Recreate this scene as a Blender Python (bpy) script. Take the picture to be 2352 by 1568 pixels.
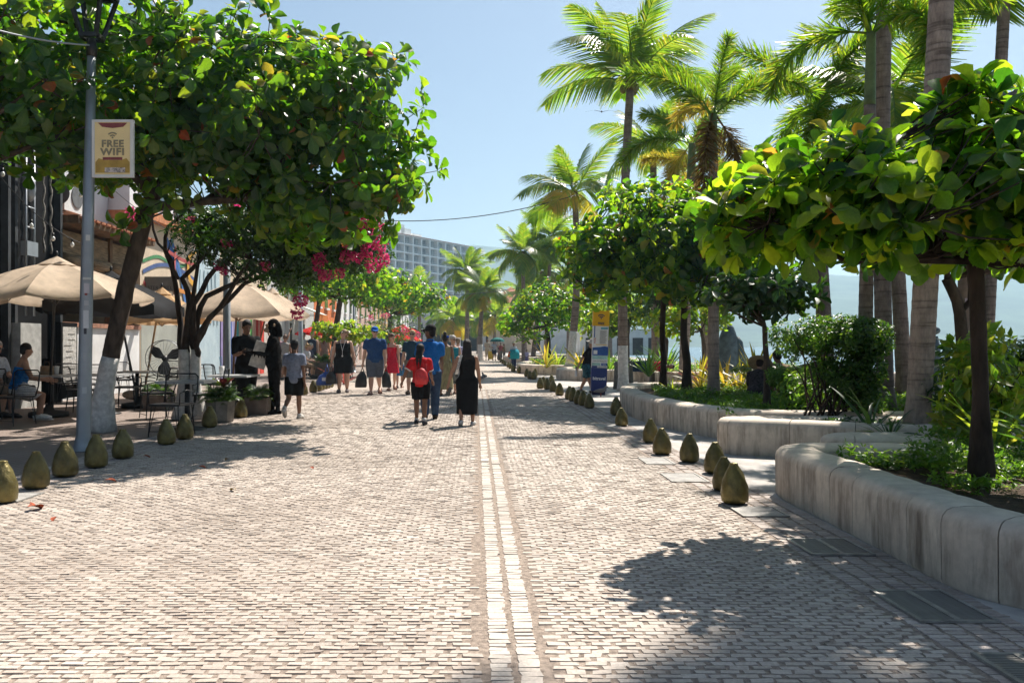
import bpy, math, random
import numpy as np
from mathutils import Vector, Matrix, Euler, noise as mnoise
random.seed(7); RNG = np.random.default_rng(7)
SC = bpy.context.scene
for o in list(bpy.data.objects): bpy.data.objects.remove(o)
R = math.radians
# ------------------------------------------------------------------ camera
# photograph measured at 2352 px width: focal 1900 px, street vanishing point at (1093, 789), eye 1.32 m above the paving
FPX, VU, VV, EYE = 1900.0, 1093.0, 789.4, 1.32
cd = bpy.data.cameras.new('camera'); cam = bpy.data.objects.new('camera', cd); SC.collection.objects.link(cam)
cam.location = (0, 0, EYE); cam.rotation_euler = (R(90), 0, 0)
cd.sensor_width = 36; cd.lens = FPX / 2352 * 36
cd.shift_x = (1176 - VU) / 2352; cd.shift_y = (VV - 784) / 2352
cd.clip_start = 0.05; cd.clip_end = 9000
SC.camera = cam
# ------------------------------------------------------------------ light
SUN_EL, SUN_AZ = 55.0, 31.0                     # azimuth measured from +Y (down the street) towards +X (the sea)
sd = Vector((math.sin(R(SUN_AZ)) * math.cos(R(SUN_EL)), math.cos(R(SUN_AZ)) * math.cos(R(SUN_EL)), math.sin(R(SUN_EL))))
W = bpy.data.worlds.new('World'); SC.world = W; W.use_nodes = True
nt = W.node_tree; nt.nodes.clear()
sky = nt.nodes.new('ShaderNodeTexSky'); sky.sky_type = 'NISHITA'; sky.sun_disc = False
sky.sun_elevation = R(SUN_EL); sky.sun_rotation = R(SUN_AZ); sky.air_density = 1.0; sky.dust_density = 1.15; sky.ozone_density = 1.0; sky.altitude = 0
bg = nt.nodes.new('ShaderNodeBackground'); bg.inputs[1].default_value = 0.052
wo = nt.nodes.new('ShaderNodeOutputWorld'); nt.links.new(sky.outputs[0], bg.inputs[0]); nt.links.new(bg.outputs[0], wo.inputs[0])
sl = bpy.data.lights.new('sun', 'SUN'); sl.energy = 5.0; sl.angle = R(0.53); sl.color = (1.0, 0.93, 0.84)
sun = bpy.data.objects.new('sun', sl); SC.collection.objects.link(sun); sun.location = (20, 30, 60)
sun.rotation_euler = (-sd).to_track_quat('-Z', 'Y').to_euler()
SC.view_settings.view_transform = 'Standard'; SC.view_settings.look = 'None'; SC.view_settings.gamma = 1
SC.view_settings.use_curve_mapping = False; SC.view_settings.exposure = 1.08
SC.render.engine = 'CYCLES'; SC.cycles.use_denoising = True
SC.cycles.max_bounces = 6; SC.cycles.diffuse_bounces = 2; SC.cycles.glossy_bounces = 2; SC.cycles.transmission_bounces = 4
SC.cycles.transparent_max_bounces = 6; SC.cycles.volume_bounces = 0; SC.cycles.use_adaptive_sampling = True; SC.cycles.adaptive_threshold = 0.02; SC.cycles.adaptive_min_samples = 16
SC.cycles.sample_clamp_indirect = 6; SC.cycles.caustics_reflective = False; SC.cycles.caustics_refractive = False
# ------------------------------------------------------------------ measuring: a point of the photograph on the ground / at a depth
def GY(v): return EYE * FPX / (v - VV)
def G(u, v, z=0.0):
    y = (EYE - z) * FPX / (v - VV); return Vector(((u - VU) / FPX * y, y, z))
def AT(u, v, y): return Vector(((u - VU) / FPX * y, y, EYE - (v - VV) / FPX * y))
# ------------------------------------------------------------------ objects
TMP = bpy.data.scenes.new('workbench')
def evaluated(o):
    TMP.collection.objects.link(o)
    with bpy.context.temp_override(scene=TMP, view_layer=TMP.view_layers[0]):
        dg = bpy.context.evaluated_depsgraph_get(); me = bpy.data.meshes.new_from_object(o.evaluated_get(dg))
    bpy.data.objects.remove(o); return me
COL = SC.collection
def tag(o, label=None, cat=None, group=None, kind=None):
    if label: o['label'] = label
    if cat: o['category'] = cat
    if group: o['group'] = group
    if kind: o['kind'] = kind
    return o
def thing(name, label, cat, loc=(0, 0, 0), rz=0.0, group=None):
    o = bpy.data.objects.new(name, None); COL.objects.link(o); o.location = loc; o.rotation_euler = (0, 0, rz)
    o.empty_display_size = 0.1
    return tag(o, label, cat, group)
def link(name, me, parent=None, mat=None):
    o = bpy.data.objects.new(name, me); COL.objects.link(o)
    if parent is not None: o.parent = parent
    if mat is not None and not me.materials: me.materials.append(mat)
    return o
def copy_tree(o, parent=None):
    c = o.copy(); COL.objects.link(c); c.parent = parent
    for ch in [k for k in ALLKIDS.get(o.name, ())]: pass
    for ch in o.children: copy_tree(ch, c)
    return c
ALLKIDS = {}
def wloc(o):
    p = Vector((0, 0, 0))
    while o is not None: p = p + o.location; o = o.parent
    return p
class MB:
    """collects shapes of ONE part"""
    def __init__(s): s.v = []; s.f = []
    def add(s, vs, fs):
        n = len(s.v); s.v.extend([tuple(p) for p in vs]); s.f.extend([tuple(i + n for i in f) for f in fs]); return s
    def box(s, c, d, rz=0.0, rx=0.0, ry=0.0, taper=1.0):
        m = Euler((rx, ry, rz)).to_matrix(); c = Vector(c); vs = []
        for z in (-1, 1):
            t = taper if z > 0 else 1.0
            for x, y in ((-1, -1), (1, -1), (1, 1), (-1, 1)): vs.append(c + m @ Vector((x * d[0] / 2 * t, y * d[1] / 2 * t, z * d[2] / 2)))
        return s.add(vs, [(3, 2, 1, 0), (4, 5, 6, 7), (0, 1, 5, 4), (1, 2, 6, 5), (2, 3, 7, 6), (3, 0, 4, 7)])
    def tube(s, pts, rad, n=8, cap=True, flat=None):
        pts = [Vector(p) for p in pts]; k = len(pts)
        if not hasattr(rad, '__len__'): rad = [rad] * k
        vs = []; fs = []; ref = None
        for i, p in enumerate(pts):
            t = (pts[min(i + 1, k - 1)] - pts[max(i - 1, 0)])
            t = t.normalized() if t.length > 1e-9 else Vector((0, 0, 1))
            if ref is None:
                ref = Vector((1, 0, 0)) if abs(t.x) < 0.8 else Vector((0, 1, 0))
            a = (ref - t * ref.dot(t)); a = a.normalized() if a.length > 1e-6 else t.orthogonal().normalized(); b = t.cross(a); ref = a
            r = rad[i]; ra, rb = (r, r) if not hasattr(r, '__len__') else r
            for j in range(n):
                w = 2 * math.pi * j / n; vs.append(p + a * (ra * math.cos(w)) + b * (rb * math.sin(w)))
        for i in range(k - 1):
            for j in range(n):
                j2 = (j + 1) % n; fs.append((i * n + j, i * n + j2, (i + 1) * n + j2, (i + 1) * n + j))
        if cap: fs.append(tuple(range(n - 1, -1, -1))); fs.append(tuple((k - 1) * n + j for j in range(n)))
        return s.add(vs, fs)
    def rings(s, rings, n=12, c=(0, 0, 0), cap=True):
        """stack of ellipses: (x, y, z, rx, ry)"""
        vs = []; fs = []; c = Vector(c); k = len(rings)
        for (x, y, z, rx, ry) in rings:
            for j in range(n):
                w = 2 * math.pi * j / n; vs.append(c + Vector((x + rx * math.cos(w), y + ry * math.sin(w), z)))
        for i in range(k - 1):
            for j in range(n):
                j2 = (j + 1) % n; fs.append((i * n + j, i * n + j2, (i + 1) * n + j2, (i + 1) * n + j))
        if cap: fs.append(tuple(range(n - 1, -1, -1))); fs.append(tuple((k - 1) * n + j for j in range(n)))
        return s.add(vs, fs)
    def lathe(s, prof, n=16, c=(0, 0, 0), cap=True): return s.rings([(0, 0, z, r, r) for r, z in prof], n, c, cap)
    def ball(s, c, r, n=10, m=6, rot=None):
        c = Vector(c); rr = r if hasattr(r, '__len__') else (r, r, r); vs = []; fs = []
        M3 = rot if rot is not None else Matrix.Identity(3)
        for i in range(m + 1):
            a = math.pi * i / m; rad = max(math.sin(a), 0.02)
            for j in range(n):
                w = 2 * math.pi * j / n
                vs.append(c + M3 @ Vector((rr[0] * rad * math.cos(w), rr[1] * rad * math.sin(w), -rr[2] * math.cos(a))))
        for i in range(m):
            for j in range(n):
                j2 = (j + 1) % n; fs.append((i * n + j, i * n + j2, (i + 1) * n + j2, (i + 1) * n + j))
        fs.append(tuple(range(n - 1, -1, -1))); fs.append(tuple(m * n + j for j in range(n)))
        return s.add(vs, fs)
    def plate(s, poly, n, th):
        """flat polygon (list of points) given thickness th along n"""
        n = Vector(n) * th; k = len(poly); poly = [Vector(p) for p in poly]
        vs = poly + [p + n for p in poly]
        return s.add(vs, [tuple(range(k - 1, -1, -1)), tuple(range(k, 2 * k))] + [(i, (i + 1) % k, k + (i + 1) % k, k + i) for i in range(k)])
    def mesh(s, name, mat=None, smooth=False, off=None):
        me = bpy.data.meshes.new(name)
        vs = s.v if off is None else [(a - off[0], b - off[1], c - off[2]) for a, b, c in s.v]
        me.from_pydata(vs, [], s.f)
        if smooth: me.polygons.foreach_set('use_smooth', [True] * len(me.polygons))
        me.update()
        if mat is not None: me.materials.append(mat)
        return me
    def build(s, name, mat, parent=None, smooth=False, world=False):
        off = wloc(parent) if (world and parent is not None) else None
        return link(name, s.mesh(name, mat, smooth, off), parent)
def np_mesh(name, V, F, mat=None, smooth=False):
    """V (n,3), F (m,k) all faces of k corners"""
    me = bpy.data.meshes.new(name); V = np.ascontiguousarray(V, dtype=np.float32); F = np.ascontiguousarray(F, dtype=np.int32)
    k = F.shape[1]; me.vertices.add(len(V)); me.vertices.foreach_set('co', V.ravel())
    me.loops.add(F.size); me.loops.foreach_set('vertex_index', F.ravel())
    me.polygons.add(len(F)); me.polygons.foreach_set('loop_start', np.arange(0, F.size, k, dtype=np.int32))
    me.update(calc_edges=True)
    me.polygons.foreach_set('use_smooth', np.full(len(F), bool(smooth), dtype=bool))
    if mat is not None: me.materials.append(mat)
    return me
def add_rib(me, n):
    a = me.attributes.new('rib', 'FLOAT', 'POINT'); r = np.zeros(n, dtype=np.float32); r[1::3] = 1; a.data.foreach_set('value', r)
def scatter_mesh(name, tv, tf, M, T, mat, smooth=False):
    """template (tv,tf) repeated with 3x3 matrices M (n,3,3) and offsets T (n,3)"""
    n = len(M); k = len(tv)
    V = np.einsum('nij,kj->nki', M, tv) + T[:, None, :]
    F = tf[None, :, :] + (np.arange(n) * k)[:, None, None]
    return np_mesh(name, V.reshape(-1, 3), F.reshape(-1, tf.shape[1]), mat, smooth)
# ------------------------------------------------------------------ materials
MATS = {}
def nn(t, k, **kw):
    n = t.nodes.new(k)
    for a, b in kw.items(): setattr(n, a, b)
    return n
def new_mat(name):
    m = bpy.data.materials.new(name); m.use_nodes = True; t = m.node_tree; t.nodes.clear()
    out = nn(t, 'ShaderNodeOutputMaterial'); return m, t, out
def island(t):
    g = nn(t, 'ShaderNodeNewGeometry'); oi = nn(t, 'ShaderNodeObjectInfo'); a = nn(t, 'ShaderNodeMath', operation='ADD'); f = nn(t, 'ShaderNodeMath', operation='FRACT')
    t.links.new(g.outputs['Random Per Island'], a.inputs[0]); t.links.new(oi.outputs['Random'], a.inputs[1]); t.links.new(a.outputs[0], f.inputs[0]); return f.outputs[0]
def ramp(t, fac, stops, interp='LINEAR'):
    r = nn(t, 'ShaderNodeValToRGB'); r.color_ramp.interpolation = interp; e = r.color_ramp.elements
    while len(e) > 1: e.remove(e[-1])
    e[0].position = stops[0][0]; e[0].color = (*stops[0][1], 1)
    for p, c in stops[1:]: q = e.new(p); q.color = (*c, 1)
    if fac is not None: t.links.new(fac, r.inputs[0])
    return r.outputs[0]
def mixc(t, fac, a, b, mode='MIX'):
    m = nn(t, 'ShaderNodeMix', data_type='RGBA', blend_type=mode)
    for s, x in ((0, fac), (6, a), (7, b)):
        if isinstance(x, (int, float)): m.inputs[s].default_value = x
        elif isinstance(x, tuple): m.inputs[s].default_value = (*x, 1)
        else: t.links.new(x, m.inputs[s])
    return m.outputs[2]
def noise_tex(t, scale, detail=4, rough=0.6, co='Object', stretch=None):
    tc = nn(t, 'ShaderNodeTexCoord'); n = nn(t, 'ShaderNodeTexNoise'); n.inputs['Scale'].default_value = scale; n.inputs['Detail'].default_value = detail; n.inputs['Roughness'].default_value = rough
    src = tc.outputs[co]
    if stretch:
        mp = nn(t, 'ShaderNodeMapping'); mp.inputs['Scale'].default_value = stretch; t.links.new(src, mp.inputs[0]); src = mp.outputs[0]
    t.links.new(src, n.inputs[0]); return n.outputs[0]
def mat(name, col, rough=0.7, var=0.18, scale=6.0, bump=0.0, metal=0.0, spec=0.3, bscale=None, col2=None, stretch=None, isl=0.0, sheen=0.0, transl=0.0):
    if name in MATS: return MATS[name]
    m, t, out = new_mat(name); p = nn(t, 'ShaderNodeBsdfPrincipled')
    nz = noise_tex(t, scale, stretch=stretch)
    dark = col2 if col2 else tuple(c * (1 - var * 1.6) for c in col); light = col if col2 else tuple(min(1, c * (1 + var)) for c in col)
    c = ramp(t, nz, [(0.32, dark), (0.68, light)])
    if isl > 0:
        c = mixc(t, 1.0, c, ramp(t, island(t), [(0, (1 - isl,) * 3), (1, (1 + isl,) * 3)]), 'MULTIPLY')
    t.links.new(c, p.inputs['Base Color']); p.inputs['Roughness'].default_value = rough; p.inputs['Metallic'].default_value = metal
    p.inputs['Specular IOR Level'].default_value = spec
    if bump:
        b = nn(t, 'ShaderNodeBump'); b.inputs['Strength'].default_value = bump; b.inputs['Distance'].default_value = 0.02
        t.links.new(noise_tex(t, bscale or scale * 6, stretch=stretch), b.inputs['Height']); t.links.new(b.outputs[0], p.inputs['Normal'])
    sh = p.outputs[0]
    if transl > 0:
        tr = nn(t, 'ShaderNodeBsdfTranslucent'); t.links.new(c, tr.inputs[0]); mx = nn(t, 'ShaderNodeMixShader'); mx.inputs[0].default_value = transl
        t.links.new(sh, mx.inputs[1]); t.links.new(tr.outputs[0], mx.inputs[2]); sh = mx.outputs[0]
    t.links.new(sh, out.inputs[0]); MATS[name] = m; return m
def leaf_mat(name, stops, tstops, tfac=0.5, rough=0.38, spec=0.5):
    """two-sided leaf: gloss and diffuse on the face, light let through from behind"""
    if name in MATS: return MATS[name]
    m, t, out = new_mat(name); i = island(t)
    p = nn(t, 'ShaderNodeBsdfPrincipled'); p.inputs['Roughness'].default_value = rough; p.inputs['Specular IOR Level'].default_value = spec
    nz = noise_tex(t, 14.0, 2)
    at = nn(t, 'ShaderNodeAttribute', attribute_name='rib'); rb = ramp(t, at.outputs['Fac'], [(.80, (0, 0, 0)), (.97, (.55, .55, .55))])
    c = mixc(t, 0.5, ramp(t, i, stops), ramp(t, nz, [(0.3, (0.55, 0.55, 0.55)), (0.7, (1.3, 1.3, 1.3))]), 'MULTIPLY')
    c = mixc(t, rb, c, (.16, .20, .05)); t.links.new(c, p.inputs['Base Color'])
    tr = nn(t, 'ShaderNodeBsdfTranslucent'); t.links.new(mixc(t, .6, ramp(t, i, tstops), ramp(t, nz, [(.3, (.7, .7, .7)), (.7, (1.2, 1.2, 1.2))]), 'MULTIPLY'), tr.inputs[0])
    mx = nn(t, 'ShaderNodeMixShader'); mx.inputs[0].default_value = tfac
    t.links.new(p.outputs[0], mx.inputs[1]); t.links.new(tr.outputs[0], mx.inputs[2]); t.links.new(mx.outputs[0], out.inputs[0])
    MATS[name] = m; return m
L_ALM = leaf_mat('almond_leaf', [(0, (.010, .036, .014)), (.45, (.017, .056, .018)), (.8, (.032, .082, .02)), (.955, (.09, .14, .025)), (.98, (.20, .16, .03)), (.992, (.28, .08, .02)), (1, (.26, .05, .02))],
                 [(0, (.10, .34, .008)), (.45, (.24, .54, .012)), (.8, (.42, .70, .018)), (.955, (.60, .66, .03)), (.98, (.8, .55, .04)), (.992, (.7, .2, .03)), (1, (.6, .1, .02))], .50, .36, .55)
L_NEAR = leaf_mat('backlit_almond_leaf', [(0, (.008, .034, .012)), (.5, (.024, .075, .016)), (.96, (.06, .12, .02)), (.985, (.16, .13, .025)), (.994, (.26, .09, .02)), (1, (.24, .06, .02))],
                 [(0, (.05, .20, .008)), (.35, (.20, .46, .012)), (.7, (.44, .70, .02)), (.96, (.66, .80, .03)), (.985, (.8, .6, .05)), (.994, (.7, .25, .03)), (1, (.6, .12, .02))], .64, .34, .6)  # brighter copy of the almond leaf; backlight glow is put into its colours
L_BRI = leaf_mat('young_leaf', [(0, (.03, .085, .015)), (.6, (.055, .11, .018)), (1, (.14, .14, .025))], [(0, (.25, .50, .02)), (.6, (.42, .60, .03)), (1, (.62, .58, .05))], .55)
L_DRK = leaf_mat('dark_leaf', [(0, (.012, .04, .012)), (.7, (.028, .075, .02)), (1, (.05, .10, .025))], [(0, (.04, .14, .01)), (.7, (.10, .26, .015)), (1, (.25, .42, .02))], .28)
L_PALM = leaf_mat('palm_leaf', [(0, (.035, .08, .022)), (.7, (.06, .11, .028)), (1, (.10, .13, .03))], [(0, (.20, .42, .02)), (.7, (.40, .58, .03)), (1, (.62, .60, .05))], .55, .35, .5)
L_FOX = leaf_mat('foxtail_leaf', [(0, (.03, .085, .02)), (.7, (.05, .12, .025)), (1, (.10, .14, .03))], [(0, (.18, .42, .015)), (.7, (.40, .62, .02)), (1, (.66, .62, .04))], .55, .4, .4)
L_YEL = leaf_mat('golden_leaf', [(0, (.12, .13, .02)), (.6, (.22, .19, .03)), (1, (.30, .18, .04))], [(0, (.42, .48, .03)), (.6, (.70, .58, .05)), (1, (.8, .5, .06))], .5)
L_DEAD = leaf_mat('dry_frond', [(0, (.10, .06, .025)), (1, (.20, .13, .05))], [(0, (.25, .14, .04)), (1, (.5, .32, .10))], .4, .7, .2)
L_COV = leaf_mat('ground_cover', [(0, (.03, .09, .02)), (.7, (.06, .14, .03)), (1, (.10, .18, .04))], [(0, (.14, .34, .02)), (.7, (.26, .48, .03)), (1, (.4, .55, .05))], .45)
L_PINK = leaf_mat('bougainvillea_bract', [(0, (.42, .02, .13)), (.5, (.60, .035, .20)), (1, (.66, .24, .26))], [(0, (.7, .03, .22)), (.6, (.85, .06, .32)), (1, (.9, .3, .38))], .5, .6, .2)
L_RED = leaf_mat('red_cordyline', [(0, (.09, .015, .02)), (1, (.20, .04, .03))], [(0, (.30, .04, .04)), (1, (.50, .12, .08))], .4)
L_HED = leaf_mat('hedge_leaf', [(0, (.018, .06, .012)), (.7, (.035, .095, .018)), (1, (.07, .14, .03))], [(0, (.08, .26, .012)), (.7, (.20, .42, .02)), (1, (.42, .60, .03))], .32)
BARK = mat('bark', (.085, .062, .046), .9, .35, 9, .6, bscale=30, stretch=(1, 1, .35))
BARKD = mat('dark_bark', (.045, .033, .026), .9, .35, 9, .6, bscale=30, stretch=(1, 1, .35))
WASH = mat('whitewash', (.62, .60, .57), .85, .18, 14, .45, bscale=40)
SOIL = mat('soil', (.07, .045, .03), .95, .4, 12, .8)
BLACKM = mat('black_metal', (.012, .012, .013), .45, .2, 8, spec=.5)
GALV = mat('galvanised_steel', (.34, .36, .38), .5, .12, 3, .1, .55, .5, col2=(.25, .27, .29))
def palm_trunk_mat(name, a, b):
    if name in MATS: return MATS[name]
    m, t, out = new_mat(name); p = nn(t, 'ShaderNodeBsdfPrincipled'); p.inputs['Roughness'].default_value = .85; p.inputs['Specular IOR Level'].default_value = .2
    nz = noise_tex(t, 7, 5, .65, stretch=(1, 1, .6)); fine = noise_tex(t, 30, 4, .7, stretch=(1, 1, .25))
    c = ramp(t, nz, [(.3, b), (.62, a)]); c = mixc(t, .55, c, ramp(t, fine, [(.3, (.5, .5, .5)), (.7, (1.25, 1.25, 1.25))]), 'MULTIPLY')
    ring = noise_tex(t, 1.0, 3, .6, stretch=(1.2, 1.2, 17)); c = mixc(t, .75, c, ramp(t, ring, [(.36, (.42, .40, .38)), (.46, (1, 1, 1)), (.7, (1.18, 1.16, 1.14))]), 'MULTIPLY')
    t.links.new(c, p.inputs['Base Color']); bu = nn(t, 'ShaderNodeBump'); bu.inputs['Strength'].default_value = .6; bu.inputs['Distance'].default_value = .02
    t.links.new(ring, bu.inputs['Height']); t.links.new(bu.outputs[0], p.inputs['Normal']); t.links.new(p.outputs[0], out.inputs[0]); MATS[name] = m; return m
PTRUNK = palm_trunk_mat('palm_trunk', (.25, .20, .165), (.13, .10, .085))
PTRUNKL = palm_trunk_mat('pale_palm_trunk', (.36, .29, .24), (.22, .175, .15))
SHAFT = mat('crownshaft', (.13, .18, .07), .6, .25, 4)
FAB = {}
def fabric(col, name=None, scale=25):
    k = name or 'fabric_%02x%02x%02x' % tuple(int(min(1, c) * 255) for c in col)
    return mat(k, col, .85, .16, scale, .55, spec=.15, bscale=16)
# ================================================================== THE SETTING
def sheet(name, x0, x1, y0, y1, z, m, nx=1, ny=1):
    xs = np.linspace(x0, x1, nx + 1); ys = np.linspace(y0, y1, ny + 1); V = [(x, y, z) for y in ys for x in xs]
    F = [(j * (nx + 1) + i, j * (nx + 1) + i + 1, (j + 1) * (nx + 1) + i + 1, (j + 1) * (nx + 1) + i) for j in range(ny) for i in range(nx)]
    me = bpy.data.meshes.new(name); me.from_pydata(V, [], F); me.materials.append(m); o = link(name, me); o['kind'] = 'structure'; return o
def brick_mat(name, c1, c2, mortar, scale_w, scale_h, msize=.012):
    """far paving, where single setts are under a few pixels"""
    m, t, out = new_mat(name); p = nn(t, 'ShaderNodeBsdfPrincipled'); p.inputs['Roughness'].default_value = .75; p.inputs['Specular IOR Level'].default_value = .35
    tc = nn(t, 'ShaderNodeTexCoord'); b = nn(t, 'ShaderNodeTexBrick'); t.links.new(tc.outputs['Object'], b.inputs['Vector'])
    b.inputs['Color1'].default_value = (*c1, 1); b.inputs['Color2'].default_value = (*c2, 1); b.inputs['Mortar'].default_value = (*mortar, 1)
    b.inputs['Scale'].default_value = 1; b.inputs['Mortar Size'].default_value = msize; b.inputs['Brick Width'].default_value = scale_w; b.inputs['Row Height'].default_value = scale_h
    nz = noise_tex(t, .8, 6, .65); c = mixc(t, .6, b.outputs[0], ramp(t, nz, [(.3, (.72, .70, .68)), (.7, (1.12, 1.1, 1.08))]), 'MULTIPLY')
    t.links.new(c, p.inputs['Base Color']); bu = nn(t, 'ShaderNodeBump'); bu.inputs['Strength'].default_value = .6; bu.inputs['Distance'].default_value = .01; bu.invert = True
    t.links.new(b.outputs[1], bu.inputs['Height']); t.links.new(bu.outputs[0], p.inputs['Normal']); t.links.new(p.outputs[0], out.inputs[0]); MATS[name] = m; return m
def sett_mat(name, base, light, dark):
    m, t, out = new_mat(name); p = nn(t, 'ShaderNodeBsdfPrincipled'); p.inputs['Roughness'].default_value = .68; p.inputs['Specular IOR Level'].default_value = .4
    i = island(t); c = ramp(t, i, [(0, dark), (.25, base), (.7, base), (1, light)])
    big = noise_tex(t, .9, 5, .6, 'Object') ; tc = nn(t, 'ShaderNodeNewGeometry')
    n2 = nn(t, 'ShaderNodeTexNoise'); n2.inputs['Scale'].default_value = .8; n2.inputs['Detail'].default_value = 6; t.links.new(tc.outputs['Position'], n2.inputs[0])
    c = mixc(t, .8, c, ramp(t, n2.outputs[0], [(.28, (.78, .76, .74)), (.72, (1.12, 1.1, 1.08))]), 'MULTIPLY')
    vo = nn(t, 'ShaderNodeTexVoronoi'); vo.inputs['Scale'].default_value = 1.7; t.links.new(tc.outputs['Position'], vo.inputs['Vector']); c = mixc(t, 1.0, c, ramp(t, vo.outputs['Distance'], [(.035, (.62, .60, .58)), (.06, (1, 1, 1))]), 'MULTIPLY')
    n5 = nn(t, 'ShaderNodeTexNoise'); n5.inputs['Scale'].default_value = .33; n5.inputs['Detail'].default_value = 3; t.links.new(tc.outputs['Position'], n5.inputs[0]); c = mixc(t, .8, c, ramp(t, n5.outputs[0], [(.36, (.80, .78, .76)), (.52, (1.03, 1.03, 1.03))]), 'MULTIPLY')
    n3 = nn(t, 'ShaderNodeTexNoise'); n3.inputs['Scale'].default_value = 60; n3.inputs['Detail'].default_value = 4; t.links.new(tc.outputs['Position'], n3.inputs[0])
    c = mixc(t, .7, c, ramp(t, n3.outputs[0], [(.3, (.72, .72, .72)), (.7, (1.15, 1.15, 1.15))]), 'MULTIPLY')
    t.links.new(c, p.inputs['Base Color']); bu = nn(t, 'ShaderNodeBump'); bu.inputs['Strength'].default_value = .5; bu.inputs['Distance'].default_value = .004
    t.links.new(n3.outputs[0], bu.inputs['Height']); t.links.new(bu.outputs[0], p.inputs['Normal']); t.links.new(p.outputs[0], out.inputs[0]); MATS[name] = m; return m
SETT = sett_mat('sett', (.455, .395, .34), (.525, .465, .41), (.375, .32, .275))
SETTL = sett_mat('pale_sett', (.505, .45, .395), (.565, .515, .455), (.43, .38, .335))
SETTB = sett_mat('border_sett', (.42, .36, .325), (.50, .44, .40), (.32, .275, .25))
MORTAR = mat('mortar', (.30, .24, .195), .95, .3, 30, .5)
CONC = mat('pavement_concrete', (.40, .375, .35), .85, .22, 3, .3, bscale=60)
GROUND = mat('ground_earth', (.22, .19, .16), .95, .3, .3)
PATIO = brick_mat('patio_brick', (.33, .27, .235), (.26, .21, .185), (.16, .125, .105), .1, .0445, .010)
FARSETT = brick_mat('far_sett', (.46, .40, .345), (.39, .335, .285), (.28, .23, .185), .1, .0445, .008)

ground = sheet('ground', -1150, 15.0, -60, 2250, -0.06, GROUND)
BX0, BX1, BY1 = -4.02, 2.02, 24.0
sp = sheet('street_paving', -4.62, 2.5, -6, BY1, -0.004, MORTAR)
sheet('street_paving', -4.62, 2.5, BY1, 240, -0.0035, FARSETT)
sheet('patio_paving', -12.0, -4.62, -6, 240, -0.004, PATIO)
sheet('promenade_pavement', 2.5, 15.0, -6, 240, -0.003, CONC)
TMPL_F = np.array([[4, 5, 6, 7], [0, 1, 5, 4], [1, 2, 6, 5], [2, 3, 7, 6], [3, 0, 4, 7]])
def setts(x0, x1, y0, y1, L, Wd, gx, gy, offs=None, skip=None, jit=.0028, zb=-.012):
    """corner arrays (n,8,3) of setts laid in rows across the street"""
    out = []; rows = int((y1 - y0) / (Wd + gy))
    for r in range(rows):
        yc = y0 + (r + .5) * (Wd + gy) + .003 * math.sin(r * .37); p = L + gx
        ph = (0.5 * (r % 2) + RNG.uniform(-.09, .09)) * p if offs is None else offs
        n = int((x1 - x0) / p) + 2; xs = x0 - p + ph + np.arange(n) * p + RNG.uniform(-.006, .006, n)
        ln = L * RNG.uniform(.86, 1.07, n)
        a = np.maximum(xs, x0); b = np.minimum(xs + ln, x1); k = (b - a) > .025
        if skip is not None: k &= ~((b > skip[0]) & (a < skip[1]))
        a, b = a[k], b[k]; m = len(a)
        if not m: continue
        zt = RNG.normal(0, .0008, m) + .0015 * mnoise.noise(Vector((0, yc * .7, 3)))
        tx, ty = RNG.normal(0, .0009, m), RNG.normal(0, .0009, m); sk = RNG.uniform(-.008, .008, m)
        yj = RNG.normal(0, .0012, m); wv = Wd * RNG.uniform(.92, 1.06, m)
        C = np.zeros((m, 8, 3))
        for q, (sx, sy) in enumerate(((0, 0), (1, 0), (1, 1), (0, 1))):
            X = np.where(sx, b, a) + sk * (sy - .5) + RNG.normal(0, jit * .6, m); Y = yc + yj + (sy - .5) * wv + RNG.normal(0, jit * .5, m)
            C[:, q] = np.stack([X, Y, np.full(m, zb)], 1)
            ins = .0016
            C[:, q + 4] = np.stack([X + (ins if not sx else -ins), Y + (ins if not sy else -ins), zt + tx * (2 * sx - 1) + ty * (2 * sy - 1)], 1)
        out.append(C)
    return np.concatenate(out)
def lay(C, mat_, parent, name, n_single):
    """the n_single setts that show largest become objects of their own, the rest one stuff part"""
    c = C.mean(1); px = np.abs(c[:, 0] / np.maximum(c[:, 1], .1) * FPX + VU - 1176)
    vis = (c[:, 1] > 3.22) & (px < 1200); key = np.where(vis, c[:, 1], 1e3); order = np.argsort(key, kind='stable')
    single = order[:n_single]; rest = np.setdiff1d(np.arange(len(C)), single)
    V = C[rest].reshape(-1, 3); F = (TMPL_F[None] + (np.arange(len(rest)) * 8)[:, None, None]).reshape(-1, 4)
    o = link(name + '_field', np_mesh(name + '_field', V, F, mat_), parent); o['kind'] = 'stuff'
    for i in single:
        b = C[i]; ctr = b.mean(0); me = np_mesh(name, b - ctr, TMPL_F, mat_); q = link(name, me, parent); q.location = ctr
lay(setts(BX0, BX1, 2.2, BY1, .087, .0365, .016, .008, skip=(.030, .290)), SETT, sp, 'sett', 300)
cols = []
for a, b in ((.056, .149), (.174, .267)):
    cols.append(setts(a, b, 2.2, BY1, b - a, .0405, .02, .005, offs=(b - a) + .02))
lay(np.concatenate(cols), SETTL, sp, 'band_sett', 120)
cols = []
for k in range(4):
    a = 2.045 + k * .112; cols.append(setts(a, a + .098, 2.2, BY1, .098, .040, .02, .006, offs=.118))
cols.append(setts(2.493, 2.585, 2.2, 7.6, .092, .040, .02, .006, offs=.112))
for k in range(4):
    a = -4.60 + k * .145; cols.append(setts(a, a + .132, 2.2, BY1, .132, .042, .02, .006, offs=.152))
lay(np.concatenate(cols), SETTB, sp, 'border_sett', 60)
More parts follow.
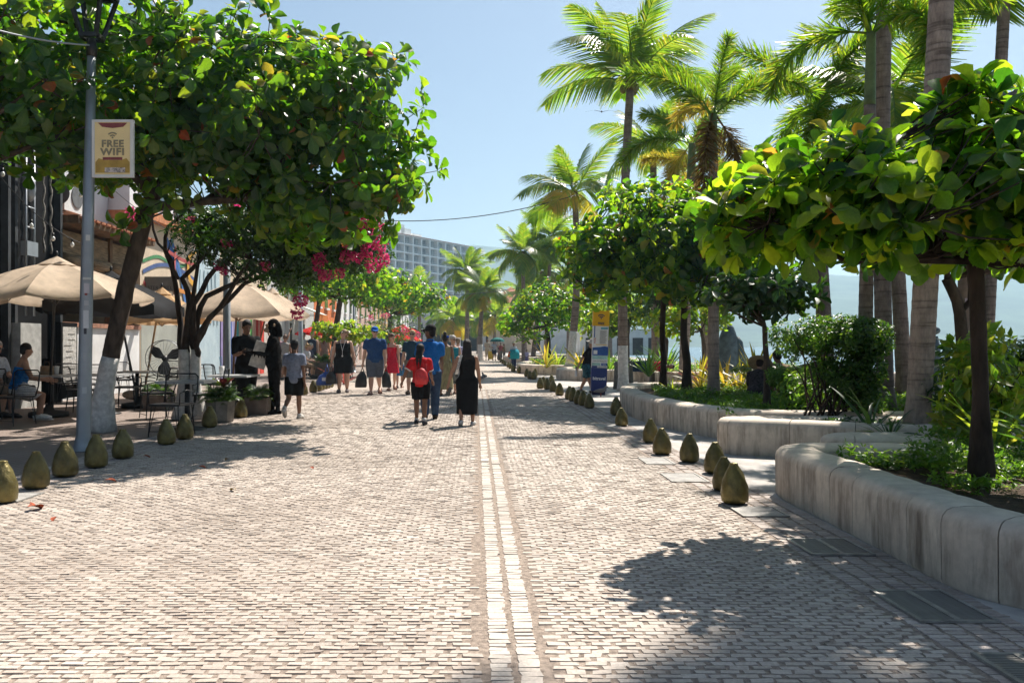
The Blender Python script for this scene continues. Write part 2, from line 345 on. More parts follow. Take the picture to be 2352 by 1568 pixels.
# drain grates and lids in the border (real frames with bars)
STEEL = mat('drain_steel', (.34, .33, .31), .45, .25, 9, .2, .5, .5)
LID = mat('lid_concrete', (.33, .315, .295), .8, .2, 6, .3)
PIT_SHADE = mat('drain_shadow', (.12, .11, .10), .95)
def grate(x0, x1, y0, y1, label):
    t = thing('drain_grate', label, 'drain grate', ((x0 + x1) / 2, (y0 + y1) / 2, 0.004), group='drain grates along the border')
    w, l = (x1 - x0) / 2, (y1 - y0) / 2
    MB().box((0, 0, .0005), (2 * w - .01, 2 * l - .01, .001)).build('painted_pit_shade', PIT_SHADE, t)  # flat dark plate; shade below the bars is painted in its colour
    f = MB()
    for s in (-1, 1): f.box((s * w, 0, .004), (.022, 2 * l + .022, .012)); f.box((0, s * l, .0035), (2 * w - .022, .022, .011))
    f.box((0, 0, .0045), (.03, 2 * l - .022, .012)); f.build('frame', STEEL, t)
    n = int(2 * l / .017); bm = MB().box((0, 0, 0), (w - .03, .008, .006)).mesh('bar', STEEL)
    for i in range(n):
        for s in (-1, 1):
            o = link('bar', bm, t); o.location = (s * w / 2, -l + (i + .5) * 2 * l / n, .004)
grate(2.11, 2.47, 3.92, 4.40, 'slotted steel drain grate beside the rounded near end of the planter')
grate(2.10, 2.48, 5.16, 5.56, 'slotted steel drain grate at the tip of the tree shadow, second from the front')
grate(2.11, 2.45, 3.20, 3.50, 'slotted steel drain grate cut by the lower right corner of the picture')
def lid(c, w, l, label):
    t = thing('utility_lid', label, 'utility lid', (c[0], c[1], 0.004), group='utility lids in the paving')
    f = MB()
    for s in (-1, 1): f.box((s * w / 2, 0, .002), (.02, l + .02, .008)); f.box((0, s * l / 2, .0015), (w - .02, .02, .007))
    f.build('frame', STEEL, t); MB().box((0, 0, .001), (w - .03, l - .03, .004)).build('cover', LID, t)
lid((2.22, 6.49), .34, .34, 'square grey utility lid in front of the nearest right bollard')
lid((2.05, 8.15), .34, .5, 'grey utility lid left of the bollard trio on the right')
lid((2.03, 9.3), .3, .5, 'grey utility lid between two right-hand bollards, beside the street border')
lid((-4.05, 7.1), .46, .42, 'grey utility lid at the foot of the front left bollards')
lid((2.12, 13.3), .34, .5, 'shaded grey utility lid beside the long curved planter')
# ------------------------------------------------------------------ sea, beach, hills
def sea_mat():
    m, t, out = new_mat('sea_water'); p = nn(t, 'ShaderNodeBsdfPrincipled'); p.inputs['Base Color'].default_value = (.05, .12, .16, 1); p.inputs['Roughness'].default_value = .22; p.inputs['Specular IOR Level'].default_value = .9
    n1 = noise_tex(t, .35, 6, .7, stretch=(1, .35, 1)); b = nn(t, 'ShaderNodeBump'); b.inputs['Strength'].default_value = 1.0; b.inputs['Distance'].default_value = 1.2
    t.links.new(n1, b.inputs['Height']); t.links.new(b.outputs[0], p.inputs['Normal']); t.links.new(p.outputs[0], out.inputs[0]); return m
sea = sheet('sea', 15.0, 2560, -60, 1500, -2.6, sea_mat())
MB().box((15.15, 400, -1.35), (.3, 920, 2.75)).build('sea_wall', mat('sea_wall_stone', (.36, .34, .31), .9, .25, 2, .4))['kind'] = 'structure'
def hills():
    xs = np.linspace(-1150, 2500, 170); ys = np.linspace(960, 2200, 46); V = []
    for y in ys:
        for x in xs:
            t = (y - 960) / 1240.0; u = x / y * FPX + VU
            n = mnoise.fractal(Vector((x * .0016, y * .0016, 1.7)), 1.0, 2.1, 6); n2 = mnoise.fractal(Vector((x * .006, y * .006, 4.2)), .9, 2.2, 5)
            ridge = 150 + 50 * math.exp(-((u - 1060) / 260) ** 2) - 14 * math.exp(-((u - 2100) / 300) ** 2) + 8 * math.sin(u * .006)
            s = min(1, max(0, t / .58)); s = s * s * (3 - 2 * s); e = 1 - max(0, (t - .62) / .38) ** 2
            h = ridge * s * e * (1 + .14 * n) + 10 * n2 * s + 34 * math.exp(-((u - 1960) / 160) ** 2) * min(1, t / .15) * max(0, 1 - t / .4)
            V.append((x, y, -3 + max(h, 0 if t < .01 else .5)))
    nx = len(xs); F = [(j * nx + i, j * nx + i + 1, (j + 1) * nx + i + 1, (j + 1) * nx + i) for j in range(len(ys) - 1) for i in range(nx - 1)]
    me = bpy.data.meshes.new('hills'); me.from_pydata(V, [], F); me.materials.append(mat('forested_hills', (.055, .085, .05), .95, .35, .02)); me.polygons.foreach_set('use_smooth', [True] * len(F))
    o = link('hills', me); o['kind'] = 'structure'
hills()
# ------------------------------------------------------------------ haze over the whole bay
HAZE_D = 0.0005
m, t, out = new_mat('haze_air'); pv = nn(t, 'ShaderNodeVolumePrincipled'); pv.inputs['Color'].default_value = (.54, .81, 1.0, 1); pv.inputs['Density'].default_value = HAZE_D; pv.inputs['Anisotropy'].default_value = .3
t.links.new(pv.outputs[0], out.inputs['Volume']); m.cycles.homogeneous_volume = True if hasattr(m.cycles, 'homogeneous_volume') else None
hz = MB().box((700, 1120, 104), (3800, 2400, 218)).build('haze', m); hz['kind'] = 'stuff'
# ------------------------------------------------------------------ planters: cast concrete benches, block by block
PLC = None
def planter_conc():
    m, t, out = new_mat('cast_concrete'); p = nn(t, 'ShaderNodeBsdfPrincipled'); p.inputs['Roughness'].default_value = .85; p.inputs['Specular IOR Level'].default_value = .25
    g = nn(t, 'ShaderNodeNewGeometry'); mp = nn(t, 'ShaderNodeMapping'); mp.inputs['Scale'].default_value = (5, 5, .9); t.links.new(g.outputs['Position'], mp.inputs[0])
    st = nn(t, 'ShaderNodeTexNoise'); st.inputs['Scale'].default_value = 1.6; st.inputs['Detail'].default_value = 7; st.inputs['Roughness'].default_value = .65; t.links.new(mp.outputs[0], st.inputs[0])
    n2 = nn(t, 'ShaderNodeTexNoise'); n2.inputs['Scale'].default_value = 9; n2.inputs['Detail'].default_value = 8; n2.inputs['Roughness'].default_value = .7; t.links.new(g.outputs['Position'], n2.inputs[0])
    # dark run-off stains on the upright faces
    sx = nn(t, 'ShaderNodeSeparateXYZ'); t.links.new(g.outputs['Normal'], sx.inputs[0]); ab = nn(t, 'ShaderNodeMath', operation='ABSOLUTE'); t.links.new(sx.outputs[2], ab.inputs[0])
    up = ramp(t, ab.outputs[0], [(.1, (1, 1, 1)), (.75, (0, 0, 0))]); stn = ramp(t, st.outputs[0], [(.44, (0, 0, 0)), (.70, (1, 1, 1))])
    fac = mixc(t, 1.0, up, stn, 'MULTIPLY')
    i = island(t); base = ramp(t, i, [(0, (.57, .49, .405)), (1, (.66, .58, .48))])
    c = mixc(t, .8, base, ramp(t, n2.outputs[0], [(.3, (.74, .73, .72)), (.7, (1.12, 1.12, 1.12))]), 'MULTIPLY')
    c = mixc(t, fac, c, (.20, .16, .125)); t.links.new(c, p.inputs['Base Color'])
    bu = nn(t, 'ShaderNodeBump'); bu.inputs['Strength'].default_value = .35; bu.inputs['Distance'].default_value = .01; t.links.new(n2.outputs[0], bu.inputs['Height']); t.links.new(bu.outputs[0], p.inputs['Normal'])
    t.links.new(p.outputs[0], out.inputs[0]); return m
PLC = planter_conc()
def smooth_path(pts, step=.06):
    P = [Vector((p[0], p[1], 0)) for p in pts]; out = []
    for i in range(len(P) - 1):
        a, b, c, d = P[max(i - 1, 0)], P[i], P[i + 1], P[min(i + 2, len(P) - 1)]; n = max(2, int((c - b).length / step))
        for k in range(n):
            s = k / n; out.append(.5 * ((2 * b) + (c - a) * s + (2 * a - 5 * b + 4 * c - d) * s * s + (3 * b - a - 3 * c + d) * s ** 3))
    out.append(P[-1]); return out
def planter(label, outer, block=.58, wd=.37, ht=.42, soil=None, gap=.007, step=.06):
    """outer: outline walked so that the soil lies on the left"""
    path = smooth_path(outer, step); c = Vector(outer[len(outer) // 2]).to_2d() if False else Vector((outer[len(outer) // 2][0], outer[len(outer) // 2][1], 0))
    t = thing('planter', label, 'planter', c, group='concrete bench planters along the sea side')
    nrm = []
    for i in range(len(path)):
        d = (path[min(i + 1, len(path) - 1)] - path[max(i - 1, 0)]).normalized(); nrm.append(Vector((-d.y, d.x, 0)))
    prof = [(0.012, -.01), (0.0, .02), (-.004, ht - .085), (.006, ht - .045), (.03, ht - .015), (.065, ht), (wd * .5, ht + .006), (wd - .06, ht), (wd - .025, ht - .015), (wd - .005, ht - .05), (wd, ht - .16)]
    L = [0]
    for i in range(1, len(path)): L.append(L[-1] + (path[i] - path[i - 1]).length)
    nb = max(2, round(L[-1] / block)); bl = L[-1] / nb; L = np.array(L); PX = np.array([[p.x, p.y] for p in path]); NX = np.array([[p.x, p.y] for p in nrm])
    for b in range(nb):
        s = np.linspace(b * bl + gap / 2, (b + 1) * bl - gap / 2, max(3, int(bl / .09)))
        x = np.interp(s, L, PX[:, 0]); y = np.interp(s, L, PX[:, 1]); nx = np.interp(s, L, NX[:, 0]); ny = np.interp(s, L, NX[:, 1])
        mb = MB(); vs = []; k = len(prof); dz = random.uniform(-.004, .004)
        for i in range(len(s)):
            e = .004 if i in (0, len(s) - 1) else 0
            for (o, z) in prof: vs.append((x[i] + nx[i] * (o + (e if o < wd / 2 else -e)), y[i] + ny[i] * (o + (e if o < wd / 2 else -e)), z + dz - (e if z > .1 else 0)))
        fs = [(i * k + j, i * k + j + 1, (i + 1) * k + j + 1, (i + 1) * k + j) for i in range(len(s) - 1) for j in range(k - 1)]
        mb.add(vs, fs); mb.add(vs[:k], [tuple(range(k))]); mb.add(vs[-k:], [tuple(range(k - 1, -1, -1))]); o = mb.build('concrete_block', PLC, t, True, True)
        for q in (-1, -2): o.data.polygons[q].use_smooth = False
    inner = [p + n * (wd - .02) for p, n in zip(path, nrm)][::3]
    if soil is not False:
        pts = [(p.x, p.y, .30) for p in inner] + [(q[0], q[1], .30) for q in (soil or [])]
        MB().add(pts, [tuple(range(len(pts)))]).build('soil', SOIL, t, False, True)
    return t
planter('near concrete bench planter running out of the right edge of the picture', [(6.5, 6.95), (4.6, 7.4), (3.5, 7.62), (3.0, 7.6), (2.70, 7.42), (2.60, 7.0), (2.60, 6.2), (2.585, 5.2), (2.57, 4.55), (2.66, 4.2), (2.95, 3.98), (3.6, 3.85), (5.2, 3.8)], .385, soil=[(6.6, 4.0), (6.6, 6.7)])
planter('low bench planter tucked in behind the near planter, half hidden by ground cover', [(5.6, 8.75), (4.4, 8.75), (3.80, 8.66), (3.52, 8.48), (3.55, 8.25), (3.9, 8.08), (4.8, 7.95), (5.8, 7.9)], .55, soil=[], ht=.40)
planter('stub-nosed concrete planter with one wide joint, second from the front', [(7.5, 10.25), (5.0, 10.36), (3.5, 10.42), (3.08, 10.32), (2.95, 10.08), (3.10, 9.82), (3.6, 9.62), (4.3, 9.2), (5.2, 8.95), (7.0, 8.9)], .72, soil=[])
planter('long curved concrete planter sweeping round the clump of palm trunks', [(9.2, 18.6), (6, 19.2), (4.6, 19.5), (3.8, 19.3), (3.3, 18.6), (3.0, 17.2), (2.85, 15.8), (2.82, 14.5), (2.93, 13.2), (3.16, 12.1), (3.55, 11.35), (4.2, 10.95), (6, 10.75), (9.2, 10.6)], .8, soil=[])
planter('sunlit concrete planter behind the information totem', [(10, 33), (5, 32.6), (3.6, 32.2), (3.05, 31.2), (3.05, 30.2), (3.5, 29.4), (5, 28.8), (10, 28.4)], 1.1, soil=[], step=.2)
planter('concrete planter round the leaning whitewashed palm', [(8, 45), (4, 44.4), (2.6, 43), (2.0, 40), (1.95, 37.6), (2.3, 36), (3.2, 34.8), (8, 34.0)], 1.4, soil=[], step=.2)
planter('farthest concrete planter beside the last right-hand bollards', [(8, 70), (3.5, 69), (2.3, 65), (2.0, 60), (2.6, 57), (8, 55)], 1.6, soil=[], step=.3)
planter('concrete planter on the sea side with a man asleep on its rim', [(14, 33), (9, 33.5), (6.6, 32.8), (6.2, 31), (5.9, 27.6), (6.4, 26.6), (9, 26.0), (14, 25.8)], 1.2, soil=[], step=.2)
# ================================================================== VEGETATION
def leaf_template(w, cols, fold=.18, droop=.12):
    """leaf along +x, length 1; rows at given t with half widths; returns verts, quads"""
    V = []; F = []
    for (t, hw) in cols:
        z = -droop * t * t
        V += [(t, -hw * w, z + fold * hw * w * 2), (t, 0, z), (t, hw * w, z + fold * hw * w * 2)]
    for i in range(len(cols) - 1):
        a = i * 3; F += [(a, a + 3, a + 4, a + 1), (a + 1, a + 4, a + 5, a + 2)]
    return np.array(V, dtype=float), np.array(F)
OBOV = leaf_template(.27, [(0, .06), (.12, .12), (.4, .62), (.68, 1.0), (.88, .82), (1.0, .25)])
OBOV_C = leaf_template(.31, [(0, .06), (.24, .32), (.56, .95), (.84, .95), (1.0, .28)], .22, .22)   # cupped
OBOV_W = leaf_template(.29, [(0, .06), (.14, .14), (.4, .60), (.66, 1.0), (.86, .86), (1.0, .3)], .38, .30)     # folded, wavy edge
OBOV_W[0][:, 2] += .035 * np.sin(OBOV_W[0][:, 0] * 11) * np.sign(OBOV_W[0][:, 1]) + .05 * OBOV_W[0][:, 1]
OBOV_L = leaf_template(.31, [(0, .08), (.62, 1.0), (1.0, .3)])
OVAL = leaf_template(.24, [(0, .08), (.45, 1.0), (1.0, .05)])
LANCE = leaf_template(.11, [(0, .25), (.3, 1.0), (.7, .75), (1.0, .05)], .3, .35)
def frames(d, up):
    """orthonormal frames with x along d and z near up; arrays (n,3)"""
    d = d / np.linalg.norm(d, axis=1, keepdims=True); y = np.cross(up, d); l = np.linalg.norm(y, axis=1, keepdims=True); y = np.where(l < 1e-4, np.array([[0, 1., 0]]), y / np.maximum(l, 1e-4))
    z = np.cross(d, y); return np.stack([d, y, z], 2)
def rosettes(P, A, n, size, rng, el=(-25, 55), droop=.18, sj=(.45, 1.2)):
    """n leaves round each twig end P with axis A -> matrices, offsets"""
    r = len(P); A = A / np.linalg.norm(A, axis=1, keepdims=True); e1 = np.cross(A, np.tile([.37, .61, .7], (r, 1))); e1 /= np.linalg.norm(e1, axis=1, keepdims=True); e2 = np.cross(A, e1)
    ph = (np.arange(n)[None] * 2.39996 + rng.uniform(0, 6.28, (r, 1)) + rng.normal(0, .3, (r, n))); E = np.radians(rng.uniform(el[0], el[1], (r, n)))
    D = np.cos(E)[..., None] * (np.cos(ph)[..., None] * e1[:, None] + np.sin(ph)[..., None] * e2[:, None]) + np.sin(E)[..., None] * A[:, None]
    D[..., 2] -= droop * rng.uniform(.2, 1.6, (r, n)); D = D.reshape(-1, 3)
    up = np.repeat(A, n, 0) + rng.normal(0, .35, (r * n, 3)); M = frames(D, up); s = size * rng.uniform(sj[0], sj[1], (r * n, 1, 1))
    T = np.repeat(P, n, 0) + M[:, :, 0] * (.12 * size) + rng.normal(0, .02, (r * n, 3)) * size * 3
    return M * s, T
def in_blobs(blobs, n, rng, shell=.45, zmin=None, zmax=None):
    """points biased to the outside of overlapping ellipsoids; also outward directions"""
    w = np.array([b[3] * b[4] * b[5] for b in blobs]) ** .8; w /= w.sum(); P = []; A = []
    while len(P) < n:
        b = blobs[rng.choice(len(blobs), p=w)]; d = rng.normal(0, 1, 3); d /= np.linalg.norm(d); r = (rng.uniform(0, 1) ** shell)
        r *= 1 + .22 * mnoise.noise(Vector((d[0] * 2.3 + b[0], d[1] * 2.3 + b[1], d[2] * 2.3 + b[2])))
        p = np.array([b[0] + d[0] * b[3] * r, b[1] + d[1] * b[4] * r, b[2] + d[2] * b[5] * r])
        if zmin is not None and p[2] < zmin + .06 * rng.normal(): continue
        if mnoise.noise(Vector(p * 1.15) + Vector((9, 3, 1))) < -.30 and rng.uniform() < .75: continue
        P.append(p); A.append(d + np.array([0, 0, .35]))
    return np.array(P), np.array(A)
def limb(mb, pts, r0, r1, n=7, wob=.05):
    P = [Vector(p) for p in pts]; out = []
    for i in range(len(P) - 1):
        k = max(2, int((P[i + 1] - P[i]).length / .35))
        for j in range(k): out.append(P[i].lerp(P[i + 1], j / k))
    out.append(P[-1]); m = len(out)
    for i in range(1, m - 1): out[i] = out[i] + Vector((mnoise.noise(out[i] * 1.9), mnoise.noise(out[i] * 1.9 + Vector((7, 0, 0))), .3 * mnoise.noise(out[i] * 1.7))) * wob
    mb.tube(out, [r0 + (r1 - r0) * (i / (m - 1)) * (1 + .12 * mnoise.noise(out[i] * 3)) for i in range(m)], n)
    return out
def knobbly(mb, pts, rad, n=12, amp=.10, flare=0.0):
    """trunk with an uneven round section"""
    pts = [Vector(p) for p in pts]; P = []; Rr = []
    for i in range(len(pts) - 1):
        k = max(2, int((pts[i + 1] - pts[i]).length / .12))
        for j in range(k): s = j / k; P.append(pts[i].lerp(pts[i + 1], s)); Rr.append(rad[i] + (rad[i + 1] - rad[i]) * s)
    P.append(pts[-1]); Rr.append(rad[-1]); b0 = len(mb.v); mb.tube(P, Rr, n)
    for i, p in enumerate(P):
        for j in range(n):
            q = Vector(mb.v[b0 + i * n + j]); d = q - p; k = 1 + amp * mnoise.noise(q * 5.0) + amp * .6 * mnoise.noise(q * 13)
            if flare and i < 4: k *= 1 + flare * (1 - i / 4) * (1 + .5 * math.sin(j * 2.6))
            mb.v[b0 + i * n + j] = tuple(p + d * k)
    return P
def almond(name, label, base, trunk, rad, blobs, nros, leaf=.2, n_single=0, white=0.0, lmat=None, nlimb=12, per=8, zmin=None, seed=1, tmpl=None, dens_twig=1.0, group=None, bark=None, fork=None, el=(-25, 55), white_top=None, cat='tree', shell=.45, droop=.18, limbs=None, up=0.0):
    rng = np.random.default_rng(seed); random.seed(seed); base = Vector(base); t = thing(name, label, cat, base, group=group)
    bark = bark or BARK; lmat = lmat or L_ALM; tp = [Vector(p) for p in trunk]
    if white > 0:                                        # whitewashed foot of the trunk
        k = 0; cut = base.z + white; a = None
        for i in range(len(tp) - 1):
            if tp[i].z <= cut < tp[i + 1].z: a = i; break
        s = (cut - tp[a].z) / (tp[a + 1].z - tp[a].z); pc = tp[a].lerp(tp[a + 1], s); rc = rad[a] + (rad[a + 1] - rad[a]) * s
        m1 = MB(); knobbly(m1, tp[:a + 1] + [pc], list(rad[:a + 1]) + [rc], flare=.35); m1.build('whitewashed_trunk', WASH, t, True, True)
        m2 = MB(); knobbly(m2, [pc] + tp[a + 1:], [rc * .985] + list(rad[a + 1:])); m2.build('trunk', bark, t, True, True)
    else:
        m2 = MB(); knobbly(m2, tp, rad, flare=.25); m2.build('trunk', bark, t, True, True)
    P, A = in_blobs(blobs, nros, rng, shell, zmin)
    top = Vector(fork) if fork is not None else tp[-1]
    nodes = [top]; lm = MB(); dist0 = np.linalg.norm(P - np.array(top), axis=1); far = P[np.argsort(-dist0)][:max(len(P) // 2, 20)]
    for pth, ra, rb in (limbs or []): nodes += limb(lm, pth, ra, rb, 8, .06)
    ends = list(far[rng.choice(len(far), min(nlimb * 2, len(far)), replace=False)]); nl_ = 0
    for e in ends:                                        # main limbs leave the fork, later ones branch off the nearest limb
        e = Vector(e)
        if nl_ < 5 and not limbs: a = top; ra = rad[-1] * rng.uniform(.45, .62)
        else:
            ds = [((q - e).length + .35 * max(0, q.z - e.z)) for q in nodes]; a = nodes[int(np.argmin(ds))]; ra = rad[-1] * .20 * (.6 + min(1.0, (a - e).length))
        L_ = (e - a).length
        if L_ < .12: continue
        mid = a.lerp(e, .5) + Vector((rng.normal(0, .10), rng.normal(0, .10), -.12 * rng.uniform(-.3, 1))) * L_; nodes += limb(lm, [a, mid, a.lerp(e, .94)], ra, .010, 6, .10); nl_ += 1
    N = np.array([list(q) for q in nodes])
    for q in P[::max(1, int(1 / dens_twig))]:
        a = N[np.argmin(((N - q) ** 2).sum(1))]; a = Vector(a); b = Vector(q); mid = a.lerp(b, .5) + Vector((0, 0, -.04))
        lm.tube([a, mid, b], [.011, .008, .005], 3, False)
    lm.build('branches', bark, t, True, True)
    A = A + np.array([0, 0, up]); M, T = rosettes(P, A, per, leaf, rng, el, droop)
    if zmin is not None: k = T[:, 2] > zmin - leaf * .9; M, T = M[k], T[k]
    off = np.array(base); dist = np.linalg.norm(T - np.array([0, 0, EYE]), axis=1); order = np.argsort(dist)
    if n_single:                                          # leaves nearest the viewer are pieces of their own
        sizes = np.linalg.norm(M[:, :, 0], axis=1) / dist; uu = T[:, 0] / np.maximum(T[:, 1], .1) * FPX + VU; vis = (uu > -60) & (uu < 2420)
        order = np.argsort(np.where(vis, -sizes, 1)); single = order[:n_single]; rest = order[n_single:]
        var = [np_mesh('leaf', q[0], q[1], lmat, True) for q in (OBOV, OBOV_C, OBOV_W)]
        for me_, q in zip(var, (OBOV, OBOV_C, OBOV_W)): add_rib(me_, len(q[0]))
        for j, i in enumerate(single):
            o = link('leaf', var[j % 3], t); mm = Matrix([list(r) for r in M[i]]).to_4x4(); mm.translation = Vector(T[i] - off); o.matrix_basis = mm
    else: rest = order
    sets_ = [tmpl] if tmpl else [OBOV, OBOV_C, OBOV_W]; Vs, Fs, n0 = [], [], 0
    for q, (tv, tf) in enumerate(sets_):
        r_ = rest[q::len(sets_)]; V = (np.einsum('nij,kj->nki', M[r_], tv) + (T[r_] - off)[:, None, :]).reshape(-1, 3); Vs.append(V); Fs.append((tf[None] + (np.arange(len(r_)) * len(tv))[:, None, None]).reshape(-1, 4) + n0); n0 += len(V)
    me = np_mesh('crown', np.concatenate(Vs), np.concatenate(Fs), lmat, True); add_rib(me, n0); c = link('crown', me, t); c['kind'] = 'stuff'
    return t
# ---------------------------------------------------------------- palms
def frond_mesh(name, L, droop, kind, mat_, rng, nl=46):
    """rachis along +x rising then arching down; coconut: flat blades; foxtail: blades all round"""
    pts = []; k = 14
    for i in range(k + 1):
        s = i / k; a = -droop * s * s; pts.append(None)
    x = z = 0.0; P = []; ang = 0.0
    for i in range(k + 1):
        s = i / k; P.append((x, 0.0, z)); ang = -droop * (s ** 1.5); x += L / k * math.cos(ang); z += L / k * math.sin(ang)
    P = np.array(P); mb = MB(); mb.tube(P, [(.022 - .018 * i / k) * (L / 2.2) for i in range(k + 1)], 5)
    vs = []; fs = []
    def at(s):
        f = s * k; i = min(int(f), k - 1); return P[i] + (P[i + 1] - P[i]) * (f - i), (P[i + 1] - P[i]) / np.linalg.norm(P[i + 1] - P[i])
    def blade(p, d, ln, w, dr, nrm):
        n = len(mb.v); d = d / np.linalg.norm(d); side = np.cross(d, nrm); side /= max(np.linalg.norm(side), 1e-6)
        m1 = p + d * ln * .5 + np.array([0, 0, -dr * ln * .15]); e = p + d * ln * .97 + np.array([0, 0, -dr * ln * .55])
        V = [p - side * w * .4, p + side * w * .4, m1 + side * w * .55, m1 - side * w * .55, e + side * w * .12, e - side * w * .12]
        mb.v.extend(tuple(q) for q in V); mb.f.extend([(n, n + 1, n + 2, n + 3), (n + 3, n + 2, n + 4, n + 5)])
    for i in range(nl):
        s = .14 + .86 * (i + rng.uniform(-.3, .3)) / nl; s = min(max(s, .1), .995); p, t = at(s); up = np.array([-t[2], 0, t[0]])
        prof = (math.sin(math.pi * min(1, (s * .92 + .10)) ** .8)) ** .6
        if kind == 'coconut':
            for sd_ in (-1, 1):
                ln = L * .33 * prof * rng.uniform(.85, 1.1); d = np.array([0, sd_, 0]) * 1.0 + t * (.45 + .5 * s) + up * rng.uniform(-.05, .22)
                blade(p, d, ln, .036 * L / 2.2, rng.uniform(.5, 1.0) + .7 * max(0, droop - .6), up)
        else:
            for q in range(8):
                w = 2 * math.pi * (q / 8 + rng.uniform(-.08, .08)) + i * .7; rad = np.array([0, math.cos(w), 0]) + up * math.sin(w)
                ln = L * .20 * (.6 + .4 * prof) * rng.uniform(.8, 1.15); blade(p, rad + t * rng.uniform(.5, .9), ln, .023 * L / 2.0, .25, t + rng.normal(0, .4, 3))
    return mb.mesh(name, mat_, False)
_r = np.random.default_rng(5)
COCO = [frond_mesh('frond', 1, d, 'coconut', L_PALM, _r, 66) for d in (.5, .9, 1.3, 1.75)]
COCOY = [frond_mesh('frond', 1, d, 'coconut', L_YEL, _r, 56) for d in (1.3, 1.8)]
FOXT = [frond_mesh('frond', 1, d, 'foxtail', L_FOX, _r, 60) for d in (.7, 1.1, 1.6, 2.0)]
FOXD = [frond_mesh('frond', 1, d, 'foxtail', L_DEAD, _r, 50) for d in (1.5,)]
FOXY = [frond_mesh('frond', 1, d, 'foxtail', L_YEL, _r, 54) for d in (.9, 1.4)]
def palm(label, base, top, r0, r1, nf, L, kind='coconut', white=0.0, yellow=0, dead=0, seed=1, shaft=0.0, bend=None, trunkm=None, elev=(-25, 78), group=None, az0=0.0, skip=None, coco=0, name='palm_tree', rings=True, dmax=4):
    rng = np.random.default_rng(seed); base = Vector(base); top = Vector(top); t = thing(name, label, 'palm tree', base, group=group)
    bend = Vector(bend) if bend else Vector((0, 0, 0)); H = (top - base).length; n = max(10, int(H / (.075 if rings and base.y < 16 else .14))); P = []; Rr = []
    for i in range(n + 1):
        s = i / n; P.append(base.lerp(top, s) + bend * (4 * s * (1 - s))); fl = .30 * max(0, 1 - s * H / .35)
        rg = .016 if i % 2 == 0 else -.008                        # leaf-scar rings stand proud
        Rr.append((r0 + (r1 - r0) * s ** .8) * (1 + fl) * (1 + (rg if rings else 0)))
    sh = int(n * (1 - shaft / H)) if shaft else n; w = 0; trunkm = trunkm or PTRUNK
    if white: w = max(1, int(n * white / H)); MB().tube(P[:w + 1], Rr[:w + 1], 14).build('whitewashed_trunk', WASH, t, True, True)
    MB().tube(P[w:sh + 1], [r * .995 for r in Rr[w:sh + 1]], 14).build('trunk', trunkm, t, True, True)
    if shaft: MB().tube(P[sh:], [r1 * (1.12 - .25 * i / max(1, n - sh)) for i in range(n - sh + 1)], 12).build('crownshaft', SHAFT, t, True, True)
    if kind == 'coconut':
        MB().ball(top - Vector((0, 0, .12)), (r1 * 1.5, r1 * 1.5, .26), 9, 6).build('fibre_sheath', L_DEAD, t, True, True)
    sets = {'coconut': COCO, 'foxtail': FOXT}[kind]
    for i in range(nf):
        az = az0 + i * 2.39996 + rng.normal(0, .12); f = (i + .5) / nf; el = elev[1] + (elev[0] - elev[1]) * f ** .85 + rng.normal(0, 5)
        if skip and skip(math.degrees(az) % 360, el): continue
        me = sets[min(len(sets) - 1, dmax - 1, int(f * len(sets)))]
        if i >= nf - dead: me = FOXD[0]; el = rng.uniform(-60, -35)
        elif i >= nf - dead - yellow: me = (COCOY if kind == 'coconut' else FOXY)[i % 2]
        o = link('frond', me, t); l = L * rng.uniform(.88, 1.1) * (.8 if el > 62 else 1.0)
        m = Matrix.Rotation(az, 4, 'Z') @ Matrix.Rotation(-R(el), 4, 'Y') @ Matrix.Rotation(rng.normal(0, .3), 4, 'X') @ Matrix.Diagonal((l, l, l, 1))
        m.translation = top - base + Vector((math.cos(az), math.sin(az), 0)) * r1 * .6 + Vector((0, 0, (-.05 if kind == 'coconut' else 0) * f)); o.matrix_basis = m
    for i in range(coco):
        a = i * 2.1 + seed; MB().ball(top + Vector((math.cos(a) * r1 * 2, math.sin(a) * r1 * 2, -.25)), (.10, .10, .13), 8, 6).build('coconut', mat('coconut_husk', (.16, .15, .05), .7), t, True, True)
    return t
# ---------------------------------------------------------------- shrubs and ground plants
def shrub(name, label, base, blobs, n, leaf, lmat, per=6, stems=7, tmpl=None, seed=3, group=None, zmin=None, cat='shrub', el=(-10, 60), shell=.4, flowers=None, stem_mat=None, foot=.10):
    rng = np.random.default_rng(seed); base = Vector(base); t = thing(name, label, cat, base, group=group); P, A = in_blobs(blobs, n, rng, shell, zmin)
    sm = MB(); N = P[rng.choice(len(P), min(stems, len(P)), replace=False)]
    for q in N:
        q = Vector(q); b = base + Vector((rng.normal(0, foot), rng.normal(0, foot), 0)); limb(sm, [b, b.lerp(q, .5) + Vector((0, 0, .15 * (q - b).length)), q], .016, .005, 5, .05)
    sm.build('stems', stem_mat or BARKD, t, True, True); M, T = rosettes(P, A, per, leaf, rng, el); tv, tf = tmpl if tmpl else OVAL
    o = link('foliage', scatter_mesh('foliage', tv, tf, M, T - np.array(base), lmat, True), t); o['kind'] = 'stuff'
    if flowers:
        for (c, rr, k) in flowers:
            flower_cluster(t, c, rr, k, rng, base)
    return t
BRACT = leaf_template(.42, [(0, .3), (.5, 1.0), (1.0, .15)], .5, -.2)
def flower_cluster(t, c, rr, k, rng, base):
    d = rng.normal(0, 1, (k, 3)); d /= np.linalg.norm(d, axis=1, keepdims=True); P = np.array(c) + d * (rng.uniform(0, 1, (k, 1)) ** .4) * np.array(rr); M, T = rosettes(P, d, 3, .045, rng, (20, 70), .0)
    link('flower_cluster', scatter_mesh('flower_cluster', BRACT[0], BRACT[1], M, T - np.array(base), L_PINK), t)
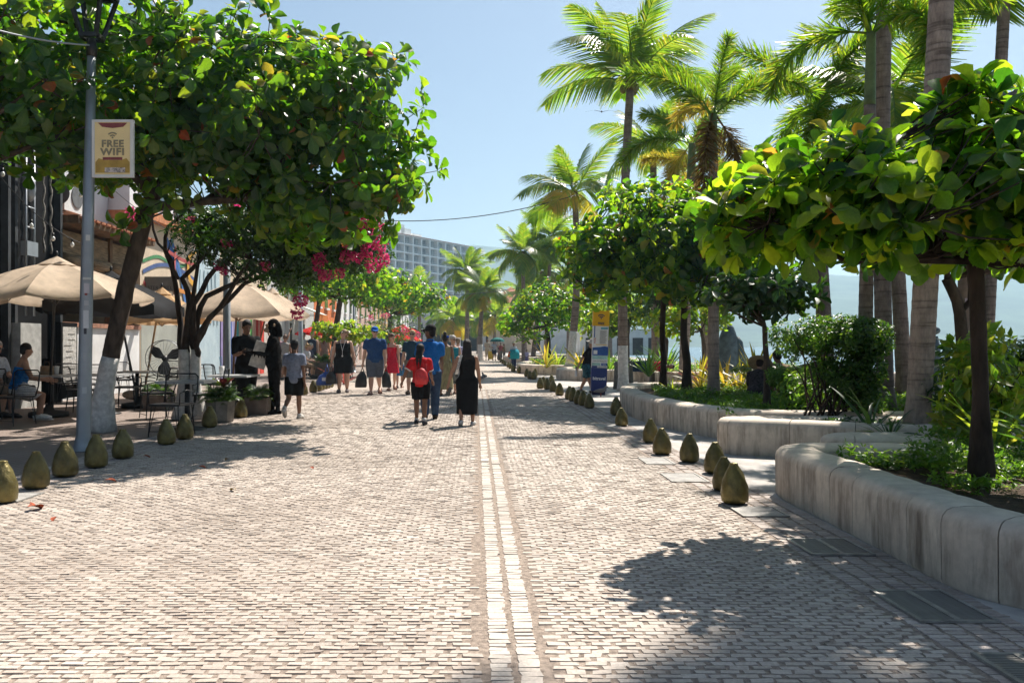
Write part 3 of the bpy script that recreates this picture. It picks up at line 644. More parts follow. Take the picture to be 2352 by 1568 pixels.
def blade_clump(name, label, base, n, L, w, lmat, seed=1, spread=(35, 85), group=None, cat='plant', curve=.6):
    """sword leaves from one crown: each leaf is a part"""
    rng = np.random.default_rng(seed); t = thing(name, label, cat, base, group=group); vs = []
    var = []
    for dr in (curve * .5, curve, curve * 1.5):
        V = []; F = []; x = z = 0; k = 6
        for i in range(k + 1):
            s = i / k; hw = w * (math.sin(math.pi * min(.97, s * .8 + .17)) ** .8) * (1 if i < k else .15); V += [(x, -hw, z + hw * .35), (x, 0, z), (x, hw, z + hw * .35)]; a = -dr * s; x += math.cos(a) / k; z += math.sin(a) / k
        for i in range(k): a = i * 3; F += [(a, a + 3, a + 4, a + 1), (a + 1, a + 4, a + 5, a + 2)]
        var.append(np_mesh('leaf', np.array(V), np.array(F), lmat, True))
    for i in range(n):
        o = link('leaf', var[i % 3], t); l = L * rng.uniform(.6, 1.1); el = R(rng.uniform(*spread)); az = i * 2.39996 + rng.normal(0, .2)
        m = Matrix.Rotation(az, 4, 'Z') @ Matrix.Rotation(-el, 4, 'Y') @ Matrix.Rotation(rng.normal(0, .4), 4, 'X') @ Matrix.Diagonal((l, l, l, 1)); m.translation = Vector((math.cos(az) * .02, math.sin(az) * .02, 0)); o.matrix_basis = m
    return t
def cover(name, label, poly_fn, n, leaf, lmat, seed, hgt=.12, z0=.30, tmpl=None):
    """low ground cover: one uncountable mass"""
    rng = np.random.default_rng(seed); P = np.array([poly_fn(rng) for _ in range(n)]); hh = np.array([max(0.02, hgt * (.55 + .9 * mnoise.noise(Vector((p[0] * 1.8, p[1] * 1.8, seed))))) for p in P])
    Q = np.column_stack([P, z0 + hh * rng.uniform(.15, 1, n)]); A = rng.normal(0, .5, (n, 3)) + np.array([0, 0, 1.0]); M, T = rosettes(Q, A, 5, leaf, rng, (-5, 50), .1); tv, tf = tmpl or OVAL
    o = link(name, scatter_mesh(name, tv, tf, M, T, lmat, True)); tag(o, label, 'ground cover', kind='stuff'); return o
# ---------------------------------------------------------------- left side trees
b1 = G(230, 990); y1 = b1.y
tr = [b1, AT(238, 900, y1), AT(258, 800, y1), AT(292, 650, y1), AT(322, 540, y1), AT(340, 470, y1)]
almond('almond_tree', 'leaning almond tree with whitewashed foot behind the grey lamp post', b1, tr, [.17, .142, .13, .125, .118, .12],
    [(-4.6, 12.3, 4.6, 2.6, 2.2, 1.0), (-3.1, 12.2, 4.6, 2.2, 1.9, 1.2), (-2.4, 12.4, 5.0, 1.75, 1.5, .85), (-1.75, 12.4, 4.05, 1.2, 1.3, .75), (-4.0, 12.6, 5.6, 2.2, 1.8, .6), (-6.0, 12.0, 4.6, 1.8, 1.8, 1.0), (-2.6, 12.5, 3.5, 1.3, 1.2, .55), (-1.75, 12.4, 5.55, .85, .7, .26), (-1.45, 12.4, 3.75, .95, 1.0, .45), (-2.3, 12.6, 3.25, 1.25, 1.0, .42), (-5.15, 12.1, 3.45, .32, .35, .48), (-4.4, 12.2, 3.6, .5, .5, .35)],
    1400, .235, 300, limbs=[([AT(345, 465, y1), AT(335, 380, y1), AT(322, 240, y1), AT(300, 120, y1)], .095, .03), ([AT(350, 465, y1), AT(385, 390, y1 + .2), AT(430, 260, y1 + .4), AT(520, 120, y1 + .5)], .09, .025), ([AT(348, 475, y1), AT(470, 462, y1 - .2), AT(560, 458, y1 - .3), AT(625, 410, y1 - .3), AT(690, 300, y1 - .2)], .075, .03), ([AT(470, 462, y1 - .2), AT(520, 430, y1 + .3), AT(700, 350, y1 + .6), AT(860, 330, y1 + .5)], .05, .02), ([AT(625, 410, y1 - .3), AT(760, 420, y1 - .5), AT(900, 400, y1 - .4)], .035, .015), ([AT(340, 440, y1), AT(250, 330, y1 - .5), AT(120, 270, y1 - .9)], .07, .02), ([AT(430, 260, y1 + .4), AT(640, 190, y1 + .2), AT(860, 150, y1)], .04, .015), ([AT(335, 380, y1), AT(200, 200, y1 + .6), AT(60, 120, y1 + .5)], .05, .02)], white=1.12, seed=11, nlimb=22, per=9, fork=AT(345, 460, y1), dens_twig=.5)
b = Vector((-7.4, 10.6, 0))
almond('almond_tree', 'almond tree whose crown hangs into the upper left corner', b, [b, b + Vector((.1, 0, 2.0)), b + Vector((.3, 0, 3.6))], [.19, .15, .12],
    [(-6.2, 10.6, 5.0, 1.7, 1.6, .9), (-5.6, 10.9, 4.3, 1.2, 1.2, .7), (-5.2, 11.0, 5.6, 1.5, 1.2, .6)], 300, .23, 200, white=1.1, seed=12, nlimb=12, per=8, dens_twig=.5)
# bougainvillea grown as a small tree
b2 = G(436, 962); yb = b2.y; rng = np.random.default_rng(21); random.seed(21)
bt = thing('bougainvillea_tree', 'bougainvillea with pink flowers and twisting dark stems over the café terrace', 'tree', b2)
for dx, r0 in ((-.11, .13), (.12, .12)):
    mb = MB(); knobbly(mb, [b2 + Vector((dx * 1.3, 0, 0)), b2 + Vector((dx * .8, 0, .6)), b2 + Vector((dx * .9, 0, 1.22))], [r0 * 1.15, r0 * .85, r0 * .72], flare=.3); mb.build('whitewashed_trunk', WASH, bt, True, True)
paths = [([(418, 822), (415, 790), (410, 700), (405, 650), (372, 575), (385, 520), (430, 480)], .085, .03), ([(424, 822), (425, 790), (430, 700), (420, 640), (455, 600), (500, 560), (540, 520)], .09, .03), ([(450, 822), (440, 790), (455, 730), (470, 680), (560, 640), (650, 580), (760, 540)], .09, .03),
    ([(452, 822), (450, 795), (475, 735), (520, 670), (580, 600), (640, 560)], .075, .03), ([(445, 790), (440, 700), (470, 640), (530, 600), (560, 520), (600, 480)], .08, .03), ([(447, 795), (490, 730), (560, 650), (700, 600), (830, 570)], .07, .025), ([(430, 790), (432, 720), (445, 640), (460, 560), (480, 500)], .06, .03), ([(410, 640), (395, 600), (362, 560), (352, 500), (400, 480)], .04, .02)]
nodes = []
for pth, ra, rb in paths:
    mb = MB(); d = rng.uniform(-.35, .35); pp = [AT(u, v, yb + d * min(1, i / 2)) for i, (u, v) in enumerate(pth)]; nodes += limb(mb, pp, ra * .78, rb * .8, 8, .10); mb.build('stem', BARKD, bt, True, True)
blobs = [(AT(560, 550, yb).x, yb, AT(560, 550, yb).z, 1.3, 1.0, .55), (AT(710, 555, yb).x, yb, AT(710, 555, yb).z, 1.25, 1.0, .68), (AT(815, 550, yb).x, yb + .1, AT(815, 550, yb).z, .68, .7, .62), (AT(470, 520, yb).x, yb + .3, AT(470, 520, yb).z, .65, .6, .4), (AT(650, 490, yb).x, yb, AT(650, 490, yb).z, 1.3, .8, .4), (AT(640, 640, yb).x, yb + .2, AT(640, 630, yb).z, .9, .7, .25)]
P, A = in_blobs(blobs, 4200, rng, .5); N = np.array([list(q) for q in nodes]); tw = MB()
for q in P[::3]:
    a = Vector(N[np.argmin(((N - q) ** 2).sum(1))]); b = Vector(q); tw.tube([a, a.lerp(b, .5) + Vector((rng.normal(0, .06), rng.normal(0, .06), rng.normal(0, .06))), b], [.010, .007, .004], 3, False)
tw.build('twigs', BARKD, bt, False, True)
M, T = rosettes(P, A, 6, .095, rng, (-20, 60), .2); o = link('crown', scatter_mesh('crown', OVAL[0], OVAL[1], M, T - np.array(b2), L_DRK, True), bt); o['kind'] = 'stuff'
for (u, v, rr, k, dy) in [(860, 488, .11, 55, -.5), (866, 520, .10, 45, -.5), (874, 560, .12, 60, -.55), (850, 548, .11, 35, -.5), (856, 610, .12, 60, -.5), (880, 596, .11, 50, -.5), (822, 520, .08, 25, -.5), (846, 520, .08, 25, -.5), (838, 500, .12, 60, -.5), (580, 432, .12, 70, -.9), (592, 426, .09, 50, -.9), (735, 595, .11, 60, -.6), (795, 590, .10, 60, -.6), (748, 630, .11, 60, -.5), (690, 690, .11, 60, -.3), (683, 720, .09, 40, -.3), (300, 492, .10, 60, 0), (505, 610, .07, 40, 0), (480, 530, .08, 30, 0), (640, 505, .08, 30, -.4), (560, 545, .07, 25, -.3), (730, 610, .08, 30, -.5), (690, 560, .07, 25, -.6), (800, 560, .08, 30, -.6), (845, 575, .10, 50, -.5), (515, 620, .06, 25, 0), (655, 470, .08, 30, -.8), (770, 520, .08, 30, -.8), (700, 500, .06, 20, -.9), (520, 560, .07, 25, -.6), (610, 610, .07, 25, -.5), (780, 630, .08, 30, -.5), (820, 590, .09, 40, -.6), (440, 505, .06, 20, 0), (540, 480, .07, 25, -.8)]:
    c = AT(u, v, yb + dy); flower_cluster(bt, tuple(c), (rr, rr, rr), k, rng, b2)
# trees further down on the left
b = Vector((-6.0, 34.5, 0))
almond('almond_tree', 'slim almond tree with whitewashed foot left of the woman in black', b, [b, b + Vector((.12, 0, 1.6)), b + Vector((.35, 0, 3.2))], [.16, .13, .11],
    [(-5.6, 34.5, 4.1, 2.6, 2.4, .9), (-3.9, 34.0, 3.7, 1.8, 1.8, .7), (-7.2, 34.5, 3.7, 1.6, 1.8, .7)], 420, .26, 0, white=1.2, seed=13, per=8, tmpl=OBOV_L, dens_twig=.3)
b = Vector((-5.6, 52, 0))
almond('almond_tree', 'rounded almond tree reaching over the street in the middle distance on the left', b, [b, b + Vector((.1, 0, 1.8)), b + Vector((.3, 0, 3.2))], [.17, .14, .12],
    [(-4.6, 52, 4.3, 2.8, 2.6, 1.25), (-2.9, 51.5, 4.0, 1.7, 1.8, .85), (-6.3, 52, 4.6, 2.2, 2.2, 1.3)], 520, .3, 0, white=1.2, seed=14, per=7, tmpl=OBOV_L, dens_twig=.2)
b = Vector((-8.6, 44, 0))
almond('almond_tree', 'almond tree rising behind the slim tree by the shops', b, [b, b + Vector((.1, 0, 2.4)), b + Vector((.3, 0, 3.8))], [.16, .13, .11],
    [(-8.0, 44, 5.0, 2.8, 2.4, 1.5), (-6.0, 44, 4.8, 2.0, 2.2, 1.1)], 380, .3, 0, white=1.2, seed=15, per=7, tmpl=OBOV_L, dens_twig=.2)
c = AT(800, 760, 30); shrub('hedge_shrub', 'bright yellow-green almond hedge behind the woman in black', Vector((c.x, 30, 0)), [(c.x - .2, 30, c.z, .75, .6, .36), (c.x + .6, 30, c.z - .1, .8, .6, .3), (c.x - .9, 30, c.z + .05, .4, .5, .3)], 150, .2, L_BRI, 7, 9, OBOV_L, 31)
c = AT(905, 755, 40); shrub('bougainvillea_bush', 'dark round bougainvillea bush behind the man in the blue cap', Vector((c.x, 40, 0)), [(c.x, 40, c.z - .2, 1.5, 1.2, .95), (c.x - 1.4, 40, c.z, .9, .9, .7), (c.x + .6, 40, c.z - .9, 1.2, 1, .7)], 420, .14, L_DRK, 6, 9, OVAL, 32,
    flowers=[((c.x + .6, 38.9, c.z - .1), (.2, .2, .2), 60), ((c.x - .3, 38.9, c.z + .6), (.2, .2, .15), 50), ((c.x + 1.2, 39, c.z - .3), (.15, .15, .15), 40), ((c.x - 1.0, 39.2, c.z + .5), (.2, .2, .15), 40)])
for i, (u, v, y, lab) in enumerate([(790, 850, 27, 'red-leaved cordyline between the lamp post and the woman in black'), (1020, 830, 30, 'red-leaved cordyline behind the woman in the red dress'), (770, 830, 31, 'red-leaved cordyline beside the whitewashed slim trunk')]):
    p = AT(u, v, y); blade_clump('cordyline', lab, (p.x, y, 0.0), 15, .95, .035, L_RED, 40 + i, (30, 85))
# ---------------------------------------------------------------- right side trees
b = G(2255, 1110, .30)
almond('almond_tree', 'nearest almond tree with big backlit leaves over the near planter', b, [b, AT(2252, 900, b.y), AT(2246, 720, b.y), AT(2240, 600, b.y)], [.078, .056, .052, .055],
    [(2.02, 5.95, 2.22, .44, .55, .32), (2.55, 5.95, 2.32, .75, .95, .42), (3.25, 5.85, 2.33, 1.05, 1.2, .47), (4.2, 5.75, 2.28, 1.2, 1.2, .47), (3.40, 5.7, 2.82, .42, .42, .28), (3.1, 6.5, 2.42, .9, .8, .46), (5.2, 5.9, 2.28, 1.0, 1.2, .48)],
    980, .185, 300, seed=16, nlimb=18, per=8, lmat=L_NEAR, bark=BARKD, zmin=1.88, el=(-30, 75), dens_twig=1, up=.7, droop=.1)
b = G(1523, 899, .30); b3 = G(1578, 902, .30)
almond('almond_tree', 'almond tree on a thin dark trunk left of its twin in the curved planter', b, [b, AT(1524, 830, b.y), AT(1521, 760, b.y), AT(1524, 690, b.y), AT(1515, 620, b.y)], [.085, .065, .06, .06, .06],
    [(2.75, 17.2, 3.0, 1.25, 1.4, .85), (3.6, 17.2, 3.55, 1.5, 1.5, 1.15), (2.5, 17.0, 3.1, .9, .9, .6), (3.9, 16.2, 3.0, 1.2, 1.0, .85)], 640, .215, 300, seed=17, nlimb=14, per=8, lmat=L_NEAR, bark=BARKD, zmin=2.2, dens_twig=.6)
almond('almond_tree', 'almond tree on a crooked dark trunk beside the pale foxtail palm trunk', b3, [b3, AT(1578, 830, b3.y), AT(1570, 770, b3.y), AT(1572, 700, b3.y), AT(1577, 640, b3.y), AT(1575, 600, b3.y)], [.10, .085, .072, .07, .066, .06],
    [(4.4, 16.9, 3.5, 1.4, 1.5, 1.2), (5.4, 16.6, 3.3, 1.4, 1.4, 1.05), (4.4, 15.9, 2.9, 1.2, 1.1, .85)], 560, .23, 250, lmat=L_NEAR, seed=18, nlimb=14, per=8, bark=BARKD, zmin=1.98, dens_twig=.6)
b = Vector((5.56, 9.6, .3))
almond('almond_tree', 'forked almond tree in front of the sea, left of the sticker-covered post', b, [b, AT(2212, 800, 9.6), AT(2205, 720, 9.6), AT(2198, 690, 9.6), AT(2175, 640, 9.6)], [.085, .07, .062, .06, .06],
    [(5.4, 9.6, 2.95, 1.4, 1.3, .75), (6.8, 9.6, 3.0, 1.2, 1.2, .8)], 260, .25, 200, seed=19, nlimb=10, per=8, bark=BARK, zmin=2.1, dens_twig=.6)
limb_fork = MB(); limb(limb_fork, [AT(2207, 715, 9.6), AT(2228, 690, 9.55), AT(2231, 640, 9.5), AT(2228, 560, 9.5)], .035, .028, 7, .01); limb_fork.build('fork', BARKD, bpy.data.objects['almond_tree'] if False else [o for o in bpy.data.objects if o.get('label', '').startswith('forked almond')][0], True, True)
b = G(1762, 872, .30); b.y = 12.9; b.x = (1762 - VU) / FPX * 12.9
almond('almond_tree', 'small spreading almond tree in front of the sculpture', b, [b, AT(1761, 830, 12.9), AT(1757, 780, 12.9), AT(1757, 750, 12.9)], [.055, .045, .04, .045],
    [(4.45, 12.9, 2.1, .7, .7, .38), (4.0, 12.9, 2.15, .5, .5, .3), (4.9, 12.9, 2.15, .5, .5, .33)], 130, .19, 100, seed=20, nlimb=8, per=8, bark=BARK, zmin=1.45, dens_twig=1, lmat=L_DRK)
b = Vector((3.6, 41, .3))
almond('almond_tree', 'broad bushy tree in the middle distance left of the leaning palm', b, [b, b + Vector((.0, 0, 1.2)), b + Vector((-.1, 0, 1.9))], [.14, .11, .10],
    [(2.6, 41, 2.6, 1.9, 2.0, 1.1), (3.6, 41, 3.4, 1.7, 1.8, 1.2), (4.8, 41, 2.9, 1.4, 1.6, .9), (1.9, 40.5, 2.2, 1.0, 1.0, .5)], 520, .24, 0, seed=22, nlimb=14, per=7, tmpl=OBOV_L, dens_twig=.3, lmat=L_ALM)
b = Vector((6.6, 36, .3))
almond('almond_tree', 'yellowing almond tree between the leaning palm and the totem', b, [b, b + Vector((0, 0, 1.4)), b + Vector((.1, 0, 2.1))], [.10, .08, .07],
    [(6.2, 36, 2.6, 1.4, 1.3, .95), (5.2, 35.6, 2.0, .8, .8, .5), (7.2, 36, 2.6, 1.0, 1.0, .7)], 260, .26, 0, seed=23, per=7, tmpl=OBOV_L, dens_twig=.3, lmat=L_BRI)
b = Vector((6.0, 26.5, .0))
almond('almond_tree', 'dark almond tree behind the whitewashed tall palm', b, [b, b + Vector((.1, 0, 1.4)), b + Vector((-.1, 0, 2.2))], [.09, .075, .065],
    [(5.9, 26.5, 2.85, 1.1, 1.1, .75), (6.5, 26.5, 2.6, .8, .8, .5)], 240, .2, 0, seed=24, per=7, tmpl=OBOV_L, dens_twig=.4, lmat=L_DRK)
b = Vector((6.4, 23.5, .3))
almond('almond_tree', 'young yellow-green almond between the two dark trunks', b, [b, b + Vector((.1, 0, .9)), b + Vector((0, 0, 1.4))], [.06, .05, .045],
    [(5.7, 23.5, 1.95, .9, .8, .5), (6.9, 23.5, 2.2, .6, .6, .5)], 110, .22, 0, seed=25, per=7, tmpl=OBOV_L, dens_twig=.5, lmat=L_BRI)
# ---------------------------------------------------------------- palms
p = G(1432, 897); palm('tall coconut palm with whitewashed foot right of the information totem', p, AT(1449, 185, p.y), .15, .11, 15, 3.0, white=1.35, seed=1, bend=(-.10, 0, 0), elev=(20, 86), yellow=0, coco=3, az0=.3, dmax=3)
p = Vector((3.95, 35.0, .3)); palm('coconut palm leaning from a whitewashed foot by the middle planter', p, AT(1318, 440, 35), .175, .12, 14, 2.8, white=1.55, seed=2, bend=(.22, 0, 0), yellow=2, az0=1.0, elev=(-15, 86))
p = G(1639, 914, .3); palm('pale-trunked foxtail palm beside the crooked dark trunk', p, AT(1638, 262, p.y), .112, .08, 8, 1.85, 'foxtail', seed=3, shaft=.85, trunkm=PTRUNKL, elev=(10, 84), dead=2, yellow=1, az0=2.4)
p = Vector((5.25, 11.2, .3)); palm('slender foxtail palm with green crownshaft behind the clipped hedge', p, AT(2001, 75, 11.2), .105, .068, 7, 1.8, 'foxtail', seed=4, shaft=.95, elev=(12, 80), az0=2.9)
p = G(2107, 991, .3); palm('stout grey palm trunk leaving the top of the picture on the right', p, (5.7, 9.3, 13.5), .135, .125, 18, 2.3, seed=5, elev=(-15, 75), trunkm=PTRUNKL)
p = Vector((6.25, 12.6, .3)); palm('brown-ringed palm just behind the stout grey palm', p, (7.6, 12.8, 19.0), .125, .10, 16, 2.2, seed=6, bend=(-.5, 0, 0), elev=(-35, 70))
p = Vector((8.6, 14.0, .3)); palm('grey palm trunk in front of the sea at the right edge', p, AT(2320, -260, 14.0), .105, .09, 12, 2.4, seed=7, elev=(-45, 70))
p = Vector((5.15, 20.6, .0)); palm('pinkish palm trunk hidden behind the crooked dark trunk', p, AT(1590, 330, 20.6), .13, .10, 7, 2.0, 'foxtail', seed=8, shaft=.8, trunkm=PTRUNKL, yellow=2)
p = Vector((7.2, 17.2, .3)); palm('foxtail palm arching above the middle of the right-hand trees', p, AT(1885, 235, 17.2), .13, .09, 8, 2.3, 'foxtail', seed=9, shaft=.8, elev=(-10, 75))
p = Vector((6.2, 28.5, .3)); palm('pale coconut palm behind the tall coconut palm', p, AT(1500, 330, 28.5), .15, .11, 11, 2.3, seed=11, yellow=1)
p = Vector((7.0, 25.0, .3)); palm('golden foxtail palm peeping over the almond crowns', p, AT(1600, 395, 25), .14, .09, 9, 2.0, 'foxtail', seed=12, shaft=.7, yellow=5)
p = Vector((8.4, 16.2, .3)); palm('coconut palm with feathery silver fronds above the hedge', p, AT(2040, 215, 16.2), .15, .11, 12, 2.4, seed=14, elev=(-35, 70))
p = Vector((6.6, 15.4, .3)); palm('mottled palm trunk standing behind the clipped hedge', p, AT(1878, 420, 15.4), .12, .09, 4, 1.3, 'foxtail', seed=29, shaft=.6, elev=(0, 75))
p = Vector((3.2, 55, 0)); palm('small dark palm far down the right side against the sky', p, AT(1201, 580, 55), .17, .11, 20, 2.7, seed=15)
p = Vector((4.8, 57, 0)); palm('dark palm beside the small far palm on the right', p, AT(1265, 545, 57), .17, .11, 20, 2.9, seed=16)
p = Vector((4.4, 64, 0)); palm('shaggy palm low behind the far right-hand bushy tree', p, AT(1245, 625, 64), .2, .14, 20, 2.8, seed=17, yellow=2)
p = Vector((-.9, 72, 0)); palm('thin coconut palm in the street axis in front of the hotel', p, AT(1072, 620, 72), .22, .14, 22, 2.9, seed=18, bend=(.1, 0, 0), yellow=1)
p = Vector((.35, 66, 0)); palm('bushy coconut palm with whitewashed foot at the end of the street', p, AT(1111, 665, 66), .22, .15, 24, 2.5, white=1.3, seed=19, bend=(-.1, 0, 0), yellow=2)
for i, (x, y, vt, lab) in enumerate([(-2.6, 92, 732, 'far yellow palm left of the street axis'), (2.2, 98, 722, 'far palm right of the street axis'), (-6.0, 88, 668, 'yellow palm in front of the hotel base'), (-9, 96, 690, 'palm over the far shop roofs on the left'), (5.5, 92, 675, 'far palm beyond the bushy right-hand tree'), (.3, 110, 735, 'farthest palm at the end of the street'), (-4.2, 108, 728, 'far palm half hidden by yellow fronds'), (9.5, 85, 690, 'far palm behind the white sea-side building'), (13.0, 80, 700, 'lone far palm by the sea wall')]):
    palm(lab, (x, y, 0), AT(x / y * FPX + VU, vt, y), .22, .14, 18, 3.0, seed=50 + i, yellow=5 if i < 3 else 2)
# ---------------------------------------------------------------- shrubs on the sea side
hb = G(1905, 955, .30); hy = 10.9; HX = lambda u: (u - VU) / FPX * hy
hbl = [(HX(u), hy + dy, 1.40 + dz, .24, .34, .27) for u, dy, dz in ((1812, 0, -.02), (1850, -.1, .03), (1890, .05, .04), (1930, -.1, .04), (1970, 0, .03), (2008, .05, 0))] + [(HX(1985), hy, 1.0, .26, .3, .3), (HX(1945), hy, .85, .34, .3, .34), (HX(1990), hy, .6, .26, .28, .25), (HX(1900), hy + .1, .95, .25, .25, .2)]
shrub('clipped_hedge', 'clipped flat-topped dark hedge on bare stems beside the foxtail palm', (HX(1905), hy, .3), hbl, 3300, .058, L_HED, 6, 24, OVAL, 61, cat='hedge', shell=.3, foot=.16)
shrub('topiary_bush', 'little clipped topiary on a forked stem in front of the crouching woman', G(1800, 938, .3), [(AT(1800, 868, 12.4).x, 12.4, .82, .27, .25, .17)], 260, .055, L_COV, 6, 8, OVAL, 62, foot=.03)
shrub('leafy_shrub', 'tall bright green shrub between the stout palm and the nearest trunk', (4.85, 8.1, .3), [(4.88, 8.1, 1.18, .28, .35, .34), (4.82, 7.9, .85, .32, .4, .35), (5.1, 8.3, .9, .35, .4, .4), (4.85, 8.0, .55, .36, .4, .3)], 170, .15, L_BRI, 7, 12, OVAL, 63)
shrub('leafy_shrub', 'dark glossy shrub filling the gap below the sea on the right', (6.4, 10.0, .3), [(6.2, 10.2, .95, .8, .6, .4), (7.2, 10.2, 1.0, .7, .6, .45), (5.6, 9.4, .7, .5, .4, .4)], 340, .13, L_DRK, 7, 14, OVAL, 64)
shrub('leafy_shrub', 'glossy shrub at the right edge in front of the water', (7.9, 11.2, .3), [(7.9, 11.2, 1.05, .7, .6, .5)], 200, .14, L_DRK, 7, 10, OVAL, 65)
shrub('leafy_shrub', 'light green bush between hedge and topiary', (4.6, 11.6, .3), [(4.55, 11.5, .62, .32, .35, .34), (4.9, 11.6, .55, .3, .3, .3)], 230, .085, L_COV, 6, 10, OVAL, 66)
for i, (x, y, n, L, m_, lab) in enumerate([(4.35, 8.7, 16, .5, L_DRK, 'spider lily fanning out left of the stout palm'), (4.5, 9.4, 12, .7, L_DRK, 'tall dark spider lily behind the stout palm'), (4.9, 6.9, 26, .85, L_COV, 'strappy lily right of the nearest trunk'), (5.4, 6.4, 22, .9, L_COV, 'strappy lily at the right edge above the planter'), (4.05, 5.6, 18, .5, L_COV, 'small strappy plant by the right edge of the near planter'), (4.6, 7.4, 20, .8, L_BRI, 'bright strappy plant behind the nearest trunk'), (5.9, 7.2, 22, 1.0, L_DRK, 'dark strappy clump far right behind the trunk')]):
    blade_clump('lily_plant', lab, (x, y, .3), n, L, .032, m_, 70 + i, (25, 80), curve=1.0)
for i, (u, y, n, L, m_, lab) in enumerate([(1665, 17.6, 26, 1.05, L_YEL, 'golden dracaena right of the pale foxtail trunk'), (1740, 16.2, 30, 1.1, L_YEL, 'golden dracaena left of the crouching woman'), (1610, 18.2, 22, .9, L_YEL, 'golden dracaena between the pinkish and the pale trunk'), (1700, 17.0, 20, .8, L_YEL, 'low golden dracaena in front of the sculpture'), (1545, 17.2, 14, .5, L_BRI, 'small golden dracaena at the nose of the curved planter'), (1612, 18.8, 14, .8, L_RED, 'orange dracaena behind the crooked trunk'), (1255, 34.6, 20, 1.2, L_YEL, 'spiky dracaena left of the leaning palm'), (1335, 33.9, 24, 1.3, L_YEL, 'spiky dracaena behind the man in the bucket hat'), (1280, 36.5, 18, 1.1, L_BRI, 'green dracaena at the foot of the leaning palm'), (1490, 25.6, 26, 1.1, L_COV, 'grassy clump behind the sleeping man'), (1530, 27.0, 26, 1.2, L_COV, 'second grassy clump beside the dark trunk'), (1400, 29.5, 20, .9, L_COV, 'green clump behind the totem')]):
    blade_clump('dracaena', lab, ((u - VU) / FPX * y, y, .3), n, L, .030, m_, 90 + i, (30, 88), curve=.55)
b = (4.45, 15.6, .3); tt = thing('pygmy_palm', 'young feathery palm left of the small spreading almond', 'palm tree', Vector((5.75, 15.8, .3)))
for i in range(9):
    az = i * 2.4; el = 35 + 10 * math.sin(i * 3); o = link('frond', COCO[1 + i % 2], tt); m = Matrix.Rotation(az, 4, 'Z') @ Matrix.Rotation(-R(el), 4, 'Y') @ Matrix.Diagonal((1.0, 1.0, 1.0, 1)); m.translation = Vector((0, 0, .35)); o.matrix_basis = m
MB().tube([(0, 0, 0), (0, 0, .4)], [.08, .06], 8).build('trunk', PTRUNK, tt, True)
def region(x0, x1, y0, y1, test=None):
    def f(r):
        while True:
            p = (r.uniform(x0, x1), r.uniform(y0, y1))
            if test is None or test(*p): return p
    return f
cover('ground_cover', 'small-leaved green ground cover spilling over the near planter', region(3.0, 5.2, 6.1, 7.5, lambda x, y: mnoise.noise(Vector((x * 1.3, y * 1.3, 2))) > -.25 and (x - 2.9) > (7.3 - y) * .55), 1700, .055, L_COV, 1, .28)
cover('ground_cover', 'patchy ground cover on the bare soil at the right edge', region(3.2, 5.5, 4.6, 6.2, lambda x, y: mnoise.noise(Vector((x * 1.6, y * 1.6, 5))) > .12), 500, .05, L_COV, 2, .14)
cover('ground_cover', 'bright ground cover under the palms in the curved planter', region(3.3, 8.0, 11.3, 18.6, lambda x, y: x > 3.25 + max(0, (y - 14.5)) * .12 + abs(y - 14.5) * .05 and mnoise.noise(Vector((x * .8, y * .8, 7))) > -.35), 6500, .062, L_COV, 3, .20)
cover('ground_cover', 'ground cover in the stub-nosed planter below the hedge', region(4.0, 7.0, 9.4, 10.1), 500, .06, L_DRK, 4, .16)
cover('ground_cover', 'ground cover along the sunlit planter behind the totem', region(3.7, 8.5, 29.6, 32), 900, .12, L_COV, 5, .35)
cover('ground_cover', 'ground cover round the leaning palm', region(2.8, 7.5, 36, 43), 1100, .14, L_COV, 6, .40)
cover('ground_cover', 'green verge behind the sleeping man', region(6.4, 12, 27.0, 32), 1100, .12, L_COV, 7, .40)
# ================================================================== BUILDINGS
def pbox(parent, name, x0, x1, y0, y1, z0, z1, m, **k):
    return MB().box(((x0 + x1) / 2, (y0 + y1) / 2, (z0 + z1) / 2), (x1 - x0, y1 - y0, z1 - z0)).build(name, m, parent, False, True)
PBLACK = mat('black_paint', (.006, .006, .007), .7, .25, 4, spec=.1)
PWHITE = mat('white_render', (.66, .66, .65), .9, .1, 1.2, .2)
PGREY = mat('grey_green_render', (.33, .34, .30), .9, .12, 1.2, .2)
CREAM = mat('cream_render', (.58, .47, .35), .9, .12, 1.2, .2)
TERRA = mat('terracotta', (.42, .17, .09), .85, .25, 5, .3)
WOOD = mat('old_timber', (.17, .105, .06), .85, .35, 8, .4, stretch=(1, 1, .2))
WOODL = mat('pale_timber', (.42, .30, .19), .8, .25, 8, .3, stretch=(1, 1, .2))
GLASSD = mat('dark_window_glass', (.03, .04, .05), .08, .2, 1, spec=.9)
DIM = mat('painted_interior_shade', (.035, .03, .028), .9, .3, 2)  # near-black colour carries the shade of interiors and openings
def paint(c): return mat('paint_%02x%02x%02x' % tuple(int(q * 255) for q in c), c, .8, .12, 3, .1)
FX = -9.6
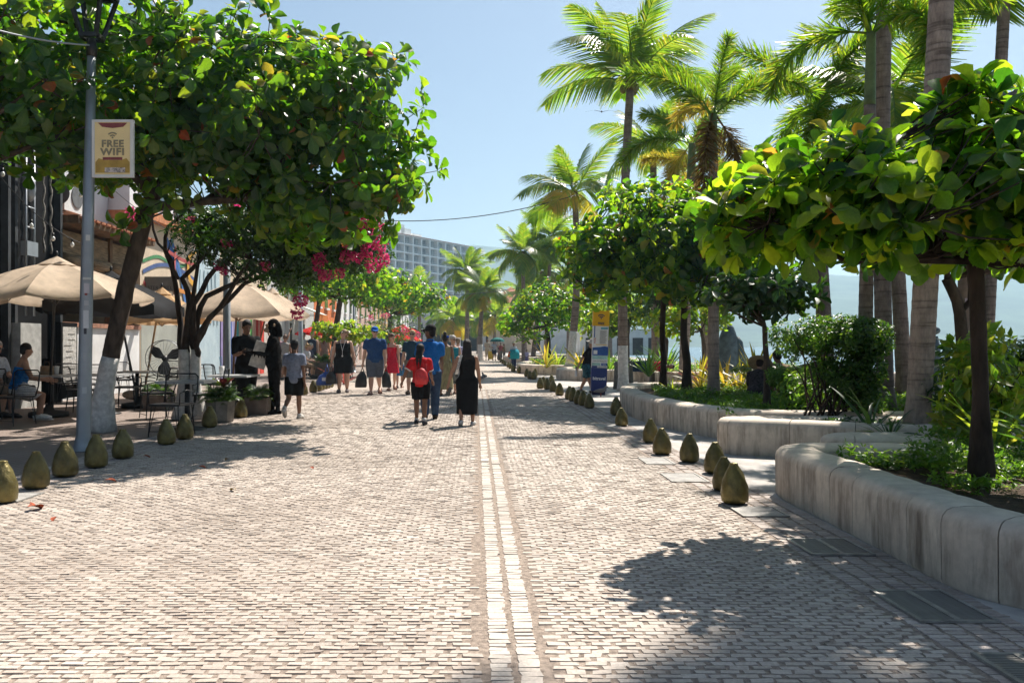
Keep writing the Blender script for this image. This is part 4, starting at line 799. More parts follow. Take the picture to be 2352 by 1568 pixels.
# black steel restaurant
t = thing('restaurant_building', 'black-painted restaurant front with steel columns and hanging ropes at the left edge', 'building', (FX, 16, 0))
pbox(t, 'wall', FX - 5, FX, 7, 19.0, 0, 8.2, PBLACK)
for y in (16.75, 17.0, 18.85): pbox(t, 'steel_column', FX + .002, FX + .16, y - .05, y + .05, 0, 8, mat('dull_steel', (.045, .048, .052), .6, .2, 5))
for i in range(6): MB().tube([(FX + .3, 17.1, 2.9 + i * .42), (FX + .3, 17.42, 2.9 + i * .42)], .02, 6).build('ladder_rung', GALV, t, True, True)
for y in (17.1, 17.42): MB().tube([(FX + .3, y, 1.9), (FX + .3, y, 5.4)], .025, 6).build('ladder_rail', GALV, t, True, True)
pbox(t, 'steel_plate', FX + .2, FX + .34, 17.08, 17.5, 3.15, 3.45, GALV)
for y in (17.9, 18.2):
    mb = MB(); P = [(FX + .25 + .02 * math.sin(i * 1.5), y + .02 * math.cos(i * 1.5), 6.8 - i * .1) for i in range(36)]; mb.tube(P, [.018 + .009 * (i % 2) for i in range(36)], 6); mb.build('rope', mat('rope', (.24, .22, .19), .9, .3, 20), t, True, True)
MB().ball((FX + .3, 17.25, 4.55), (.13, .1, .28), 8, 6).build('hanging_fish_sculpture', GALV, t, True, True)
pbox(t, 'service_hatch', FX + .002, FX + .3, 16.9, 17.7, 0, 1.75, mat('pale_grey_panel', (.42, .42, .40), .7))
t = thing('menu_cabinet', 'glass menu cabinet lit between the black front and the white low wall', 'cabinet', (FX + .35, 18.7, 0))
MB().box((0, 0, .95), (.12, .75, 1.7)).build('case', PBLACK, t); MB().box((.066, 0, 1.05), (.008, .62, 1.3)).build('glass', mat('menu_sheet', (.55, .53, .50), .3, .3, 22, spec=.6), t)
for i in range(9): MB().box((.073, random.uniform(-.12, .12), .5 + i * .13), (.004, random.uniform(.2, .4), .018)).build('printed_line', mat('print_dark', (.14, .13, .12), .8), t)
# timber porch with white low wall
t = thing('porch_house', 'white low-walled porch with rolled blinds and an air conditioner above', 'building', (FX, 21, 0))
pbox(t, 'low_wall', FX - .25, FX, 19.05, 23.6, 0, 1.72, PWHITE); pbox(t, 'coping', FX - .3, FX + .06, 19.05, 23.6, 1.722, 1.83, mat('coping_brick', (.34, .17, .11), .85, .25, 9, .3))
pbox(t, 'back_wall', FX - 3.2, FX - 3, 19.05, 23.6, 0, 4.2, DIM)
for y in (19.25, 20.6, 21.9, 23.3): pbox(t, 'post', FX - .2, FX - .05, y - .07, y + .07, 1.835, 4.1, WOODL if y < 19.5 else WOOD)
for y0, y1 in ((19.4, 20.5), (20.7, 21.8), (22.0, 23.2)):
    MB().tube([(FX - .1, y0, 3.35), (FX - .1, (y0 + y1) / 2, 3.3), (FX - .1, y1, 3.35)], [.13, .15, .13], 10).build('rolled_blind', mat('bamboo', (.24, .17, .10), .85, .35, 30, .5, stretch=(1, .1, 1)), t, True, True)
    pbox(t, 'blind', FX - .12, FX - .1, y0, y1, 3.35, 4.0, MATS['bamboo'])
pbox(t, 'roof_beam', FX - 3.2, FX + .45, 19.05, 23.6, 4.1, 4.28, WOOD)
for i in range(16): MB().box((FX - .4, 19.2 + i * .28, 4.33), (2.0, .2, .05), ry=.10).build('roof_tile', TERRA, t, False, True)
pbox(t, 'upper_wall', FX - 4, FX - .9, 19.05, 23.6, 4.42, 8.4, mat('blue_white_render', (.60, .63, .66), .9, .08, 1.0)); 
t = thing('air_conditioner', 'white air conditioner box on the ledge behind the lamp post', 'air conditioner', (FX - .3, 20.0, 4.47))
MB().box((0, 0, .38), (.38, .95, .72)).build('case', mat('ac_white', (.62, .63, .62), .6, .06), t)
MB().lathe([(.27, 0), (.27, .02), (.24, .025), (.03, .025)], 20).build('fan_grille', mat('ac_grille', (.12, .125, .13), .6), t).matrix_basis = Matrix.Translation((.192, .12, .4)) @ Matrix.Rotation(R(90), 4, 'Y')
o = MB().lathe([(.27, 0), (.27, .02), (.24, .025), (.03, .025)], 20).build('fan_grille', MATS['ac_grille'], t); o.matrix_basis = Matrix.Translation((.05, -.477, .4)) @ Matrix.Rotation(R(90), 4, 'X')
for dy in (-.35, .35): MB().box((0, dy, .01), (.3, .05, .02)).build('foot', BLACKM, t)
# mural house
t = thing('mural_house', 'cream house with a mural of coloured ribbons and an orange cornice', 'building', (FX, 26, 0))
pbox(t, 'wall', FX - 4, FX, 23.65, 28.4, 0, 4.9, CREAM); pbox(t, 'lower_wall', FX - .02, FX + .012, 23.7, 28.35, 0, 1.9, PGREY)
pbox(t, 'cornice', FX - 4, FX + .28, 23.65, 28.4, 4.9, 5.15, mat('orange_cornice', (.50, .20, .09), .8)); pbox(t, 'upper_wall', FX - 4, FX - .3, 23.65, 28.4, 5.15, 8.2, MATS['blue_white_render'])
for y in (24.6, 26.2, 27.6): pbox(t, 'window', FX - .3, FX - .27, y - .35, y + .35, 5.5, 6.9, GLASSD)
def ribbon(par, pts, w, col, x):
    P = smooth_path([(p[0], p[1]) for p in pts], .12); V = []; F = []
    for i, p in enumerate(P):
        d = (P[min(i + 1, len(P) - 1)] - P[max(i - 1, 0)]).normalized(); n = Vector((-d.y, d.x)) * w; V += [(x, p.x + n.x, p.y + n.y), (x, p.x - n.x, p.y - n.y), (x - .004, p.x + n.x, p.y + n.y), (x - .004, p.x - n.x, p.y - n.y)]
    for i in range(len(P) - 1): a = i * 4; F += [(a, a + 1, a + 5, a + 4), (a + 2, a + 6, a + 7, a + 3)]
    MB().add(V, F).build('mural_ribbon', paint(col), par, False, True)
rb = [([(23.8, 3.7), (25, 3.95), (26.5, 3.8), (28.2, 4.1)], .05, (.06, .22, .09)), ([(23.8, 3.4), (25, 3.7), (26.4, 3.75), (28.2, 3.5)], .06, (.06, .10, .24)), ([(25.5, 4.6), (26.4, 3.9), (27.2, 3.2), (28.2, 2.3)], .13, (.05, .13, .34)), ([(26.0, 4.6), (26.8, 3.6), (27.3, 2.6), (28.0, 1.95)], .09, (.06, .16, .38)),
    ([(23.8, 2.6), (25, 2.75), (26, 3.05), (28.2, 2.95)], .07, (.55, .22, .05)), ([(23.8, 3.1), (25, 2.7), (26.2, 2.6), (27, 2.3)], .06, (.30, .05, .05)), ([(25, 2.2), (26.2, 2.35), (27.4, 2.6), (28.2, 2.5)], .07, (.06, .10, .24)), ([(28.2, 4.5), (27.5, 4.1), (27.6, 3.5), (28.2, 3.3)], .10, (.62, .33, .05)), ([(25.6, 4.2), (26.8, 4.05), (28.2, 4.0)], .06, (.34, .06, .06)), ([(26.3, 4.4), (26.2, 3.4), (26.4, 2.4), (26.6, 2.0)], .07, (.42, .10, .09))]
for i, (p, w, c) in enumerate(rb): ribbon(t, p, w, c, FX + .016 + .005 * i)
t = thing('painted_house', 'narrow pale blue house with painted swirls next to the mural', 'building', (FX, 29.5, 0))
pbox(t, 'wall', FX - 4, FX, 28.45, 31.0, 0, 6.2, mat('pale_blue_paint', (.50, .60, .64), .8, .22, 2.0, col2=(.36, .46, .52)))
for i in range(5): ribbon(t, [(28.8 + i * .4, 3.9), (28.7 + i * .45, 3.0), (29.1 + i * .4, 2.0)], .035, (.10, .18, .24), FX + .008 + .005 * i)
# striped house: boards of different colours
t = thing('striped_house', 'shop front of upright boards in purple, blue, orange, green and red', 'building', (FX, 34, 0))
pbox(t, 'wall', FX - 4, FX - .02, 31.05, 38.0, 0, 5.0, CREAM)
seq = [(.30, .24, .45), (.30, .24, .45), (.02, .10, .36), (.02, .10, .36), (.36, .33, .55), (.36, .33, .55), (.06, .38, .40), (.45, .35, .27), (.50, .38, .33), (.55, .17, .03), (.52, .36, .32), (.46, .37, .28), (.06, .26, .05), (.46, .37, .28), (.52, .30, .28), (.38, .03, .03), (.50, .24, .20), (.62, .05, .03), (.62, .05, .03), (.55, .5, .46), (.55, .5, .46)]
for i, c in enumerate(seq): pbox(t, 'board', FX - .018, FX + .03 + .012 * (i % 2), 31.07 + i * .33, 31.07 + i * .33 + .322, 0, 3.1, paint(c))
# white brick shop with fringed awnings
WBRICK = brick_mat('white_brick', (.62, .62, .61), (.56, .56, .55), (.42, .42, .41), .25, .08, .01)
t = thing('white_brick_shop', 'white brick shop with orange and cream fringed awnings', 'building', (FX, 43, 0))
pbox(t, 'wall', FX - 4, FX, 38.1, 49, 0, 5.2, WBRICK)
for y in (39.6, 42.6, 45.8): pbox(t, 'doorway', FX - .02, FX + .02, y - .55, y + .55, 0, 2.4, DIM); pbox(t, 'pillar', FX + .001, FX + .18, y - .95, y - .7, 0, 3.0, WBRICK)  # doorways are flat dark panels, the shade inside painted on
def awning(y0, y1, z, col, fr, lab):
    a = thing('shop_awning', lab, 'awning', (FX + .1, (y0 + y1) / 2, z)); w = (y1 - y0) / 2
    MB().plate([(0, -w, .45), (1.1, -w, 0), (1.1, w, 0), (0, w, .45)], (0, 0, 1), .03).build('canopy', fabric((.56, .54, .50)), a)
    mb = MB(); n = int(2 * w / .07)
    for i in range(n): mb.box((1.11, -w + (i + .5) * 2 * w / n, -.17 - .03 * (i % 2)), (.02, .05, .36))
    f = mb.build('fringe', fabric(col), a); f['kind'] = 'stuff'
    for s in (-1, 1): MB().tube([(0, s * w * .9, 0), (1.08, s * w * .9, -.01)], .015, 5).build('bracket', BLACKM, a)
awning(33.6, 35.2, 2.75, (.62, .55, .42), 1, 'cream fringed awning above the red boards')
awning(36.0, 37.6, 2.75, (.62, .34, .10), 1, 'cream and orange fringed awning behind the waiter')
awning(44.4, 46.8, 2.9, (.68, .24, .07), 1, 'orange fringed awning further along the white brick shop')
# more of the street on the left
def house(label, y0, y1, h, col, ndoor, roof=None, x=FX):
    t = thing('town_house', label, 'building', (x, (y0 + y1) / 2, 0)); w = y1 - y0
    pbox(t, 'wall', x - 5, x, y0, y1, 0, h, col); pbox(t, 'cornice', x - 5.1, x + .25, y0 + .02, y1 - .02, h, h + .25, roof or PWHITE)
    for i in range(ndoor):
        y = y0 + (i + .5) * w / ndoor; pbox(t, 'door', x - .03, x + .03, y - .6, y + .6, 0, 2.5, WOOD); pbox(t, 'lintel', x + .001, x + .1, y - .75, y + .75, 2.5, 2.7, PWHITE)
        if h > 5: pbox(t, 'window', x - .03, x + .025, y - .5, y + .5, 3.6, 5.0, GLASSD); pbox(t, 'sill', x + .001, x + .15, y - .6, y + .6, 3.48, 3.6, PWHITE)
    return t
house('orange town house behind the slim tree', 49.1, 57, 5.5, paint((.60, .17, .05)), 3)
house('white two-storey town house with lilac bunting', 57.1, 67, 6.6, PWHITE, 4)
house('pale pink town house under the palms', 67.1, 80, 5.8, paint((.52, .36, .30)), 4)
house('ochre town house near the end of the street', 80.1, 95, 7.0, paint((.50, .33, .14)), 5, TERRA)
house('white town house at the far end of the street', 95.1, 118, 6.0, PWHITE, 6, TERRA)
# arcade across the end of the street
t = thing('arcade_building', 'pale arcade of round arches closing the end of the street', 'building', (-6, 150, 0)); PALEG = mat('arcade_render', (.46, .46, .46), .9, .12, .5)
for i in range(12):
    x = -24 + i * 3.6; mb = MB(); V = [(x, 150, 0), (x + .6, 150, 0)]; arch = [(x + 1.8 + 1.2 * math.cos(a), 150, 3.0 + 1.2 * math.sin(a)) for a in [math.pi - k * math.pi / 8 for k in range(9)]]
    mb.box((x + .3, 150, 2.6), (.6, .5, 5.2)); top = []
    for k in range(8): p, q = arch[k], arch[k + 1]; mb.add([(p[0], 149.75, p[2]), (q[0], 149.75, q[2]), (q[0], 149.75, 5.2), (p[0], 149.75, 5.2), (p[0], 150.2, p[2]), (q[0], 150.2, q[2])], [(0, 1, 2, 3), (0, 4, 5, 1)])
    mb.build('arch', PALEG, t, False, True)
pbox(t, 'back_wall', -24, 19, 153, 153.5, 0, 5, DIM); pbox(t, 'parapet', -24.2, 19.4, 149.6, 153.6, 5.2, 6.2, PALEG); pbox(t, 'sign_band', 2, 10, 149.4, 149.58, 3.6, 4.6, paint((.03, .07, .20)))
t = thing('sea_building', 'low white building with pointed arches far off on the sea side', 'building', (16, 95, 0))
pbox(t, 'wall', 12, 22, 95, 99, 0, 3.0, PWHITE)
for i in range(5): pbox(t, 'arch', 12.6 + i * 1.8, 13.8 + i * 1.8, 94.95, 94.99, 0, 2.0, DIM)  # flat dark panels; shade under the arches is painted
t = thing('white_block', 'plain white block behind the leaning palm', 'building', (12, 112, 0)); pbox(t, 'wall', 9.5, 17, 112, 122, 0, 8.8, PWHITE); pbox(t, 'sign_panel', 11, 14, 111.9, 111.98, 6.2, 7.6, paint((.10, .16, .30)))
for i in range(4): pbox(t, 'window', 10 + i * 1.7, 11 + i * 1.7, 111.93, 111.99, 3.5, 5, GLASSD)
t = thing('tiled_roof_house', 'small house with a red tiled roof above the far trees', 'building', (5, 125, 0)); pbox(t, 'wall', 2, 9, 125, 132, 0, 7.5, CREAM); MB().add([(1.5, 124.5, 7.5), (9.5, 124.5, 7.5), (9.5, 132.5, 7.5), (1.5, 132.5, 7.5), (5.5, 128.5, 10.2)], [(0, 1, 4), (1, 2, 4), (2, 3, 4), (3, 0, 4), (3, 2, 1, 0)]).build('roof', TERRA, t, False, True)
# ------------------------------------------------------------------ the hotel
A0 = AT(862, 525, 290); A1 = AT(1088, 563, 345); W_ = math.hypot(A1.x - A0.x, A1.y - A0.y); rz = math.atan2(A1.y - A0.y, A1.x - A0.x)
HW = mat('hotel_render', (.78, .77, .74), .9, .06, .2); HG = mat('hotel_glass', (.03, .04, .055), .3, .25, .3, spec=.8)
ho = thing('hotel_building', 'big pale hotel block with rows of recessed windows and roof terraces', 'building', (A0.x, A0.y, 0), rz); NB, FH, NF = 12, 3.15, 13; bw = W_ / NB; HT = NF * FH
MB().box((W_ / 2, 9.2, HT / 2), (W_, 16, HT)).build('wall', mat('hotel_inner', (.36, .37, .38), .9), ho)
wm = MB().box((0, 0, 0), (bw * .62, .12, 2.1)).mesh('window', HG); wm2 = MB().box((0, 0, 0), (bw * .34, .1, 2.1)).mesh('window', HG); cm = MB().box((0, 0, 0), (bw * .16, .06, 2.0)).mesh('curtain', mat('curtain', (.42, .42, .40), .9))
for f in range(NF):
    MB().box((W_ / 2, .3, f * FH + .25), (W_, 1.7, .5)).build('floor_slab', HW, ho)
    for b in range(NB):
        o = link('window', wm if b % 2 else wm2, ho); o.location = ((b + .5) * bw, 1.1, f * FH + 1.75)
        q = link('curtain', cm, ho); q.location = ((b + .5) * bw + random.uniform(-.25, .25) * bw, 1.02, f * FH + 1.7)
        MB().box(((b + .5) * bw, -.45, f * FH + .95), (bw * .8, .04, .06)).build('railing', HW, ho)
for b in range(NB + 1): MB().box((b * bw, .28, HT / 2), (.55 if b % 2 else .8, 1.76, HT)).build('pier', HW, ho)
MB().box((W_ / 2, 8, HT + .3), (W_ + .6, 18, .6)).build('parapet', HW, ho); MB().box((W_ / 2, -.9, HT + .35), (W_ * .9, .5, .25)).build('tiled_edge', TERRA, ho)
for x0, x1, h in ((3, 9, 3.2), (7, 11, 4.6), (10.5, 16, 2.6), (17, 25, 3.0), (19, 21, 4.2), (26, 32, 1.6)): MB().box(((x0 + x1) / 2, 7, HT + .6 + h / 2), (x1 - x0, 8, h)).build('penthouse', HW if x0 != 10.5 else mat('hotel_grey', (.24, .26, .28), .8), ho)
MB().box((W_ + 1.8, 3, HT - 5.6), (4.6, 7, .5)).build('terrace_deck', HW, ho); MB().box((W_ + .6, 3, HT - .8), (4.2, 7, .35)).build('pergola_roof', HW, ho)
for x in (-.5, 2.3): MB().box((W_ + x, 0, HT - 3), (.3, .3, 4.4)).build('pergola_post', HW, ho)
for i in range(10): MB().box((W_ - .4 + i * .48, -.4, HT - 4.8), (.06, .06, 1.1)).build('baluster', HW, ho)
MB().box((W_ + 1.8, -.4, HT - 4.2), (4.5, .08, .08)).build('handrail', HW, ho)
for x in (8, 20): MB().ball((x, 6, HT + 5.5), (.8, .8, .8), 10, 6).build('roof_dome', HW, ho, True)
# ================================================================== STREET FURNITURE
def text_mesh(txt, size, ext=.002, spacing=1.0, bold=0.0):
    c = bpy.data.curves.new('lettering', 'FONT'); c.body = txt; c.size = size; c.extrude = ext; c.align_x = 'CENTER'; c.align_y = 'CENTER'; c.space_character = spacing; c.resolution_u = 3; c.offset = bold
    o = bpy.data.objects.new('lettering', c); return evaluated(o)
def lettering(txt, size, m, parent, loc, rot=(R(90), 0, 0), spacing=1.0, sx=1.0, bold=0.0):
    me = text_mesh(txt, size, .002, spacing, bold); me.materials.clear(); me.materials.append(m); o = link('lettering', me, parent); o.location = loc; o.rotation_euler = rot; o.scale = (sx, 1, 1); return o
def wifi_icon(par, c, r, m, y=-.003):
    """arcs and dot in the x-z plane of the sign"""
    for rr in (r, r * .62):
        mb = MB(); V = []; n = 10
        for i in range(n + 1):
            a = R(45 + 90 * i / n); 
            for q in (rr, rr - r * .2): V += [(c[0] + q * math.cos(a), y, c[1] + q * math.sin(a)), (c[0] + q * math.cos(a), y + .003, c[1] + q * math.sin(a))]
        F = []
        for i in range(n): a = i * 4; F += [(a, a + 4, a + 6, a + 2), (a, a + 1, a + 5, a + 4), (a + 2, a + 6, a + 7, a + 3)]
        mb.add(V, F).build('wifi_arc', m, par)
    MB().tube([(c[0], y, c[1] + r * .18), (c[0], y + .003, c[1] + r * .18)], r * .15, 10).build('wifi_dot', m, par)
# ---- lamp post with the free wifi sign
b = G(191, 1035); lp = thing('street_lamp', 'tall grey lamp post with stickers and a black lantern on the left', 'street lamp', b); Hp = 4.88; lean = .105
def PL(z): return Vector((lean * z / Hp, 0, z))
MB().tube([(0, 0, 0), (0, 0, .02), (0, 0, .021), PL(.12), PL(.2), PL(2.5), PL(Hp)], [.13, .13, .118, .10, .085, .072, .05], 18).build('pole', GALV, lp, True)
MB().tube([PL(Hp - .02), PL(Hp + .1), PL(Hp + .2)], [.062, .062, .04], 12).build('collar', BLACKM, lp, True)
ln = MB(); base = PL(Hp + .22)
for sx in (-1, 1):
    for sy in (-1, 1): ln.tube([base + Vector((sx * .09, sy * .09, 0)), base + Vector((sx * .22, sy * .22, .55))], .032, 5)
for z, w in ((0, .10), (.54, .22)):
    for s in (-1, 1): ln.box(base + Vector((0, s * w, z)), (2 * w, .05, .05)); ln.box(base + Vector((s * w, 0, z)), (.05, 2 * w - .06, .05))
ln.build('lantern_frame', BLACKM, lp); MB().box(base + Vector((0, 0, .60)), (.5, .5, .06), taper=.7).build('lantern_cap', BLACKM, lp); MB().box(base + Vector((0, 0, .555)), (.26, .26, .02)).build('led_panel', mat('led_panel', (.5, .5, .46), .4), lp)
for z, c, w, h in ((2.62, (.55, .55, .53), .05, .07), (2.12, (.5, .5, .48), .09, .03), (2.0, (.48, .45, .47), .06, .12), (1.95, (.25, .05, .05), .03, .07), (1.62, (.55, .56, .57), .06, .22), (1.5, (.06, .06, .07), .03, .12), (1.82, (.40, .40, .42), .05, .06), (.75, (.42, .44, .46), .05, .08)):
    p = PL(z); MB().box((p.x + .035 * (1 if w > .04 else .8), -.0735 + .006 * (z > 2.4), z), (w, .006, h), rz=.35).build('sticker', paint(c), lp)
# sign
sg = thing('wifi_sign', 'white-framed yellow FREE WIFI sign clamped to the lamp post', 'sign', b + PL(3.72) + Vector((.30, -.02, 0)), .0)
MB().box((0, 0, 0), (.45, .035, .665)).build('panel', mat('sign_yellow', (.84, .66, .33), .45, .05, 3), sg)
fr = MB()
for s in (-1, 1): fr.box((s * .236, -.002, 0), (.034, .05, .705)); fr.box((0, -.0022, s * .3375), (.437, .049, .031))
fr.build('frame', mat('sign_white', (.68, .68, .66), .5, .05), sg)
MAR = mat('sign_maroon', (.24, .06, .06), .5); OLV = mat('sign_grey', (.28, .24, .15), .5); OCH = mat('sign_ochre', (.45, .29, .06), .5)
MB().plate([(-.21, -.0185, -.30), (.21, -.0185, -.30), (.21, -.0185, -.17), (.17, -.0185, -.12), (.1, -.0185, -.145), (-.1, -.0185, -.145), (-.17, -.0185, -.12), (-.21, -.0185, -.17)], (0, -1, 0), .001).build('ochre_border', OCH, sg)
MB().plate([(-.18, -.0185, .315), (-.13, -.0185, .265), (.0, -.0185, .25), (.13, -.0185, .265), (.18, -.0185, .315)], (0, -1, 0), .001).build('maroon_header', MAR, sg)
lettering('FREE', .118, OLV, sg, (0, -.020, .055), sx=1.04, spacing=1.10, bold=.0045); lettering('WIFI', .118, OLV, sg, (0, -.020, -.045), sx=1.15, spacing=1.10, bold=.0045); wifi_icon(sg, (0, .12), .08, OLV, -.022)
MB().box((0, -.0212, -.125), (.24, .002, .035)).build('maroon_strip', MAR, sg); MB().box((.03, -.0205, -.265), (.25, .002, .06)).build('photo_strip', mat('photo_print', (.50, .44, .40), .5, .5, 30), sg)
for z in (.27, -.26): MB().box((-.27, 0, z), (.07, .03, .03)).build('clamp', GALV, sg)
# other posts
def post(label, p, h, r, top=None, rings=()):
    t = thing('street_lamp', label, 'street lamp', p); MB().tube([(0, 0, 0), (0, 0, .03), (0, 0, .031), (0, 0, .15), (0, 0, h)], [r * 2, r * 2, r * 1.5, r * 1.05, r * .75], 14).build('pole', GALV, t, True)
    if top: MB().box((0, -.15, h + .02), (.16, .5, .07)).build('lamp_head', BLACKM, t)
    return t
post('pale lamp post rising through the bougainvillea', G(521, 945), 5.6, .075, True)
post('thin lamp post behind the man in the blue cap', G(813, 855), 5.4, .07, True)
post('lamp post among the shops left of the slim tree', G(722, 872) + Vector((-.5, 0, 0)), 5.2, .09, True)
post('thin grey pole behind the yellow almond by the totem', Vector((5.6, 40, 0)), 5.6, .08, True)
post('white far-off pole in front of the arcade', Vector((-3.6, 95, 0)), 5.0, .07, True)
# brownish sticker post with floodlights, a bird on it, and its neighbour
b = Vector((6.9, 11.7, 0)); t = thing('floodlight_post', 'brown post with stickers carrying white floodlights at the right edge', 'street lamp', b); MB().tube([(0, 0, 0), (.0, 0, 2.2), (.52, 0, 4.4)], [.085, .075, .06], 14).build('pole', mat('brown_pole', (.26, .19, .15), .8, .15, 6), t, True)
WHT = mat('floodlight_white', (.50, .48, .45), .6, .12, 12)
for dx, dz, ax in ((.62, 4.52, .25), (.78, 4.25, .55), (.50, 4.3, -.2), (.46, 4.05, .1)):
    o = MB().lathe([(.05, .17), (.075, .15), (.085, .05), (.105, -.12), (.11, -.16), (.09, -.165)], 14).build('floodlight', WHT, t, True); o.location = (dx, -.06, dz); o.rotation_euler = (.15, ax * -1, 0)
MB().box((.02, -.08, 1.15), (.07, .01, .11)).build('sticker', paint((.45, .30, .33)), t); MB().box((.0, -.08, 1.9), (.06, .01, .12)).build('sticker', paint((.50, .40, .46)), t); MB().box((-.1, -.07, 2.5), (.32, .05, .10)).build('sign_plate', WHT, t)
t = thing('street_lamp', 'grey post beside the right-edge palm, in front of the sea', 'street lamp', (9.2, 15.4, 0)); MB().tube([(0, 0, 0), (0, 0, 4.5)], [.10, .08], 14).build('pole', GALV, t, True); MB().box((0, -.2, 4.5), (.2, .5, .08)).build('lamp_head', BLACKM, t)
# ---- bollards like tied sacks
def sack_mesh():
    V = []; F = []; nr, n = 22, 28; prof = [(.0, .080), (.01, .108), (.06, .122), (.25, .128), (.45, .118), (.62, .098), (.78, .073), (.88, .052), (.93, .041), (.955, .036), (.975, .037), (.99, .032), (1.0, .016)]
    zs = np.concatenate([np.linspace(0, .9, 16), np.linspace(.92, 1.0, 7)]); rr = np.interp(zs, [p[0] for p in prof], [p[1] for p in prof])
    for z, r in zip(zs, rr):
        for j in range(n):
            w = 2 * math.pi * j / n; tw = w + 2.6 * z; amp = .10 * min(1, max(0, (z - .12) / .5)) + .02
            k = 1 + amp * (abs(math.sin(tw * 3.5 / 1.0)) - .6) + (.12 * math.sin(w * 5) if z > .955 else 0); V.append((r * k * math.cos(w), r * k * math.sin(w), z * .365))
    for i in range(len(zs) - 1):
        for j in range(n): j2 = (j + 1) % n; F.append((i * n + j, i * n + j2, (i + 1) * n + j2, (i + 1) * n + j))
    F.append(tuple((len(zs) - 1) * n + j for j in range(n))); F.append(tuple(range(n - 1, -1, -1))); return MB().add(V, F).mesh('sack_body', mat('bronze_patina', (.15, .12, .038), .36, .3, 9, .3, .45, .5, bscale=60, isl=.2), True)
SACK = sack_mesh(); SKIRT = MB().lathe([(.09, 0), (.096, .012), (.09, .016)], 20).mesh('foot_ring', BLACKM)
ORD = ['first', 'second', 'third', 'fourth', 'fifth', 'sixth', 'seventh', 'eighth', 'ninth', 'tenth', 'eleventh', 'twelfth', 'thirteenth', 'fourteenth', 'fifteenth', 'sixteenth', 'seventeenth', 'eighteenth', 'nineteenth', 'twentieth', 'twenty-first', 'twenty-second', 'twenty-third', 'twenty-fourth', 'twenty-fifth', 'twenty-sixth', 'twenty-seventh', 'twenty-eighth', 'twenty-ninth', 'thirtieth', 'thirty-first', 'thirty-second', 'thirty-third', 'thirty-fourth', 'thirty-fifth']
def bollards(pts, side):
    pts = sorted(pts, key=lambda q: -q[1])
    for i, (u, v) in enumerate(pts):
        p = G(u, v - 4); t = thing('sack_bollard', 'olive bronze bollard like a tied sack, %s from the front in the %s row' % (ORD[i], side), 'bollard', p, random.uniform(0, 6.28), group='sack bollards along the street'); s = random.uniform(.97, 1.04) * (.85 if side == 'right' else .94); t.scale = (s, s, s * random.uniform(.97, 1.05)); t.rotation_euler.x = random.uniform(-.03, .03); t.rotation_euler.y = random.uniform(-.03, .03)
        o = link('sack_body', SACK, t); o.location.z = .004; link('foot_ring', SKIRT, t)
bollards([(3, 1158), (82, 1125), (150, 1098), (221, 1077), (282, 1056), (383, 1024), (424, 1012), (481, 985), (553, 963), (568, 955), (697, 911), (720, 905), (730.6, 902), (738, 899), (745.6, 897), (752, 895), (758, 893)], 'left')
bollards([(1688, 1160), (1665, 1130), (1642, 1090), (1583, 1065), (1521, 1047), (1495, 1020), (1428, 982), (1415, 957), (1354, 941), (1340, 935), (1329, 932), (1316.5, 925), (1308, 921), (1285, 912), (1271, 903), (1257, 898), (1267, 887), (1241, 896), (1248, 892), (1226, 875), (1217.6, 874), (1229, 868), (1210, 869), (1192.6, 861), (1179, 858), (1172.6, 851), (1167.6, 848), (1160, 843), (1155, 839), (1151, 836), (1147.6, 832), (1144, 829)], 'right')
# ---- information totem
b = G(1374, 906); t = thing('information_totem', 'tall blue and white information totem with a yellow FREE wifi head', 'information totem', b, -.05); t.rotation_euler.y = .035
NAVY = mat('totem_navy', (.018, .035, .17), .4, .08); TW = mat('totem_white', (.75, .76, .78), .4, .04); BLU = mat('totem_blue', (.03, .10, .36), .4); TEAL = mat('totem_teal', (.32, .52, .52), .4); YEL = mat('totem_yellow', (.75, .42, .02), .4, .05); INK = mat('totem_ink', (.05, .05, .10), .5); TXT = mat('totem_text', (.30, .31, .34), .6)
MB().box((0, 0, .05), (.34, .16, .10)).build('plinth', mat('totem_plinth', (.02, .02, .06), .5), t); MB().box((0, 0, .40), (.40, .18, .60)).build('navy_base', NAVY, t); MB().box((0, 0, 1.24), (.398, .178, 1.08)).build('white_panel', TW, t)
MB().box((0, 0, 1.98), (.42, .20, .395)).build('yellow_head', YEL, t); wifi_icon(t, (0, 1.955), .13, INK, -.104); lettering('FREE', .08, INK, t, (0, -.102, 1.845), bold=.003)
lettering('bitravel', .115, TW, t, (0, -.0925, .42), sx=.95, bold=.003)
def pan(x0, x1, z0, z1, m, nm, d=.0915): MB().box(((x0 + x1) / 2, -d, (z0 + z1) / 2), (x1 - x0, .003, z1 - z0)).build(nm, m, t)
pan(-.199, .199, 1.02, 1.22, BLU, 'blue_band'); MB().plate([(-.199, -.093, 1.22), (.199, -.093, 1.22), (.199, -.093, 1.25), (.1, -.093, 1.262), (.0, -.093, 1.24), (-.1, -.093, 1.23)], (0, -1, 0), .001).build('blue_wave', BLU, t)
pan(-.17, -.07, 1.05, 1.15, TW, 'white_square', .0945); pan(-.199, .199, .92, 1.015, TEAL, 'teal_band'); lettering('UNA DIMENSIÓN', .047, INK, t, (0, -.0925, .872)); pan(-.199, .02, .755, .825, TEAL, 'teal_arrow'); pan(.04, .199, .755, .825, BLU, 'blue_tag'); lettering('GO', .06, TW, t, (.12, -.0945, .79)); pan(-.199, -.06, .702, .75, NAVY, 'navy_tag', .0905); lettering('DISCOVER', .05, INK, t, (.07, -.0925, .725))
